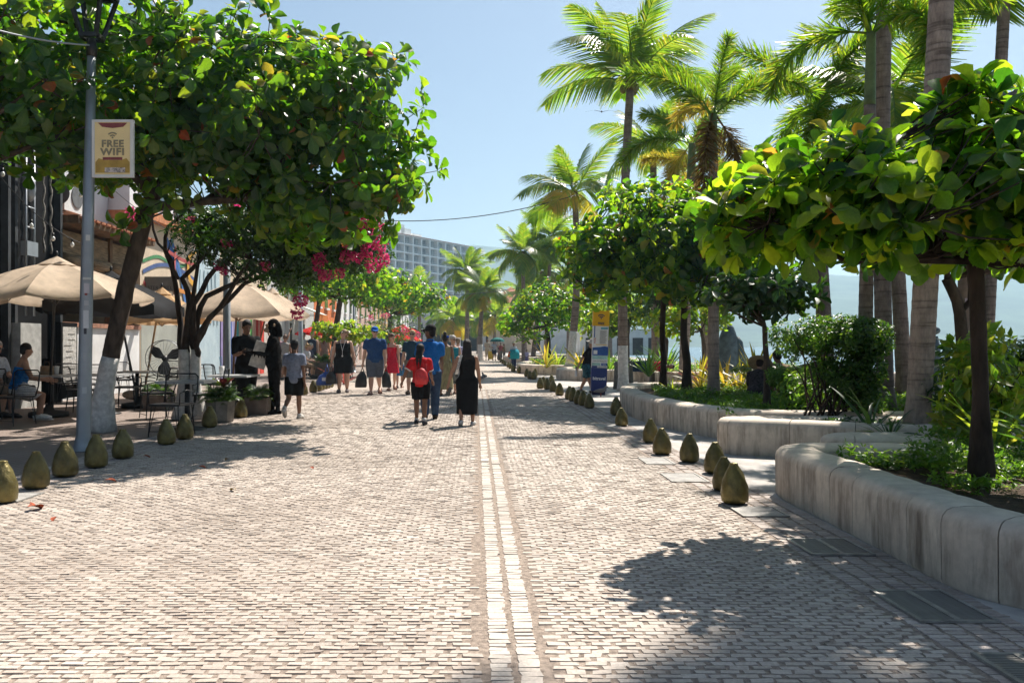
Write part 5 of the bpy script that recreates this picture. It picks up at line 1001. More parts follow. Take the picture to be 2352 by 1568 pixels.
pan(-.17, -.145, 1.48, 1.78, BLU, 'blue_strip'); o = lettering('MAR', .075, paint((.5, .08, .05)), t, (-.14, -.0925, 1.40), (R(90), R(-90), 0)); pan(-.12, .17, 1.29, 1.305, YEL, 'yellow_rule'); pan(.0, .18, 1.70, 1.745, mat('totem_sky', (.12, .40, .52), .4), 'map_strip')
for i in range(24): pan(-.02, random.uniform(.12, .17), 1.325 + i * .0145, 1.331 + i * .0145, TXT, 'printed_line')
# ---- parasols
def parasol(label, apex, edge_z, rx, pole_base, col, n=8, tilt=0.0, seed=0, under=None, basekind=True, lipdrop=.0, rz=0.2, square=False):
    """apex (x,y,z); each fabric panel and rib is a part"""
    random.seed(seed); apex = Vector(apex); pb = Vector(pole_base); t = thing('parasol', label, 'parasol', pb, group='café parasols')
    cloth = mat('canvas_%s' % label.split()[0], col, .85, .10, 5, .25, spec=.1, bscale=14, transl=.35); z0 = apex.z - pb.z; ez = edge_z - pb.z; ax = apex - pb; n_ = n
    def edge(k):
        a = rz + 2 * math.pi * k / n; r = rx * (1.0 if not square else (1.28 if k % 2 else .95)); return Vector((ax.x + r * math.cos(a), ax.y + r * math.sin(a), ez + tilt * math.cos(a)))
    tp = Vector((ax.x, ax.y, z0))
    for k in range(n):
        a, b = edge(k), edge(k + 1); V = []; m = 5; q = 5
        for i in range(m + 1):
            s = .13 + .87 * i / m
            for j in range(q + 1):
                w = j / q; p = tp.lerp(a.lerp(b, w), s); sag = 4 * w * (1 - w); p.z += .05 * rx * math.sin(math.pi * s) - .045 * rx * sag * s; out = (a.lerp(b, w) - tp); p -= Vector((out.x, out.y, 0)) * .05 * sag * s; p.z += .008 * mnoise.noise(p * 4); V.append(p)
        F = [(i * (q + 1) + j, i * (q + 1) + j + 1, (i + 1) * (q + 1) + j + 1, (i + 1) * (q + 1) + j) for i in range(m) for j in range(q)]
        V2 = V + [V[m * (q + 1) + j] + Vector((0, 0, -.06 - lipdrop)) for j in range(q + 1)]; nv = len(V); F2 = F + [(m * (q + 1) + j, m * (q + 1) + j + 1, nv + j + 1, nv + j) for j in range(q)]
        MB().add(V2, F2).build('fabric_panel', cloth, t, True)
        MB().tube([tp + (a - tp) * .06 + Vector((0, 0, -.05)), tp.lerp(a, .5) + Vector((0, 0, .02 * rx)), a + Vector((0, 0, -.02))], .010, 4).build('rib', BLACKM if not under else under, t)
        mid = tp.lerp(a, .5); MB().tube([Vector((ax.x, ax.y, ez - .15)), mid + Vector((0, 0, -.02))], .008, 4).build('strut', BLACKM if not under else under, t)
    vent = MB(); V = [tp + Vector((0, 0, .10))]; 
    for k in range(n): e = edge(k); V.append(tp.lerp(e, .2) + Vector((0, 0, .055)))
    vent.add(V, [(0, 1 + k, 1 + (k + 1) % n) for k in range(n)]).build('vent_cap', cloth, t)
    MB().ball(tp + Vector((0, 0, .14)), (.03, .03, .05), 8, 5).build('finial', BLACKM, t, True)
    MB().tube([(0, 0, .06), Vector((ax.x, ax.y, z0 + .08))], .024, 10).build('pole', under or BLACKM, t, True)
    if basekind: MB().lathe([(.33, 0), (.34, .03), (.33, .09), (.1, .12), (.05, .22), (.03, .23)], 18).build('weighted_base', mat('cast_base', (.03, .03, .03), .7), t, True)
    return t
BEI = (.62, .50, .38)
y = 15.0; parasol('sand-coloured market parasol left of the lamp post, ropes above it', AT(130, 600, y), AT(130, 682, y).z, 1.68, (AT(112, 800, y).x, y, 0), BEI, seed=1, tilt=0)
y = 17.2; parasol('charcoal parasol behind the leaning tree', AT(255, 632, y), AT(255, 700, y).z, 1.45, (AT(318, 800, y).x, y, 0), (.035, .035, .037), seed=2, tilt=-.05, lipdrop=.12)
y = 20.0; parasol('beige parasol with painted glow behind the charcoal one', AT(372, 668, y), AT(370, 735, y).z, 1.15, (AT(330, 800, y).x, y, 0), (.60, .40, .22), seed=3, tilt=0, under=WOODL)  # orange tone is sunlight through beige cloth, put into the colour
y = 19.0; parasol('large cream parasol right of the bougainvillea stems', AT(548, 645, y), AT(548, 722, y).z, 1.62, (AT(532, 800, y).x, y, 0), BEI, seed=4, tilt=0, under=WOOD, rz=.05)
y = 23.0; parasol('cream parasol peeping out behind the large one on the right', AT(625, 668, y), AT(640, 722, y).z, 1.0, (AT(572, 800, y).x, y, 0), BEI, seed=5, under=WOOD)
for i, (u, vv, y, r, lab) in enumerate([(726, 748, 38, .95, 'small red parasol beside the slim tree trunk'), (925, 748, 46, .95, 'upper of two red parasols behind the man with sunglasses'), (930, 764, 42, .9, 'lower of two red parasols behind the man with sunglasses')]):
    p = AT(u, vv, y); parasol(lab, p, p.z - .35, r, (p.x, y, 0), (.62, .03, .025), seed=10 + i, n=6)
# ---- café chairs and tables
def chair_proto():
    t = thing('cafe_chair', 'x', 'chair'); lg = mat('chair_wire', (.010, .010, .011), .45, .1, 5, spec=.5)
    MB().box((0, 0, .45), (.46, .46, .03)).build('seat', BLACKM, t)
    bk = MB(); bk.tube([(-.24, .22, .46), (-.25, .27, .62), (-.25, .30, .84), (-.2, .31, .88), (.2, .31, .88), (.25, .30, .84), (.25, .27, .62), (.24, .22, .46)], .012, 6)
    o = bk.build('back_frame', lg, t, True); sl = MB().tube([(-.25, 0, 0), (.25, 0, 0)], .0035, 4).mesh('back_wire', lg)
    for i in range(13): q = link('back_wire', sl, o); q.location = (0, .225 + .006 * i, .49 + i * .029)
    for sx in (-1, 1):
        MB().tube([(sx * .23, .22, .62), (sx * .25, -.05, .66), (sx * .24, -.22, .62), (sx * .23, -.22, .45)], .010, 5).build('armrest', lg, t, True)
        for sy in (-1, 1): MB().tube([(sx * .20, sy * .2, .44), (sx * .23, sy * .24, 0)], .009, 5).build('leg', lg, t); MB().tube([(sx * .14, sy * .2, .44), (sx * .22, sy * .235, .06)], .006, 4).build('leg_brace', lg, t)
    MB().tube([(-.22, -.23, .08), (.22, -.23, .08)], .006, 4).build('stretcher', lg, t); return t
def table_proto():
    t = thing('cafe_table', 'x', 'table'); MB().box((0, 0, .735), (.72, .72, .035)).build('table_top', mat('table_top', (.46, .47, .47), .35, .12, 5), t); MB().tube([(0, 0, .03), (0, 0, .72)], .04, 10).build('column', BLACKM, t, True); MB().lathe([(.30, 0), (.30, .012), (.06, .06), (.045, .08)], 14).build('foot', BLACKM, t, True); return t
cp, tpz = chair_proto(), table_proto()
def place(proto, first, p, rz, label, group):
    o = proto if first else copy_tree(proto); o.location = p; o.rotation_euler = (0, 0, rz); o['label'] = label; o['group'] = group; return o
tabs = [(118, 955, 'marble-topped table in front of the seated couple'), (430, 985, 'grey table behind the front wire chair, left of the fern planter'), (315, 935, 'small table behind the leaning tree'), (538, 955, 'round-looking table end beside the pale lamp post'), (240, 950, 'table hidden behind the leaning whitewashed trunk'), (60, 925, 'back table in front of the menu cabinet'), (420, 915, 'back table beside the pedestal fan')]
for i, (u, v, l) in enumerate(tabs): place(tpz, i == 0, G(u, v), random.uniform(-.1, .1), l, 'café tables')
chairs = [(395, 1000, 3.0, 'front wire chair, its back to the street beside the sack bollards'), (480, 965, 1.7, 'wire chair turned sideways behind the front fern planter'), (30, 975, 2.9, 'wire chair under the seated woman'), (-45, 965, 2.6, 'wire chair under the seated man'), (190, 950, -1.4, 'wire chair facing the seated couple across the table'), (160, 925, .3, 'wire chair behind the couple’s table'), (225, 930, .1, 'wire chair seen left of the leaning trunk'), (290, 940, -1.5, 'wire chair just right of the leaning trunk'), (345, 935, 1.5, 'wire chair by the parasol foot'), (285, 915, 0, 'wire chair at the back behind the trunk'), (360, 960, 2.2, 'wire chair left of the front chair'), (465, 930, .2, 'wire chair behind the grey table'), (510, 930, -.8, 'wire chair next to the pale lamp post'), (120, 915, 0, 'wire chair at the back left table'), (400, 905, .3, 'wire chair beside the fan'), (15, 915, 0.4, 'wire chair at the far left back')]
for i, (u, v, rz, l) in enumerate(chairs): place(cp, i == 0, G(u, v), rz + math.pi, l, 'black wire café chairs')
def item(name, label, cat, p, parts):
    t = thing(name, label, cat, p)
    for nm, mb, m in parts: mb.build(nm, m, t, True)
    return t
item('paper_bag', 'brown paper bag on the couple’s table', 'bag', G(118, 955) + Vector((-.08, 0, .755)), [('bag', MB().box((0, 0, .08), (.2, .12, .16), taper=.92), mat('kraft', (.30, .22, .14), .85)), ('handle', MB().tube([(-.05, 0, .16), (-.03, 0, .24), (.03, 0, .24), (.05, 0, .16)], .006, 4), WOOD)])
item('cup', 'white takeaway cup on the couple’s table', 'cup', G(118, 955) + Vector((.12, -.05, .755)), [('cup_body', MB().lathe([(.035, 0), (.045, .13), (.047, .14)], 14), PWHITE), ('lid', MB().lathe([(.05, .14), (.048, .155), (.02, .16)], 14), PWHITE)])
item('drink_cup', 'clear cup with blue straws on the table by the pale lamp post', 'cup', G(538, 955) + Vector((-.2, -.1, .755)), [('cup_body', MB().lathe([(.035, 0), (.05, .16)], 14), PWHITE), ('straw', MB().tube([(0, 0, .02), (-.04, 0, .33)], .006, 5), paint((.12, .30, .42))), ('straw', MB().tube([(.01, 0, .02), (0, 0, .34)], .006, 5), paint((.12, .30, .42)))])
item('boulder', 'smooth boulder weighing down the parasol foot', 'rock', G(305, 925) + Vector((0, -.1, .12)), [('stone', MB().ball((0, 0, .07), (.2, .13, .1), 12, 7), mat('boulder_stone', (.36, .30, .24), .9, .2, 6, .4))])
# pedestal fan
b = G(383, 935); t = thing('pedestal_fan', 'big black pedestal fan among the café tables', 'fan', b); c = Vector((0, -.08, AT(383, 823, b.y).z)); fr_ = .38
MB().lathe([(.26, 0), (.26, .03), (.05, .06), (.03, .08)], 14).build('base', BLACKM, t, True); MB().tube([(0, 0, .05), (0, 0, c.z)], .022, 8).build('pole', BLACKM, t, True)
for dy in (-.09, .09): MB().tube([c + Vector((fr_ * math.cos(a), dy, fr_ * math.sin(a))) for a in np.linspace(0, 6.283, 29)], .008, 5, False).build('cage_ring', GALV, t, True)
cg = MB()
for k in range(28): a = k * math.pi / 14; cg.tube([c + Vector((.06 * math.cos(a), -.12, .06 * math.sin(a))), c + Vector((fr_ * math.cos(a), -.09, fr_ * math.sin(a)))], .003, 3, False)
cg.build('cage_wires', GALV, t)['kind'] = 'stuff'
for k in range(3):
    a = k * 2.094 + .5; e1 = Vector((math.cos(a), 0, math.sin(a))); e2 = Vector((-math.sin(a), .35, math.cos(a))); MB().plate([c + e1 * .05 - e2 * .04, c + e1 * .2 - e2 * .13, c + e1 * .33 - e2 * .10, c + e1 * .34 + e2 * .06, c + e1 * .2 + e2 * .10, c + e1 * .05 + e2 * .04], (0, 1, 0), .006).build('blade', mat('fan_blade', (.06, .06, .065), .35, .1, spec=.5), t)
MB().ball(c, (.07, .1, .07), 10, 6).build('motor', BLACKM, t, True)
# sign board of the grill
t = thing('hanging_sign', 'grey hanging board of the grill restaurant lettered STER GRILL', 'sign', AT(362, 652, 24.0)); MB().box((0, 0, 0), (1.05, .05, .42)).build('board', mat('sign_board_grey', (.17, .165, .15), .7, .1), t); lettering('STER GRILL', .15, mat('sign_letter_dark', (.03, .025, .02), .6), t, (.08, -.0265, -.12), sx=.95); 
for x in (-.4, .4): MB().tube([(x, 0, .2), (x, 0, .75)], .008, 4).build('hanger', BLACKM, t)
# planters with ferns
def fern_pot(label, p, w, h, seed, leaves=90, octo=True):
    t = thing('fern_pot', label, 'plant pot', p); rng = np.random.default_rng(seed)
    if octo: MB().lathe([(w * .46, 0), (w * .5, .02), (w * .56, h - .03), (w * .57, h), (w * .5, h), (w * .49, h - .05)], 8).build('pot', mat('pot_concrete', (.21, .19, .165), .9, .25, 6, .4), t)
    else: MB().box((0, 0, h / 2), (w, w, h), taper=1.12).build('pot', mat('pot_brown', (.14, .115, .10), .85, .2, 6, .3), t)
    me = [frond_mesh('fern_frond', 1, d, 'coconut', L_COV if k else L_DRK, rng, 26) for k, d in enumerate((1.2, 1.7))]
    for i in range(leaves):
        az = i * 2.39996; el = rng.uniform(5, 85); l = rng.uniform(.28, .5) * w * 1.5; o = link('fern_frond', me[i % 3 == 0], t); m = Matrix.Rotation(az, 4, 'Z') @ Matrix.Rotation(-R(el), 4, 'Y') @ Matrix.Diagonal((l, l * 1.1, l, 1)); m.translation = Vector((math.cos(az) * w * .2, math.sin(az) * w * .2, h + rng.uniform(-.02, .12))); o.matrix_basis = m
    return t
fp = fern_pot('octagonal concrete pot of ferns and croton behind the front-row bollards', G(506, 968), .45, .36, 1, 80)
for i in range(5): o = link('croton_leaf', np_mesh('croton_leaf', OBOV[0], OBOV[1], L_BRI if i % 2 else L_RED, True), fp); m = Matrix.Rotation(i * 1.25, 4, 'Z') @ Matrix.Rotation(-R(50), 4, 'Y') @ Matrix.Diagonal((.26, .26, .26, 1)); m.translation = Vector((.06, -.03, .56)); o.matrix_basis = m
fern_pot('square brown pot of bright ferns at the feet of the waiter', G(594, 951), .38, .32, 2, 80, False)
fern_pot('low planter of bright green leaves behind the table by the trunk', G(365, 940), .45, .3, 3, 50, False)
fern_pot('brown pot with leafy plant beside the slim whitewashed tree', G(742, 868), .55, .6, 4, 60, False)
# bird bollards, stone table on the promenade
BST = mat('bollard_stone', (.14, .135, .125), .75, .25, 8, .3)
for i, (u, v, lab) in enumerate([(1416, 893, 'round-headed stone bollard left of the tall palm'), (1448, 886, 'round-headed stone bollard right of the tall palm'), (1497, 881, 'round-headed stone bollard right of the stone table')]):
    t = thing('stone_bollard', lab, 'bollard', G(u, v)); MB().lathe([(.10, 0), (.095, .1), (.075, .5), (.06, .62), (.05, .64)], 14).build('shaft', BST, t, True); MB().ball((0, 0, .72), .085, 12, 8).build('ball_head', BST, t, True)
t = thing('stone_table', 'low stone table between the round-headed bollards', 'table', G(1472, 883)); MB().box((0, 0, .5), (.75, .5, .07)).build('slab', PLC, t); MB().lathe([(.12, 0), (.08, .2), (.13, .46)], 10).build('pedestal', PLC, t, True)
# sculptures
BRZ = mat('weathered_bronze', (.075, .105, .115), .55, .3, 4, .3, .4, .5)
b = Vector((8.1, 26.6, 0)); t = thing('sculpture', 'dark blue-green cloaked bronze sculpture behind the golden plants', 'statue', b); t.scale = (.8, .8, .86); MB().rings([(0, 0, .0, .62, .4), (0, 0, .5, .52, .36), (.0, 0, 1.2, .44, .32), (.02, 0, 1.8, .36, .26), (.03, 0, 2.15, .22, .2), (.03, 0, 2.3, .05, .05)], 12).build('cloak', BRZ, t, True); MB().rings([(.55, 0, 0, .3, .25), (.5, 0, .8, .26, .2), (.45, 0, 1.6, .16, .14), (.42, 0, 1.8, .04, .04)], 10).build('wing', BRZ, t, True)
b = Vector((10.7, 19.4, 0)); t = thing('bird_sculpture', 'bronze sculpture with a long-billed bird head beside the forked trunk', 'statue', b); MB().rings([(0, 0, 0, .22, .2), (0, 0, .8, .2, .18), (.05, 0, 1.25, .13, .12), (.06, 0, 1.5, .07, .07)], 12).build('body', BRZ, t, True); MB().ball((.04, 0, 1.63), (.16, .09, .1), 10, 6).build('head', BRZ, t, True); MB().tube([(-.08, 0, 1.62), (-.45, 0, 1.5)], [.05, .008], 7).build('bill', BRZ, t, True); MB().ball((-.35, 0, .75), (.22, .15, .2), 9, 6).build('seat_form', BRZ, t, True)
# bench for the seated couple further down
t = thing('park_bench', 'metal bench with two people seated beyond the boy', 'bench', G(690, 868)); MB().box((0, 0, .43), (.5, 1.5, .04)).build('seat', BLACKM, t); MB().box((-.25, 0, .68), (.04, 1.5, .35), ry=-.15).build('backrest', BLACKM, t)
for sy in (-.65, .65): MB().tube([(.2, sy, .43), (.24, sy, 0)], .018, 5).build('leg', BLACKM, t); MB().tube([(-.2, sy, .43), (-.26, sy, 0)], .018, 5).build('leg', BLACKM, t)
t = thing('wifi_totem', 'far yellow wifi totem at the end of the street', 'information totem', Vector((-1.35, 62, 0))); MB().box((0, 0, .9), (.45, .2, 1.8)).build('panel', TW, t); MB().box((0, 0, 2.05), (.5, .22, .5)).build('yellow_head', YEL, t)
# ---- cables and bulbs
def cable(label, a, b, sag, r=.008, n=24, col=None):
    a, b = Vector(a), Vector(b); P = [a.lerp(b, i / n) + Vector((0, 0, -sag * 4 * (i / n) * (1 - i / n))) for i in range(n + 1)]; o = MB().tube(P, r, 5).build('cable', col or BLACKM, None, True); tag(o, label, 'cable'); return P
cable('black cable slung across the street from tree to palm', AT(870, 506, 33), AT(1322, 448, 33), .35, .018)
cable('pale wire from the lamp post to the upper left corner', AT(205, 104, 10.1), AT(-80, 48, 9.0), .05, .012, col=GALV)
cable('thin far cable crossing below the hotel', AT(1000, 678, 60), AT(1290, 640, 60), .3, .02)
random.seed(4); BULB = mat('bulb_glass', (.70, .70, .68), .2, .05, spec=.8)
for i, (u, v, y) in enumerate([(97, 336, 14), (134, 358, 14.5), (6, 400, 13.5), (72, 518, 14), (122, 548, 14.5), (166, 562, 15.0), (186, 448, 15.5), (540, 546, 20), (600, 530, 20), (445, 575, 22)]):
    lab = ['topmost bulb under the left crown', 'bulb left of the lamp post under the crown', 'bulb at the left edge by the ladder', 'lowest bulb on the black front', 'bulb above the sand-coloured parasol', 'bulb beside the white porch post', 'bulb in front of the air conditioner', 'bulb between the bougainvillea stems', 'bulb deep in the bougainvillea', 'bulb hanging in front of the mural'][i]
    t = thing('string_light', 'clear ' + lab, 'light bulb', AT(u, v, y)); MB().ball((0, 0, 0), (.035, .035, .045), 10, 7).build('bulb', BULB, t, True); MB().tube([(0, 0, .035), (0, 0, .10)], .018, 8).build('socket', BLACKM, t, True)
cable('festoon cable with bulbs over the left terrace', AT(-20, 380, 13.5), AT(190, 560, 15.2), .18, .008); cable('festoon cable from the black front to the mural', AT(120, 300, 14.2), AT(450, 560, 22), .25, .008)
# fallen leaves on the paving
for i, (u, v, s, lab) in enumerate([(62, 1176, .16, 'large rust-red fallen leaf at the lower left'), (240, 1109, .11, 'rust-red fallen leaf in front of the left bollards'), (541, 1129, .08, 'small brown fallen leaf in the sunny street'), (328, 1052, .09, 'tan fallen leaf beside the fourth left bollard'), (455, 1076, .08, 'dry fallen leaf in the left shade'), (527, 1058, .08, 'brown fallen leaf deeper in the left shade'), (712, 1075, .06, 'yellow fallen leaf at the edge of the left shade'), (130, 1192, .07, 'pale fallen leaf beside the large red one')]):
    V = np.array(OBOV_C[0]); V[:, 2] = V[:, 2] * 1.4 + .25; me = np_mesh('fallen_leaf', V * s, OBOV_C[1], mat('fallen_leaf_%d' % (i % 3), [(.30, .06, .02), (.34, .16, .06), (.36, .26, .10)][[0, 0, 2, 1, 2, 1, 2, 1][i]], .7, .3, 20), True); o = link('fallen_leaf', me); o.location = G(u, v) + Vector((0, 0, .004)); o.rotation_euler = (.15, 0, random.uniform(0, 6)); tag(o, lab, 'leaf')
# birds
def bird(name, label, p, s, rz, wings=False, col=(.12, .12, .13)):
    t = thing(name, label, 'bird', p, rz); m = paint(col); MB().rings([(0, 0, 0, .001, .001)], 4) if False else None
    B = MB(); B.tube([(-.16 * s, 0, .115 * s), (-.08 * s, 0, .125 * s), (0, 0, .13 * s), (.07 * s, 0, .15 * s), (.10 * s, 0, .19 * s), (.12 * s, 0, .215 * s), (.15 * s, 0, .212 * s), (.175 * s, 0, .205 * s)], [.012 * s, .035 * s, .055 * s, .042 * s, .026 * s, .028 * s, .018 * s, .004 * s], 8); B.build('body', m, t, True)
    if wings:
        for q in (-1, 1): MB().add([(-.05 * s, q * .04 * s, .14 * s), (.05 * s, q * .04 * s, .14 * s), (.03 * s, q * .45 * s, .22 * s), (-.05 * s, q * .42 * s, .21 * s), (-.06 * s, q * 1.0 * s, .10 * s), (-.08 * s, q * 1.0 * s, .10 * s)], [(0, 1, 2, 3), (3, 2, 4, 5)]).build('wing', m, t)
    else:
        for q in (-1, 1): MB().tube([(0, q * .02 * s, .09 * s), (0, q * .025 * s, 0)], .006 * s, 4).build('leg', paint((.3, .08, .06)), t); MB().ball((-.03 * s, q * .04 * s, .13 * s), (.10 * s, .02 * s, .035 * s), 8, 5).build('wing', m, t, True)
    return t
bird('pigeon', 'grey pigeon walking below the totem', G(1380, 911), 1.15, .1); bird('pigeon', 'pigeon perched on the floodlight at the right edge', Vector((6.9, 11.7, 0)) + Vector((.62, -.06, 4.685)), .95, -1.2)
bird('seabird', 'dark seabird gliding with spread wings in the open sky', AT(1382, 262, 42), .85, R(90), True, (.05, .05, .055))
bird('pigeon', 'small pigeon on the sunny street far ahead', G(1112, 873), 1.2, 2.0); bird('pigeon', 'second small pigeon far ahead on the street', G(1106, 876), 1.1, 1.0)
# ================================================================== PEOPLE
SKINS = {'light': (.50, .30, .22), 'tan': (.34, .19, .125), 'brown': (.20, .105, .065), 'dark': (.13, .068, .042)}
def skin(k): return mat('skin_' + k, SKINS[k], .55, .10, 12, .05, spec=.35)
def remeshed(name, mb, vox, m, parent, smooth_it=2):
    """one continuous surface grown over the shapes in mb"""
    me = mb.mesh(name + '_raw'); o = bpy.data.objects.new('tmp', me); r = o.modifiers.new('r', 'REMESH'); r.mode = 'VOXEL'; r.voxel_size = vox; r.use_smooth_shade = True
    if smooth_it: s = o.modifiers.new('s', 'SMOOTH'); s.iterations = smooth_it; s.factor = .5
    out = evaluated(o); bpy.data.meshes.remove(me)
    out.name = name; out.materials.clear(); out.materials.append(m); q = link(name, out, parent); return q
def add_mesh(me, mb):
    """append loose shapes (fingers) to an existing mesh"""
    v0 = [tuple(v.co) for v in me.vertices]; f0 = [tuple(p.vertices) for p in me.polygons]; n = len(v0); new = bpy.data.meshes.new(me.name); new.from_pydata(v0 + mb.v, [], f0 + [tuple(i + n for i in f) for f in mb.f]); new.polygons.foreach_set('use_smooth', [True] * len(new.polygons))
    for m in me.materials: new.materials.append(m)
    return new
def person(label, pos, H, rot=0, skin_='light', hair=('short', (.03, .02, .015)), top=None, bottom=None, shoes=((.05, .05, .05), 'shoe'), arms=((5, 8, 15), (5, 8, 15)), legs=((0, 0), (0, 0)), fat=1.0, lean=0.0, head=(0, 0, 0), hat=None, glasses=False, vox=.016, dress=None, seat=None, detail=True, hips=1.0, chest=1.0, name='person', lie=None, splay=.0, fur=None, sock=None):
    """front is -Y. arms: (swing fwd, out, elbow[, inward]) for person's right (x<0) then left; legs: (swing fwd, knee) likewise"""
    random.seed(int(H * 1000) + len(label)); V3 = Vector; t = thing(name, label, 'person', pos, rot); sm = skin(skin_) if fur is None else fur
    lr = Matrix.Rotation(R(lean), 3, 'X')                       # lean forward: rotates the trunk about the hips
    hipc = V3((0, 0, .52)); 
    def TB(p): p = V3(p); return hipc + lr @ (p - hipc)
    J = {}
    for s, sd_ in ((0, -1), (1, 1)):
        a, k = R(legs[s][0]), R(legs[s][1]); sp = R(splay); hip = V3((sd_ * .052 * hips, 0, .50)); kn = hip + .238 * V3((sd_ * math.sin(sp), -math.sin(a), -math.cos(a) * math.cos(sp))); b = a - k
        an = kn + .222 * V3((0, -math.sin(b), -math.cos(b))); ft = .75 * b if seat is None else 0; toe = an + .115 * V3((sd_ * .12, -math.cos(ft), math.sin(ft) - .18 * math.cos(ft))); heel = an + .035 * V3((0, math.cos(ft), -.5)); J['hip', s] = hip; J['kn', s] = kn; J['an', s] = an; J['toe', s] = toe; J['heel', s] = heel
        am = arms[s]; sw, ab, el = R(am[0]), R(am[1]), R(am[2]); inw = R(am[3]) if len(am) > 3 else 0; shp = TB((sd_ * .098 * chest * (1 + (fat - 1) * .35), 0, .782)); ud = lr @ V3((sd_ * math.sin(ab), -math.sin(sw) * math.cos(ab), -math.cos(sw) * math.cos(ab))); eb = shp + .172 * ud
        s2 = sw + el; ab2 = ab * .6 - inw; fd = lr @ V3((sd_ * math.sin(ab2), -math.sin(s2) * math.cos(ab2), -math.cos(s2) * math.cos(ab2))); wr = eb + .152 * fd; J['sh', s] = shp; J['eb', s] = eb; J['wr', s] = wr; J['fd', s] = fd
    zmin = min(min(J['toe', s].z, J['heel', s].z, J['an', s].z - .032) for s in (0, 1)); dz = V3((0, 0, -zmin)) if seat is None else V3((0, 0, seat / H - .50 + .045))
    for k in J:
        if k[0] != 'fd': J[k] = J[k] + dz
    def TBz(p): return (TB(p) + dz) * H
    S = H
    def torso(mb, z0, z1, grow, sx=1.0):
        prof = [(.455, .080 * hips, .058), (.50, .092 * hips, .066), (.54, .092 * hips * .98, .064), (.58, .080, .058), (.62, .076, .056), (.67, .082 * chest, .060), (.72, .090 * chest, .063), (.765, .094 * chest, .058), (.795, .088 * chest, .050), (.815, .066 * chest, .042), (.83, .044, .036)]
        for i, (z, rx, ry) in enumerate(prof):
            f = 1 + (fat - 1) * (1.15 if .5 < z < .68 else .8 if z < .78 else .3); prof[i] = (z, rx * f, ry * (1 + (fat - 1) * (1.9 if .52 < z < .7 else .8)))
        zs = [p[0] for p in prof]; Z = sorted(set([z0] + [z for z in zs if z0 < z < z1] + [z1])); V = []; n = 14
        for z in Z:
            rx = np.interp(z, zs, [p[1] for p in prof]) + grow; ry = np.interp(z, zs, [p[2] for p in prof]) + grow
            for j in range(n):
                w = 2 * math.pi * j / n; bel = -.018 * (fat - .9) * max(0, math.sin(math.pi * (z - .5) / .25)) if .5 < z < .75 else 0; V.append(TBz((rx * sx * math.cos(w), ry * math.sin(w) + bel, z)))
        F = [(i * n + j, i * n + (j + 1) % n, (i + 1) * n + (j + 1) % n, (i + 1) * n + j) for i in range(len(Z) - 1) for j in range(n)] + [tuple(range(n - 1, -1, -1)), tuple((len(Z) - 1) * n + j for j in range(n))]; mb.add(V, F)
    def legtube(mb, s, frac, grow, flare=1.0, cuff=None):
        lf = 1 + (fat - 1) * .7; pts = [J['hip', s] + V3((0, 0, .03)), J['hip', s].lerp(J['kn', s], .35), J['hip', s].lerp(J['kn', s], .7), J['kn', s], J['kn', s].lerp(J['an', s], .3), J['kn', s].lerp(J['an', s], .65), J['an', s]]; rad = [.056 * lf * hips ** .5, .052 * lf * hips ** .5, .042 * lf, .035 * lf, .036 * lf, .028 * lf, .021]
        tt = [0, .18, .36, .5, .65, .83, 1.0]; k = [i for i in range(7) if tt[i] <= frac]; P = [pts[i] for i in k]; Rr = [rad[i] + grow * (1 + (flare - 1) * tt[i]) for i in k]
        if k[-1] < 6: i = k[-1]; f = (frac - tt[i]) / (tt[i + 1] - tt[i]); P.append(pts[i].lerp(pts[i + 1], f)); Rr.append(rad[i] + (rad[i + 1] - rad[i]) * f + grow * flare)
        mb.tube([p * S for p in P], [r * S for r in Rr], 11)
    def armtube(mb, s, frac, grow, end=True):
        lf = 1 + (fat - 1) * .5; pts = [J['sh', s], J['sh', s].lerp(J['eb', s], .5), J['eb', s], J['eb', s].lerp(J['wr', s], .4), J['wr', s]]; rad = [.032 * lf, .030 * lf, .025 * lf, .025 * lf, .0165]; tt = [0, .27, .53, .72, 1.0]; k = [i for i in range(5) if tt[i] <= frac]; P = [pts[i] for i in k]; Rr = [rad[i] + grow for i in k]
        if k[-1] < 4: i = k[-1]; f = (frac - tt[i]) / (tt[i + 1] - tt[i]); P.append(pts[i].lerp(pts[i + 1], f)); Rr.append(rad[i] + (rad[i + 1] - rad[i]) * f + grow)
        mb.ball(P[0] * S, Rr[0] * S * .98, 9, 6); mb.tube([p * S for p in P], [r * S for r in Rr], 10)
    # ---- body
    B = MB(); torso(B, .455, .825, -.004)
    for s in (0, 1): legtube(B, s, 1.0, -.002); armtube(B, s, 1.0, -.002)
    hm = lr @ Euler((R(head[0]), R(head[1]), R(head[2]))).to_matrix(); nb = TB((0, .008, .80)) + dz; hc = TB((0, -.002, .925)) + dz + (hm - lr) @ V3((0, 0, .06)); 
    B.tube([nb * S, (nb.lerp(hc, .6)) * S, hc * S], [.036 * S * (1 + (fat - 1) * .4), .030 * S, .03 * S], 10)
    B.ball((hc + hm @ V3((0, .006, .012))) * S, (.046 * S, .056 * S, .058 * S), 14, 10, hm); B.ball((hc + hm @ V3((0, -.014, -.026))) * S, (.036 * S, .040 * S, .044 * S), 12, 8, hm)
    if detail:
        B.tube([(hc + hm @ V3((0, -.05, .012))) * S, (hc + hm @ V3((0, -.066, -.014))) * S], [.006 * S, .011 * S], 7); 
        for q in (-1, 1): B.ball((hc + hm @ V3((q * .047, .004, -.006))) * S, (.008 * S, .014 * S, .019 * S), 8, 6, hm)
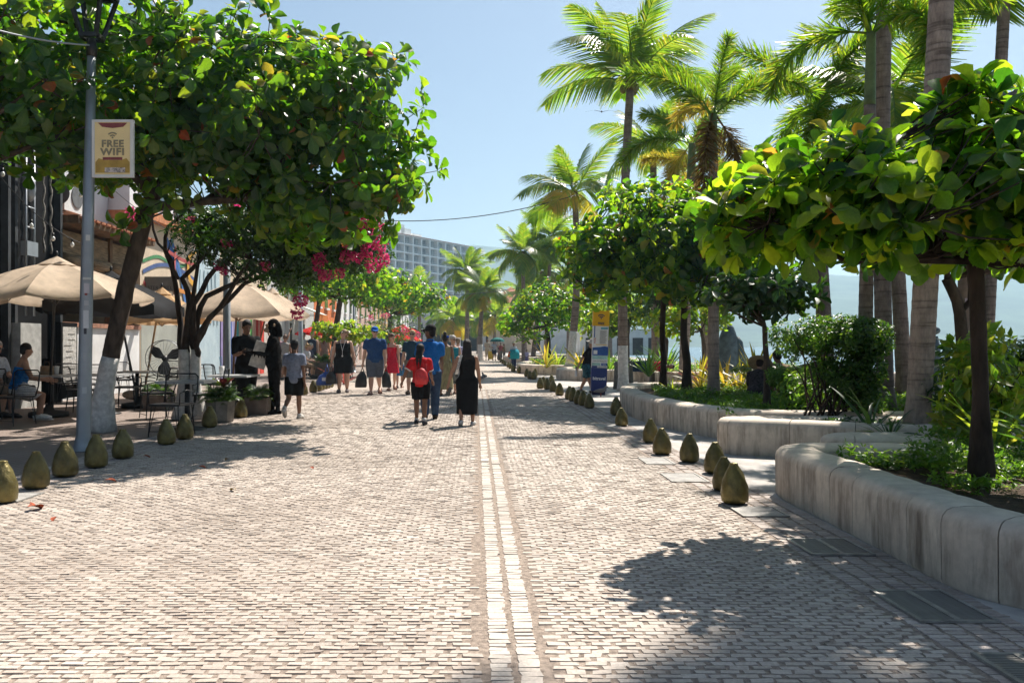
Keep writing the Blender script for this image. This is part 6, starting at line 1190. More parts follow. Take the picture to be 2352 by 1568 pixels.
    for s in (0, 1):                                          # feet and palms
        sd_ = -1 if s == 0 else 1
        B.tube([J['heel', s] * S, J['an', s].lerp(J['toe', s], .3) * S + V3((0, 0, -.006)), J['an', s].lerp(J['toe', s], .75) * S, J['toe', s] * S], [.022 * S, .026 * S, .025 * S, .015 * S], 9)
        fd = J['fd', s]; pl = J['wr', s] + fd * .032; B.tube([J['wr', s] * S, pl * S, (J['wr', s] + fd * .055) * S], [.0155 * S, .022 * S, .021 * S], 9)
    body = remeshed('body', B, vox, sm, t)
    if detail:
        Fg = MB()
        for s in (0, 1):
            sd_ = -1 if s == 0 else 1; fd = J['fd', s].normalized(); side = V3((0, 1, 0)) if abs(fd.y) < .7 else V3((0, 0, 1)); side = (side - fd * side.dot(fd)).normalized(); nrm = fd.cross(side) * (-sd_); w0 = J['wr', s] + fd * .05
            for q, ln in enumerate((.036, .043, .045, .040)): a0 = w0 + side * (.016 - q * .0105); m1 = a0 + fd * ln * .5 + nrm * .003; m2 = a0 + fd * ln * .95 + nrm * .012; Fg.tube([a0 * S, m1 * S, m2 * S], [.0058 * S, .0054 * S, .0042 * S], 6)
            th = J['wr', s] + fd * .022 - side * .018; Fg.tube([th * S, (th - side * .016 + fd * .018) * S, (th - side * .016 + fd * .036 + nrm * .006) * S], [.0072 * S, .0066 * S, .005 * S], 6)
        body.data = add_mesh(body.data, Fg)
    def clothes(nm, fn, m, v=vox): c = MB(); fn(c); return remeshed(nm, c, v, m, t)
    # ---- clothes
    if dress:
        dk = dress; 
        def fn(c):
            torso(c, .50, dk.get('top', .79), .007)
            rings = []; hipc_ = (J['hip', 0] + J['hip', 1]) * .5; kb = (J['kn', 0] + J['kn', 1]) * .5; ab_ = (J['an', 0] + J['an', 1]) * .5; n = 16; V = []; zs = [0, .15, .4, .7, 1.0]; ln = dk['len']; fl = dk.get('flare', 1.0)
            for z in zs:
                f = z * ln; ctr = hipc_.lerp(kb, min(1, f / .5)) if f <= .5 else kb.lerp(ab_, (f - .5) / .5); sw = abs((J['kn', 0] - J['kn', 1]).y) * .35 * min(1, f * 2)
                rx = (.098 * hips * (1 + (fat - 1) * .9) + .006) * (1 + (fl - 1) * z); ry = (.074 * (1 + (fat - 1) * 1.3) + .006) * (1 + (fl - 1) * z) + sw
                for j in range(n): w = 2 * math.pi * j / n; k = 1 + dk.get('ruf', 0) * z * math.sin(6 * w); V.append((ctr + V3((rx * k * math.cos(w), ry * k * math.sin(w), .03 * (1 - z)))) * S)
            c.add(V, [(i * n + j, i * n + (j + 1) % n, (i + 1) * n + (j + 1) % n, (i + 1) * n + j) for i in range(4) for j in range(n)] + [tuple(range(n)), tuple(4 * n + j for j in range(n - 1, -1, -1))])
        clothes('dress', fn, dk['mat'])
        if dk.get('straps'):
            for q in (-1, 1): MB().tube([TBz((q * .055, -.060, .775)), TBz((q * .06, -.03, .832)), TBz((q * .06, .02, .832)), TBz((q * .055, .055, .775))], .006 * S, 5).build('strap', dk['mat'], t, True)
    if top:
        def fn(c):
            torso(c, top.get('hem', .50), top.get('neck', .83), .009 + top.get('loose', 0))
            if top.get('sleeve', .3) > 0:
                for s in (0, 1): armtube(c, s, top['sleeve'], .008 + top.get('loose', 0))
        clothes('shirt', fn, top['mat'])
        if top.get('collar'): MB().tube([TBz((.034 * math.cos(a), .006 + .036 * math.sin(a), .838 + .010 * math.sin(a))) for a in np.linspace(0, 6.283, 15)], .010 * S, 6, False).build('collar', top['collar'], t, True)
        if top.get('straps'):
            for q in (-1, 1): MB().tube([TBz((q * .052, -.066, .755)), TBz((q * .066, -.03, .834)), TBz((q * .066, .02, .834)), TBz((q * .055, .06, .76))], .0075 * S, 5).build('strap', top['mat'], t, True)
        if top.get('cuffs'):
            for s in (0, 1): p = J['sh', s].lerp(J['eb', s], top['sleeve'] / .53); d = (J['eb', s] - J['sh', s]).normalized(); MB().tube([(p - d * .006) * S, (p + d * .008) * S], .043 * S, 12).build('cuff', top['cuffs'], t, True)
    if bottom:
        def fn(c):
            torso(c, .455, bottom.get('waist', .56), .006)
            for s in (0, 1): legtube(c, s, bottom['len'], .006 + bottom.get('loose', .006), bottom.get('flare', 1.2))
        clothes(bottom.get('name', 'shorts'), fn, bottom['mat'])
    if shoes:
        for s in (0, 1):
            c = MB(); up = V3((0, 0, 1)); a, b, h = J['an', s], J['toe', s], J['heel', s]; nm = 'shoe'
            if shoes[1] == 'shoe': c.tube([h * S + V3((0, .012 * S, -.004 * S)), (a.lerp(b, .25)) * S + V3((0, 0, -.002)), a.lerp(b, .7) * S, (b + (b - a) * .12) * S], [.026 * S, .031 * S, .030 * S, .017 * S], 10)
            else: nm = 'sandal'; n_ = (b - h).cross(V3((1, 0, 0))).normalized(); c.plate([(h + V3((x, .02, 0)) + n_ * 0) * S for x in (-.026, .026)] + [(b + (b - h) * .12 + V3((x, 0, 0))) * S for x in (.034, -.034)], n_ * (1 if n_.z < 0 else -1), .024 * S); c.tube([a.lerp(b, .55) * S + V3((-.03 * S, 0, 0)), (a.lerp(b, .45) + V3((0, 0, .022))) * S, a.lerp(b, .55) * S + V3((.03 * S, 0, 0))], .007 * S, 5)
            c.build(nm, fabric(shoes[0]), t, True)
            if sock: MB().tube([a.lerp(J['kn', s], .0) * S, a.lerp(J['kn', s], .16) * S], [.027 * S, .027 * S], 10).build('sock', fabric(sock), t, True)
    # ---- head
    def HP(x, y, z): return (hc + hm @ V3((x, y, z))) * S
    if hair:
        hmn, hcol = hair; hmat = mat('hair_%02x%02x%02x' % tuple(int(q * 255) for q in hcol), hcol, .6, .35, 40, .5, spec=.3, stretch=(1, 1, .2)); c = MB()
        c.ball(HP(0, .014, .026), (.052 * S, .058 * S, .056 * S), 14, 9, hm); c.ball(HP(0, .03, -.005), (.045 * S, .036 * S, .05 * S), 12, 7, hm)
        if hmn in ('curly', 'bob'):
            for i in range(26): a = i * 2.4; zz = -.035 + .1 * (i / 26); rr = .052; c.ball(HP(rr * math.cos(a), .022 + rr * abs(math.sin(a)) * 1.0 - .004, zz), .018 * S, 7, 5)
        if hmn == 'long': c.tube([HP(0, .05, .02), HP(0, .062, -.06), HP(0, .07, -.15), HP(0, .065, -.21)], [.04 * S, .042 * S, .034 * S, .012 * S], 10)
        if hmn == 'bun': c.ball(HP(0, .04, .085), .03 * S, 10, 7)
        if hmn in ('braids', 'braid'):
            for q in ((-1, 1) if hmn == 'braids' else (0,)): c.tube([HP(q * .02, .05, 0), HP(q * .026, .07, -.06), HP(q * .022, .085, -.14), HP(q * .018, .09, -.22)], [.02 * S, .019 * S, .016 * S, .006 * S], 8)
        if hmn == 'locs':
            for i in range(14): x = -.05 + .1 * i / 13; c.tube([HP(x * .8, .04, .02), HP(x, .06, -.06), HP(x * 1.3 + random.uniform(-.01, .01), .07, -.14 - .05 * random.random())], [.009 * S, .008 * S, .005 * S], 5)
            c.ball(HP(0, .045, .035), .03 * S, 10, 7)
        if hmn != 'none': remeshed('hair', c, vox * .8, hmat, t, 1)
    if hat:
        k, col = hat; m_ = fabric(col); c = MB()
        if k == 'cap':
            c.ball(HP(0, .012, .036), (.056 * S, .062 * S, .050 * S), 14, 8, hm); c.build('cap', m_, t, True); c = MB(); P = [HP(.042 * math.cos(a), -.045 - .062 * math.sin(a), .030 - .012 * math.sin(a)) for a in np.linspace(math.pi, 0, 9)]; c.plate(P, hm @ V3((0, 0, 1)), .006 * S); c.build('brim', m_, t)
        else:
            wd = .105 if k == 'bucket' else .15; Rr = [(.052, .075), (.056, .05), (.058, .028), (wd, .004 if k == 'bucket' else .012), (wd, -.002 if k == 'bucket' else .008), (.056, .02)]; V = []; n = 16
            for r_, z_ in [(.02, .085)] + Rr:
                for j in range(n): w = 2 * math.pi * j / n; V.append(HP(r_ * math.cos(w), .004 + r_ * 1.08 * math.sin(w), z_ + .01))
            c.add(V, [(i * n + j, i * n + (j + 1) % n, (i + 1) * n + (j + 1) % n, (i + 1) * n + j) for i in range(6) for j in range(n)] + [tuple(range(n))]); c.build('hat', m_, t, True)
    if detail and fur is None:
        for q in (-1, 1): MB().ball(HP(q * .017, -.0535, .010), (.0065 * S, .004 * S, .0045 * S), 7, 5, hm).build('eye', mat('eye_dark', (.02, .015, .012), .3), t, True)
        MB().ball(HP(0, -.0535, -.032), (.014 * S, .005 * S, .0045 * S), 8, 5, hm).build('mouth', mat('lips', (.28, .10, .085), .5), t, True)
    if glasses:
        gm = mat('sunglass_black', (.015, .013, .012), .15, spec=.7); g = MB()
        for q in (-1, 1): g.ball(HP(q * .020, -.058, .010), (.017 * S, .006 * S, .013 * S), 10, 6, hm); g.tube([HP(q * .035, -.052, .014), HP(q * .049, .0, .012)], .003 * S, 4)
        g.tube([HP(-.008, -.060, .012), HP(.008, -.060, .012)], .003 * S, 4); g.build('sunglasses', gm, t, True)
    t['_h'] = H; del t['_h']; J['HP'] = HP; J['TBz'] = TBz; J['t'] = t; J['S'] = S
    if lie is not None: t.rotation_euler = lie
    return J
def hand_world(J, s, d=.05): return J['t'].matrix_basis @ ((J['wr', s] + J['fd', s] * d) * J['S'])
def bag(label, top, w, h, d, col, handle=.16, tilt=0.0, rz=0.0, name='shopping_bag', band=None):
    """soft carrier hanging from the hand at top"""
    t = thing(name, label, 'bag', top, rz); m = mat('plastic_%02x%02x%02x' % tuple(int(q * 255) for q in col), col, .35, .2, 9, .4, spec=.5, bscale=16); V = []; n = 14
    for z, fx, fy in ((0, .30, .3), (-.06, .55, .6), (-h * .3, .85, .9), (-h * .7, 1.0, 1.05), (-h * .95, 1.02, 1.0), (-h, .94, .85)):
        for j in range(n): a = 2 * math.pi * j / n; c, s_ = math.cos(a), math.sin(a); k = (abs(c) ** 3 + abs(s_) ** 3) ** (-1 / 3); wv = 1 + .06 * math.sin(3 * a + z * 14); V.append((w / 2 * fx * c * k * wv + tilt * z, d / 2 * fy * s_ * k * wv, z - handle))
    MB().add(V, [(i * n + j, i * n + (j + 1) % n, (i + 1) * n + (j + 1) % n, (i + 1) * n + j) for i in range(5) for j in range(n)] + [tuple(range(n)), tuple(5 * n + j for j in range(n - 1, -1, -1))]).build('carrier', m, t, True)
    for q in (-1, 1): MB().tube([(-w * .12, q * d * .12, -handle), (0, q * .012, .0), (w * .12, q * d * .12, -handle)], .012, 5).build('handle', m, t, True)
    if band: MB().box((0, -d * .56, -handle - h * .55), (w * .55, .008, h * .25)).build('print', fabric(band), t)
    return t
F_ = fabric; RBLUE = F_((.012, .10, .34)); 
BLK = mat('black_cloth', (.011, .011, .012), .9, .15, 20, .1, spec=.12)
def denim(): return mat('denim', (.035, .065, .13), .9, .3, 18, .2, col2=(.02, .04, .085), spec=.15)
def px(u, v, hp): p = G(u, v); return p, hp / (v - VV) * EYE
# -- walking away
p, H = px(988, 964, 221); J = person('man in a bright blue polo, black cap and jeans walking away', p, H, R(184), 'dark', ('short', (.01, .01, .01)), dict(mat=F_((.012, .13, .42)), sleeve=.34, hem=.485, loose=.006, collar=F_((.012, .13, .42))), dict(mat=denim(), len=1.0, loose=.010, flare=1.0, name='jeans'), ((.04, .035, .03), 'shoe'), ((28, 4, 30), (12, 10, 40)), ((16, 4), (-12, 22)), 1.0, 0, (4, 0, 55), ('cap', (.012, .012, .013)), glasses=True, chest=1.1)
p, H = px(966, 974, 186); J = person('girl in a red shirt with long braids and a small red backpack walking away', p, H, R(180), 'brown', ('braids', (.012, .01, .01)), dict(mat=F_((.50, .02, .025)), sleeve=.36, hem=.47, loose=.008, collar=F_((.6, .58, .58)), cuffs=F_((.62, .6, .6))), dict(mat=BLK, len=.40, loose=.012, flare=1.2), ((.05, .05, .055), 'shoe'), ((20, 8, 35), (-12, 30, 50)), ((-8, 12), (10, 4)), 1.02, 0, (0, 0, -12), sock=(.55, .54, .53))
gp = J['t']; t = thing('backpack', 'small red backpack on the girl with braids', 'backpack', gp.location + Vector((.02, -.14, H * .60))); t.scale = (.82, .82, .82); rm = mat('backpack_red', (.58, .045, .05), .5, .12, 12, .2)
MB().rings([(0, 0, -.17, .09, .04), (0, -.01, -.15, .125, .06), (0, -.015, -.02, .13, .065), (0, -.01, .08, .11, .055), (0, 0, .14, .06, .04), (0, 0, .155, .02, .02)], 14).build('pack', rm, t, True); MB().rings([(0, -.055, -.13, .085, .03), (0, -.062, -.03, .09, .035), (0, -.05, .02, .06, .02)], 12).build('pocket', rm, t, True)
for q in (-1, 1): MB().tube([(q * .07, .03, -.12), (q * .10, .06, .0), (q * .09, .05, .22), (q * .075, .15, .27)], .014, 6).build('strap', rm, t, True)
p, H = px(1073, 976, 198); J = person('woman in a sleeveless black dress with a white sash walking away', p, H, R(178), 'tan', ('locs', (.012, .01, .01)), None, None, ((.55, .54, .52), 'shoe'), ((10, 10, 14), (-6, 26, 18)), ((2, 2), (-10, 20)), 1.08, 0, (0, 0, 0), dress=dict(mat=BLK, len=.80, flare=.92, top=.825), hips=1.22)
wl = J['t']; sash = MB(); P = [J['TBz']((-.085, .055, .80)), J['TBz']((-.02, .082, .70)), J['TBz']((.06, .088, .60)), J['TBz']((.10, .06, .55))]
P = [J['TBz']((.06, .055, .83)), J['TBz']((.085, .075, .74)), J['TBz']((.105, .078, .66)), J['TBz']((.118, .05, .60))]
V = []
for q in P: V += [q + Vector((-.022, .012, .008)), q + Vector((.026, .012, -.006))]
t = thing('sash', 'white lettered sash across the back of the woman in black', 'sash', wl.location, wl.rotation_euler.z); MB().add(V, [(2 * i, 2 * i + 1, 2 * i + 3, 2 * i + 2) for i in range(3)]).build('ribbon', F_((.60, .59, .57)), t); mid = (P[1] + P[2]) / 2
lettering('LULA', .055, INK, t, mid + Vector((.002, .022, .0)), (R(90), R(-72), R(180)))
c = hand_world(J, 1, .055); t = thing('phone', 'dark phone held low by the woman in black', 'phone', c); MB().box((.02, 0, -.05), (.075, .012, .15), ry=.35).build('body', mat('phone_case', (.03, .035, .035), .3, spec=.6), t); MB().box((.02, .008, -.05), (.066, .003, .135), ry=.35).build('screen', GLASSD, t)
p, H = px(676, 962, 184); person('boy in a grey-blue T-shirt and black shorts walking away', p, H, R(176), 'brown', ('short', (.01, .008, .008)), dict(mat=F_((.20, .23, .31)), sleeve=.34, hem=.455, loose=.012), dict(mat=BLK, len=.42, loose=.012, flare=1.15), ((.45, .43, .40), 'shoe'), ((-10, 9, 12), (10, 10, 30)), ((6, 3), (-16, 42)), .98, 0, (6, 0, 15), sock=(.5, .5, .5))
# -- waiter and costumed reader
p = G(566, 946); J = person('waiter in black looking down at a large menu sheet', p, 1.80, R(28), 'brown', ('short', (.012, .01, .01)), dict(mat=BLK, sleeve=.50, hem=.47, loose=.008, collar=BLK), dict(mat=BLK, len=1.0, loose=.008, flare=1.05, name='trousers'), ((.02, .02, .02), 'shoe'), ((18, 6, 85, 20), (35, 8, 65, 10)), ((2, 2), (-2, 2)), 1.12, 0, (24, 0, 0), chest=1.08)
FUR = mat('black_fur', (.010, .009, .009), .95, .3, 60, 1.0, spec=.1, bscale=90)
p = G(630, 950); J = person('person in a shaggy black gorilla suit reading the menu with the waiter', p, 1.80, R(-72), 'tan', None, None, None, None, ((35, 8, 70, 14), (30, 8, 70, 8)), ((3, 3), (-3, 3)), 1.28, 2, (4, 0, 0), fur=FUR, detail=True, chest=1.15)
gt = J['t']; HP = J['HP']; S = J['S']; c = MB(); random.seed(2)
c.ball(HP(0, .015, .018), (.053 * S, .062 * S, .064 * S), 16, 10); c.tube([HP(0, .05, .02), HP(0, .06, -.06), HP(0, .055, -.12)], [.038 * S, .040 * S, .04 * S], 10); remeshed('mask_fur', c, .018, FUR, gt)
face = mat('mask_tan', (.42, .30, .20), .7, .15, 12); c = MB(); c.ball(HP(0, -.05, .014), (.036 * S, .018 * S, .024 * S), 12, 8); c.ball(HP(0, -.06, -.034), (.034 * S, .034 * S, .026 * S), 12, 8); remeshed('mask_face', c, .012, face, gt); 
for q in (-1, 1): MB().ball(HP(q * .053, .016, .012), (.010 * S, .012 * S, .017 * S), 9, 6).build('mask_ear', face, gt, True); MB().ball(HP(q * .016, -.066, .018), (.008 * S, .006 * S, .007 * S), 8, 5).build('mask_eye', MATS['eye_dark'], gt, True)
tf = MB(); me = [o for o in bpy.data.objects if o.parent == gt and o.name.startswith('body')][0].data
for i in range(0, len(me.vertices), 9):
    v = me.vertices[i]; n = v.normal; a = v.co; e = a + n * .022 + Vector((random.uniform(-.01, .01), random.uniform(-.01, .01), -.04)); s1 = n.cross(Vector((0, 0, 1))); s1 = (s1.normalized() if s1.length > .01 else Vector((1, 0, 0))) * .010; tf.v.extend([tuple(a - s1), tuple(a + s1), tuple(e)]); k = len(tf.v); tf.f.append((k - 3, k - 2, k - 1))
tf.build('fur_tufts', FUR, gt)['kind'] = 'stuff'
t = thing('menu_sheet', 'large printed menu sheet held between waiter and gorilla suit', 'menu', AT(598, 815, 15.55), R(10)); MB().box((0, 0, 0), (.30, .012, .50), rx=.15, ry=.32).build('sheet', mat('menu_paper', (.46, .44, .41), .6, .2, 14), t)
# -- group walking towards the viewer
p, H = px(788, 901, 147); J = person('woman in a black tank top and skirt with a white lanyard carrying bags', p, H, R(4), 'light', ('curly', (.30, .20, .10)), dict(mat=BLK, sleeve=0, hem=.47, neck=.775, straps=True), None, ((.12, .10, .10), 'shoe'), ((4, 14, 8), (2, 16, 10)), ((4, 2), (-3, 4)), 1.34, 0, (-14, 0, -30), glasses=True, dress=dict(mat=BLK, len=.40, flare=1.0, top=.60), hips=1.1)
hw = hand_world(J, 0); bag('big blue shopping bag carried by the woman in the black tank top', hw + Vector((-.12, .06, .05)), .42, .36, .2, (.015, .07, .33), .20, .25, name='shopping_bag', band=(.55, .58, .62)); bag('black plastic bag in front of the big blue bag', hw + Vector((.02, -.05, 0)), .30, .36, .16, (.012, .012, .016), .12)
t = thing('lanyard', 'white lanyard with a badge on the woman in the black tank top', 'lanyard', J['t'].location, J['t'].rotation_euler.z); b_ = J['TBz']((0, -.118, .66)); 
for q in (-1, 1): MB().tube([J['TBz']((q * .035, -.02, .835)), J['TBz']((q * .03, -.075, .78)), b_], .006, 4).build('ribbon', F_((.62, .62, .62)), t)
MB().tube([b_, b_ + Vector((0, -.005, -.12))], .006, 4).build('ribbon', F_((.62, .62, .62)), t); MB().ball(b_ + Vector((0, -.01, -.14)), (.022, .012, .025), 8, 6).build('badge', F_((.62, .62, .62)), t, True)
p, H = px(861, 905, 156); J = person('man in a navy polo, grey shorts and a blue cap carrying black bags', p, H, R(2), 'light', ('short', (.10, .07, .05)), dict(mat=F_((.018, .055, .16)), sleeve=.36, hem=.475, loose=.008, collar=F_((.018, .055, .16))), dict(mat=F_((.085, .10, .135)), len=.50, loose=.016, flare=1.25), ((.10, .03, .03), 'sandal'), ((2, 12, 8), (4, 10, 10)), ((8, 3), (-14, 30)), 1.22, 0, (4, 0, 12), ('cap', (.012, .10, .38)), True, chest=1.1)
for s, l in ((0, 'black plastic bag in the right hand of the man in the blue cap'), (1, 'black plastic bag in the left hand of the man in the blue cap')):
    hw = hand_world(J, s); bag(l, hw + Vector((0, -.02, 0)), .30 if s == 0 else .24, .42, .16, (.012, .012, .014), .12, .12 if s == 0 else -.05)
p, H = px(900, 896, 132); J = person('woman in a short red summer dress looking down', p, H, R(8), 'light', ('curly', (.11, .06, .035)), None, None, ((.16, .07, .05), 'sandal'), ((2, 5, 6), (4, 6, 8)), ((10, 3), (-12, 34)), .95, 0, (16, 0, 30), dress=dict(mat=F_((.50, .015, .04)), len=.40, flare=1.35, top=.76, straps=True, ruf=.05), hips=1.0)
p, H = px(947, 905, 148); person('bearded man in a dark teal polo and sunglasses behind the girl', p, H, R(-4), 'light', ('short', (.34, .22, .10)), dict(mat=F_((.02, .05, .085)), sleeve=.38, hem=.48, loose=.006), dict(mat=F_((.16, .14, .12)), len=.50, loose=.014), ((.12, .08, .06), 'shoe'), ((2, 12, 10), (4, 8, 10)), ((8, 3), (-8, 14)), 1.05, 0, (0, 0, 0), None, True)
p, H = px(918, 890, 98); person('small child in a white cap and blue floral shorts between the adults', p, H, R(4), 'light', ('short', (.12, .08, .05)), dict(mat=F_((.04, .04, .07)), sleeve=.2, hem=.5), dict(mat=mat('floral_blue', (.04, .15, .32), .8, .6, 30), len=.46, loose=.02), ((.1, .09, .08), 'sandal'), ((30, 5, 30), (5, 8, 10)), ((8, 2), (-8, 14)), .95, 0, (0, 0, 0), ('cap', (.55, .54, .52)))
p, H = px(1023, 908, 142); J = person('woman in a long olive dress with a blue hair bow beyond the man in blue', p, H, R(170), 'brown', ('bun', (.012, .01, .01)), None, None, ((.08, .06, .05), 'sandal'), ((5, 8, 10), (5, 14, 14)), ((6, 3), (-8, 10)), 1.02, 0, (0, 0, 0), dress=dict(mat=mat('olive_dress', (.26, .23, .12), .85, .25, 12, stretch=(3, 3, .3)), len=.86, flare=1.25, top=.79), hips=1.05); MB().ball(J['HP'](-.05, .05, .03), (.035, .02, .03), 8, 6).build('hair_bow', F_((.02, .10, .5)), J['t'], True)
p, H = px(1040, 904, 135); person('grey-haired woman in a teal top and patterned skirt beyond the sash', p, H, R(12), 'light', ('curly', (.50, .47, .42)), dict(mat=F_((.02, .20, .27)), sleeve=0, hem=.5, neck=.79), None, ((.14, .10, .08), 'sandal'), ((5, 8, 12), (8, 10, 20)), ((4, 3), (-6, 8)), 1.1, 0, (10, 0, 25), None, True, dress=dict(mat=mat('patterned_skirt', (.13, .14, .15), .85, .7, 16), len=.70, flare=1.1, top=.6))
p, H = px(1052, 885, 110); person('person in a lilac shirt half hidden behind the grey-haired woman', p, H, R(180), 'light', ('short', (.2, .15, .1)), dict(mat=F_((.34, .34, .5)), sleeve=.3, hem=.48), dict(mat=F_((.12, .12, .14)), len=.5), vox=.02, detail=False)
# -- by the totem
p, H = px(1347, 903, 119); J = person('man in a bucket hat, black polo and patterned shorts stooping by the totem', p, H * 1.06, R(62), 'tan', ('short', (.25, .22, .2)), dict(mat=BLK, sleeve=.38, hem=.48, collar=BLK), dict(mat=mat('patterned_shorts', (.02, .12, .16), .85, .8, 24, col2=(.01, .012, .02)), len=.46, loose=.014), ((.08, .07, .06), 'shoe'), ((-22, 10, 10), (0, 6, 14)), ((18, 4), (-10, 16)), 1.12, 13, (12, 0, 0), ('bucket', (.50, .46, .40)))
hw = hand_world(J, 0); t = thing('water_bottle', 'clear water bottle in the hand of the man in the bucket hat', 'bottle', hw + Vector((-.03, 0, -.2))); MB().lathe([(.03, 0), (.034, .02), (.034, .14), (.014, .18), (.014, .2)], 12).build('bottle', mat('clear_plastic', (.55, .58, .62), .15, spec=.8), t, True); MB().lathe([(.016, .2), (.016, .225), (.01, .226)], 10).build('cap', BLU, t)
# -- seated couple at the café
p = G(40, 968); ch = p + Vector((0, 0, 0)); person('dark-haired woman in a blue top seated with her back to the street', p, 1.62, R(125), 'tan', ('short', (.012, .01, .009)), dict(mat=F_((.01, .14, .42)), sleeve=0, hem=.5, neck=.74), dict(mat=F_((.52, .53, .55)), len=.36, loose=.016), ((.60, .60, .60), 'shoe'), ((35, 16, 60, 10), (30, 12, 70, 10)), ((76, 88), (66, 64)), 1.12, 12, (0, 0, 10), seat=.46, hips=1.1)
p = G(-20, 958); person('grey-haired man with glasses in a pale blue shirt at the left edge', p, 1.72, R(70), 'light', ('short', (.34, .33, .32)), dict(mat=F_((.42, .48, .58)), sleeve=.4, hem=.5, collar=F_((.42, .48, .58))), dict(mat=F_((.12, .11, .10)), len=.55, loose=.012), ((.05, .05, .05), 'shoe'), ((30, 8, 60), (30, 8, 60)), ((80, 85), (75, 80)), 1.15, 10, (10, 0, 0), None, True, seat=.46)
# -- further down on the left
def far(label, u, v, hp, rot=0, **k):
    p, H = px(u, v, hp); k.setdefault('vox', .024); return person(label, p, H, R(rot), **k)
far('person with raised arms in a pink shirt behind the gorilla suit', 640, 872, 108, 20, skin_='tan', hair=('short', (.05, .03, .02)), top=dict(mat=F_((.42, .28, .33)), sleeve=.3, hem=.5), bottom=dict(mat=F_((.12, .11, .11)), len=.5), arms=((150, 30, 60), (150, 30, 60)))
far('woman with sunglasses in a grey top left of the boy', 655, 872, 104, 8, skin_='tan', hair=('bun', (.10, .05, .03)), glasses=True, top=dict(mat=F_((.30, .29, .28)), sleeve=.0, hem=.5), bottom=dict(mat=F_((.3, .28, .26)), len=.45))
far('man in a white shirt strolling near the bench', 697, 862, 100, 10, skin_='tan', hair=('short', (.04, .03, .02)), top=dict(mat=F_((.50, .47, .46)), sleeve=.3, hem=.5), bottom=dict(mat=F_((.2, .18, .16)), len=.5))
far('grey-haired man in a navy tank top near the bench', 717, 862, 102, 6, skin_='light', hair=('short', (.5, .49, .47)), top=dict(mat=F_((.05, .06, .09)), sleeve=.0, hem=.48), bottom=dict(mat=F_((.06, .06, .07)), len=.5), fat=1.1)
far('woman with long auburn hair beside the potted plant', 745, 858, 94, 170, skin_='tan', hair=('long', (.10, .03, .018)), dress=dict(mat=F_((.22, .16, .15)), len=.5, flare=1.1, top=.8))
p = G(700, 868); person('fair-haired woman in white seated at the near end of the bench', p + Vector((.05, -.35, 0)), 1.62, R(75), 'light', ('bob', (.42, .27, .12)), dict(mat=F_((.52, .50, .52)), sleeve=.3, hem=.5), dict(mat=F_((.30, .20, .13)), len=.6), ((.06, .05, .04), 'shoe'), ((35, 6, 60), (30, 6, 60)), ((82, 86), (70, 74)), 1.15, 14, (8, 0, 0), seat=.46, vox=.02)
person('grey-haired person in dark clothes seated at the far end of the bench', p + Vector((.05, .35, 0)), 1.66, R(80), 'light', ('short', (.42, .40, .38)), dict(mat=F_((.10, .09, .14)), sleeve=.4, hem=.5), dict(mat=F_((.36, .28, .2)), len=.5), ((.06, .05, .04), 'shoe'), ((35, 6, 60), (30, 6, 60)), ((82, 86), (76, 78)), 1.1, 10, (5, 0, 0), seat=.46, vox=.02)
# -- far end of the street
far('far man in beige clothes beside the green umbrella', 1119, 827, 50, 5, skin_='brown', hair=('short', (.02, .02, .02)), top=dict(mat=F_((.40, .35, .28)), sleeve=.4, hem=.46), bottom=dict(mat=F_((.36, .31, .25)), len=.5), vox=.035, detail=False, arms=((15, 6, 80), (15, 6, 80)))
J = far('far woman in dark shorts under the green umbrella', 1135, 828, 47, 5, skin_='tan', hair=('long', (.03, .02, .02)), top=dict(mat=F_((.36, .40, .46)), sleeve=.3, hem=.5), bottom=dict(mat=F_((.03, .035, .06)), len=.36), vox=.035, detail=False, arms=((20, 6, 90), (40, 20, 110)))
c = J['t'].location + Vector((.25, .1, 1.55)); t = thing('umbrella', 'dark green hand umbrella at the far end of the street', 'umbrella', c - Vector((0, 0, .8))); um = MB(); n = 12; V = [(0, 0, .8 + .28)]
for i, (r_, z_) in enumerate(((.3, .22), (.5, .1), (.58, -.06))):
    for j in range(n): a = 2 * math.pi * j / n; V.append((r_ * math.cos(a), r_ * math.sin(a), .8 + z_))
um.add(V, [(0, 1 + j, 1 + (j + 1) % n) for j in range(n)] + [(1 + i * n + j, 1 + (i + 1) * n + j, 1 + (i + 1) * n + (j + 1) % n, 1 + i * n + (j + 1) % n) for i in range(2) for j in range(n)]).build('canopy', F_((.02, .14, .13)), t); MB().tube([(0, 0, 0), (0, 0, 1.08)], .012, 5).build('shaft', BLACKM, t)
t = thing('suitcase', 'yellow suitcase standing beside the far couple', 'suitcase', G(1127, 827)); MB().box((0, 0, .4), (.4, .25, .66)).build('shell', mat('suitcase_yellow', (.50, .36, .04), .4), t); MB().tube([(-.1, 0, .73), (-.1, 0, .95), (.1, 0, .95), (.1, 0, .73)], .012, 5).build('handle', BLACKM, t)
for q in (-1, 1): MB().ball((q * .15, 0, .035), .035, 8, 5).build('wheel', BLACKM, t, True)
J = far('vendor with a teal wrap and white cloth on the shoulder by the far planter', 1180, 846, 62, 20, skin_='brown', hair=('short', (.03, .02, .02)), top=dict(mat=F_((.48, .50, .58)), sleeve=.4, hem=.5), bottom=dict(mat=F_((.03, .04, .09)), len=1.0, name='trousers'), vox=.03, detail=False, hat=('straw', (.42, .40, .28)))
wp = MB(); wp.rings([(0, 0, -.28, .30, .22), (-.02, -.02, 0, .33, .25), (0, 0, .22, .22, .18)], 12); wp.build('teal_wrap', F_((.015, .24, .30)), J['t'], True).location = (0, -.05, J['S'] * .55); MB().box((-.28, -.12, J['S'] * .52), (.16, .1, .3), ry=.3).build('orange_bag', F_((.42, .09, .03)), J['t'])
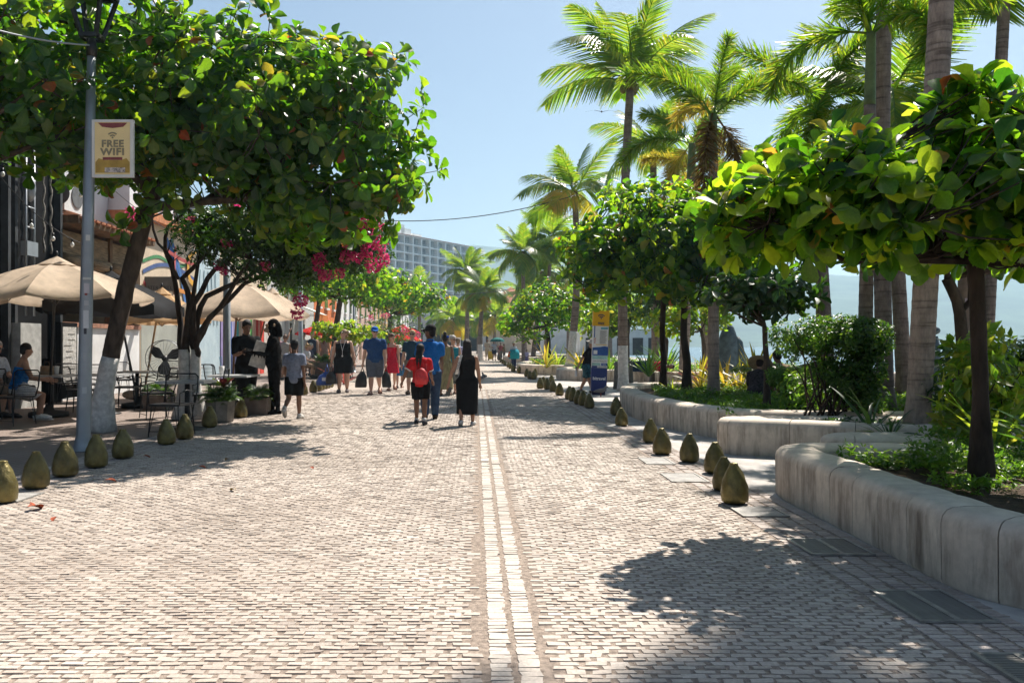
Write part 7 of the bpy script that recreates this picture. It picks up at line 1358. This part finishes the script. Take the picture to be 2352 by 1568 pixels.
far('person in lilac sitting low beside the far planter', 1210, 838, 36, -20, skin_='brown', hair=('short', (.03, .02, .02)), top=dict(mat=F_((.38, .34, .50)), sleeve=.5, hem=.5), bottom=dict(mat=F_((.16, .13, .26)), len=1.0, name='trousers'), vox=.03, detail=False)
for i, (u, v, hp, c1, lab) in enumerate([(1150, 826, 40, (.20, .05, .06), 'far person in maroon beside the green umbrella'), (1158, 827, 38, (.14, .12, .08), 'far person in olive near the first right-hand planter'), (1145, 828, 30, (.28, .2, .2), 'far stooping person in dusty pink')]):
    far(lab, u, v, hp, 60 * i, skin_='brown', hair=('short', (.03, .02, .02)), top=dict(mat=F_(c1), sleeve=.4, hem=.48), bottom=dict(mat=F_((.1, .1, .1)), len=.9), vox=.035, detail=False)
# -- sleeper on the planter rim, crouching vendor
p = AT(1468, 848, 26.2); J = person('man in a red shirt lying asleep on the planter rim', Vector((p.x - .3, 26.35, .70)), 1.66, 0, 'brown', ('short', (.02, .02, .02)), dict(mat=F_((.42, .02, .03)), sleeve=.4, hem=.5), dict(mat=F_((.02, .045, .09)), len=1.0, name='trousers'), ((.05, .05, .05), 'shoe'), ((70, 5, 60), (80, 5, 80)), ((35, 50), (25, 45)), 1.05, 0, (10, 0, 0), vox=.022)
J['t'].rotation_euler = (0, R(90), 0); J['t'].location = Vector((p.x - .45, 26.4, .60))
p = Vector((4.95, 14.6, .30)); person('woman in a wide straw hat crouching among the golden plants', p, 1.45, R(150), 'tan', ('short', (.03, .02, .02)), dict(mat=mat('dark_floral', (.05, .04, .045), .9, .6, 25), sleeve=.5, hem=.48), dict(mat=F_((.04, .04, .05)), len=1.0, name='trousers'), ((.04, .04, .04), 'shoe'), ((60, 10, 40), (60, 10, 40)), ((88, 25), (84, 40)), 1.2, 34, (5, 0, 0), ('straw', (.46, .38, .24)), seat=.07)
p = Vector((5.75, 15.4, .30)); person('dark-haired person in a tan shirt sitting beside the crouching woman', p, 1.6, R(190), 'brown', ('short', (.012, .01, .01)), dict(mat=F_((.24, .17, .10)), sleeve=.5, hem=.48), dict(mat=F_((.06, .05, .05)), len=1.0, name='trousers'), ((.04, .04, .04), 'shoe'), ((30, 10, 50), (30, 10, 50)), ((88, 30), (85, 40)), 1.1, 24, (5, 0, 0), seat=.08)
bpy.data.scenes.remove(TMP)
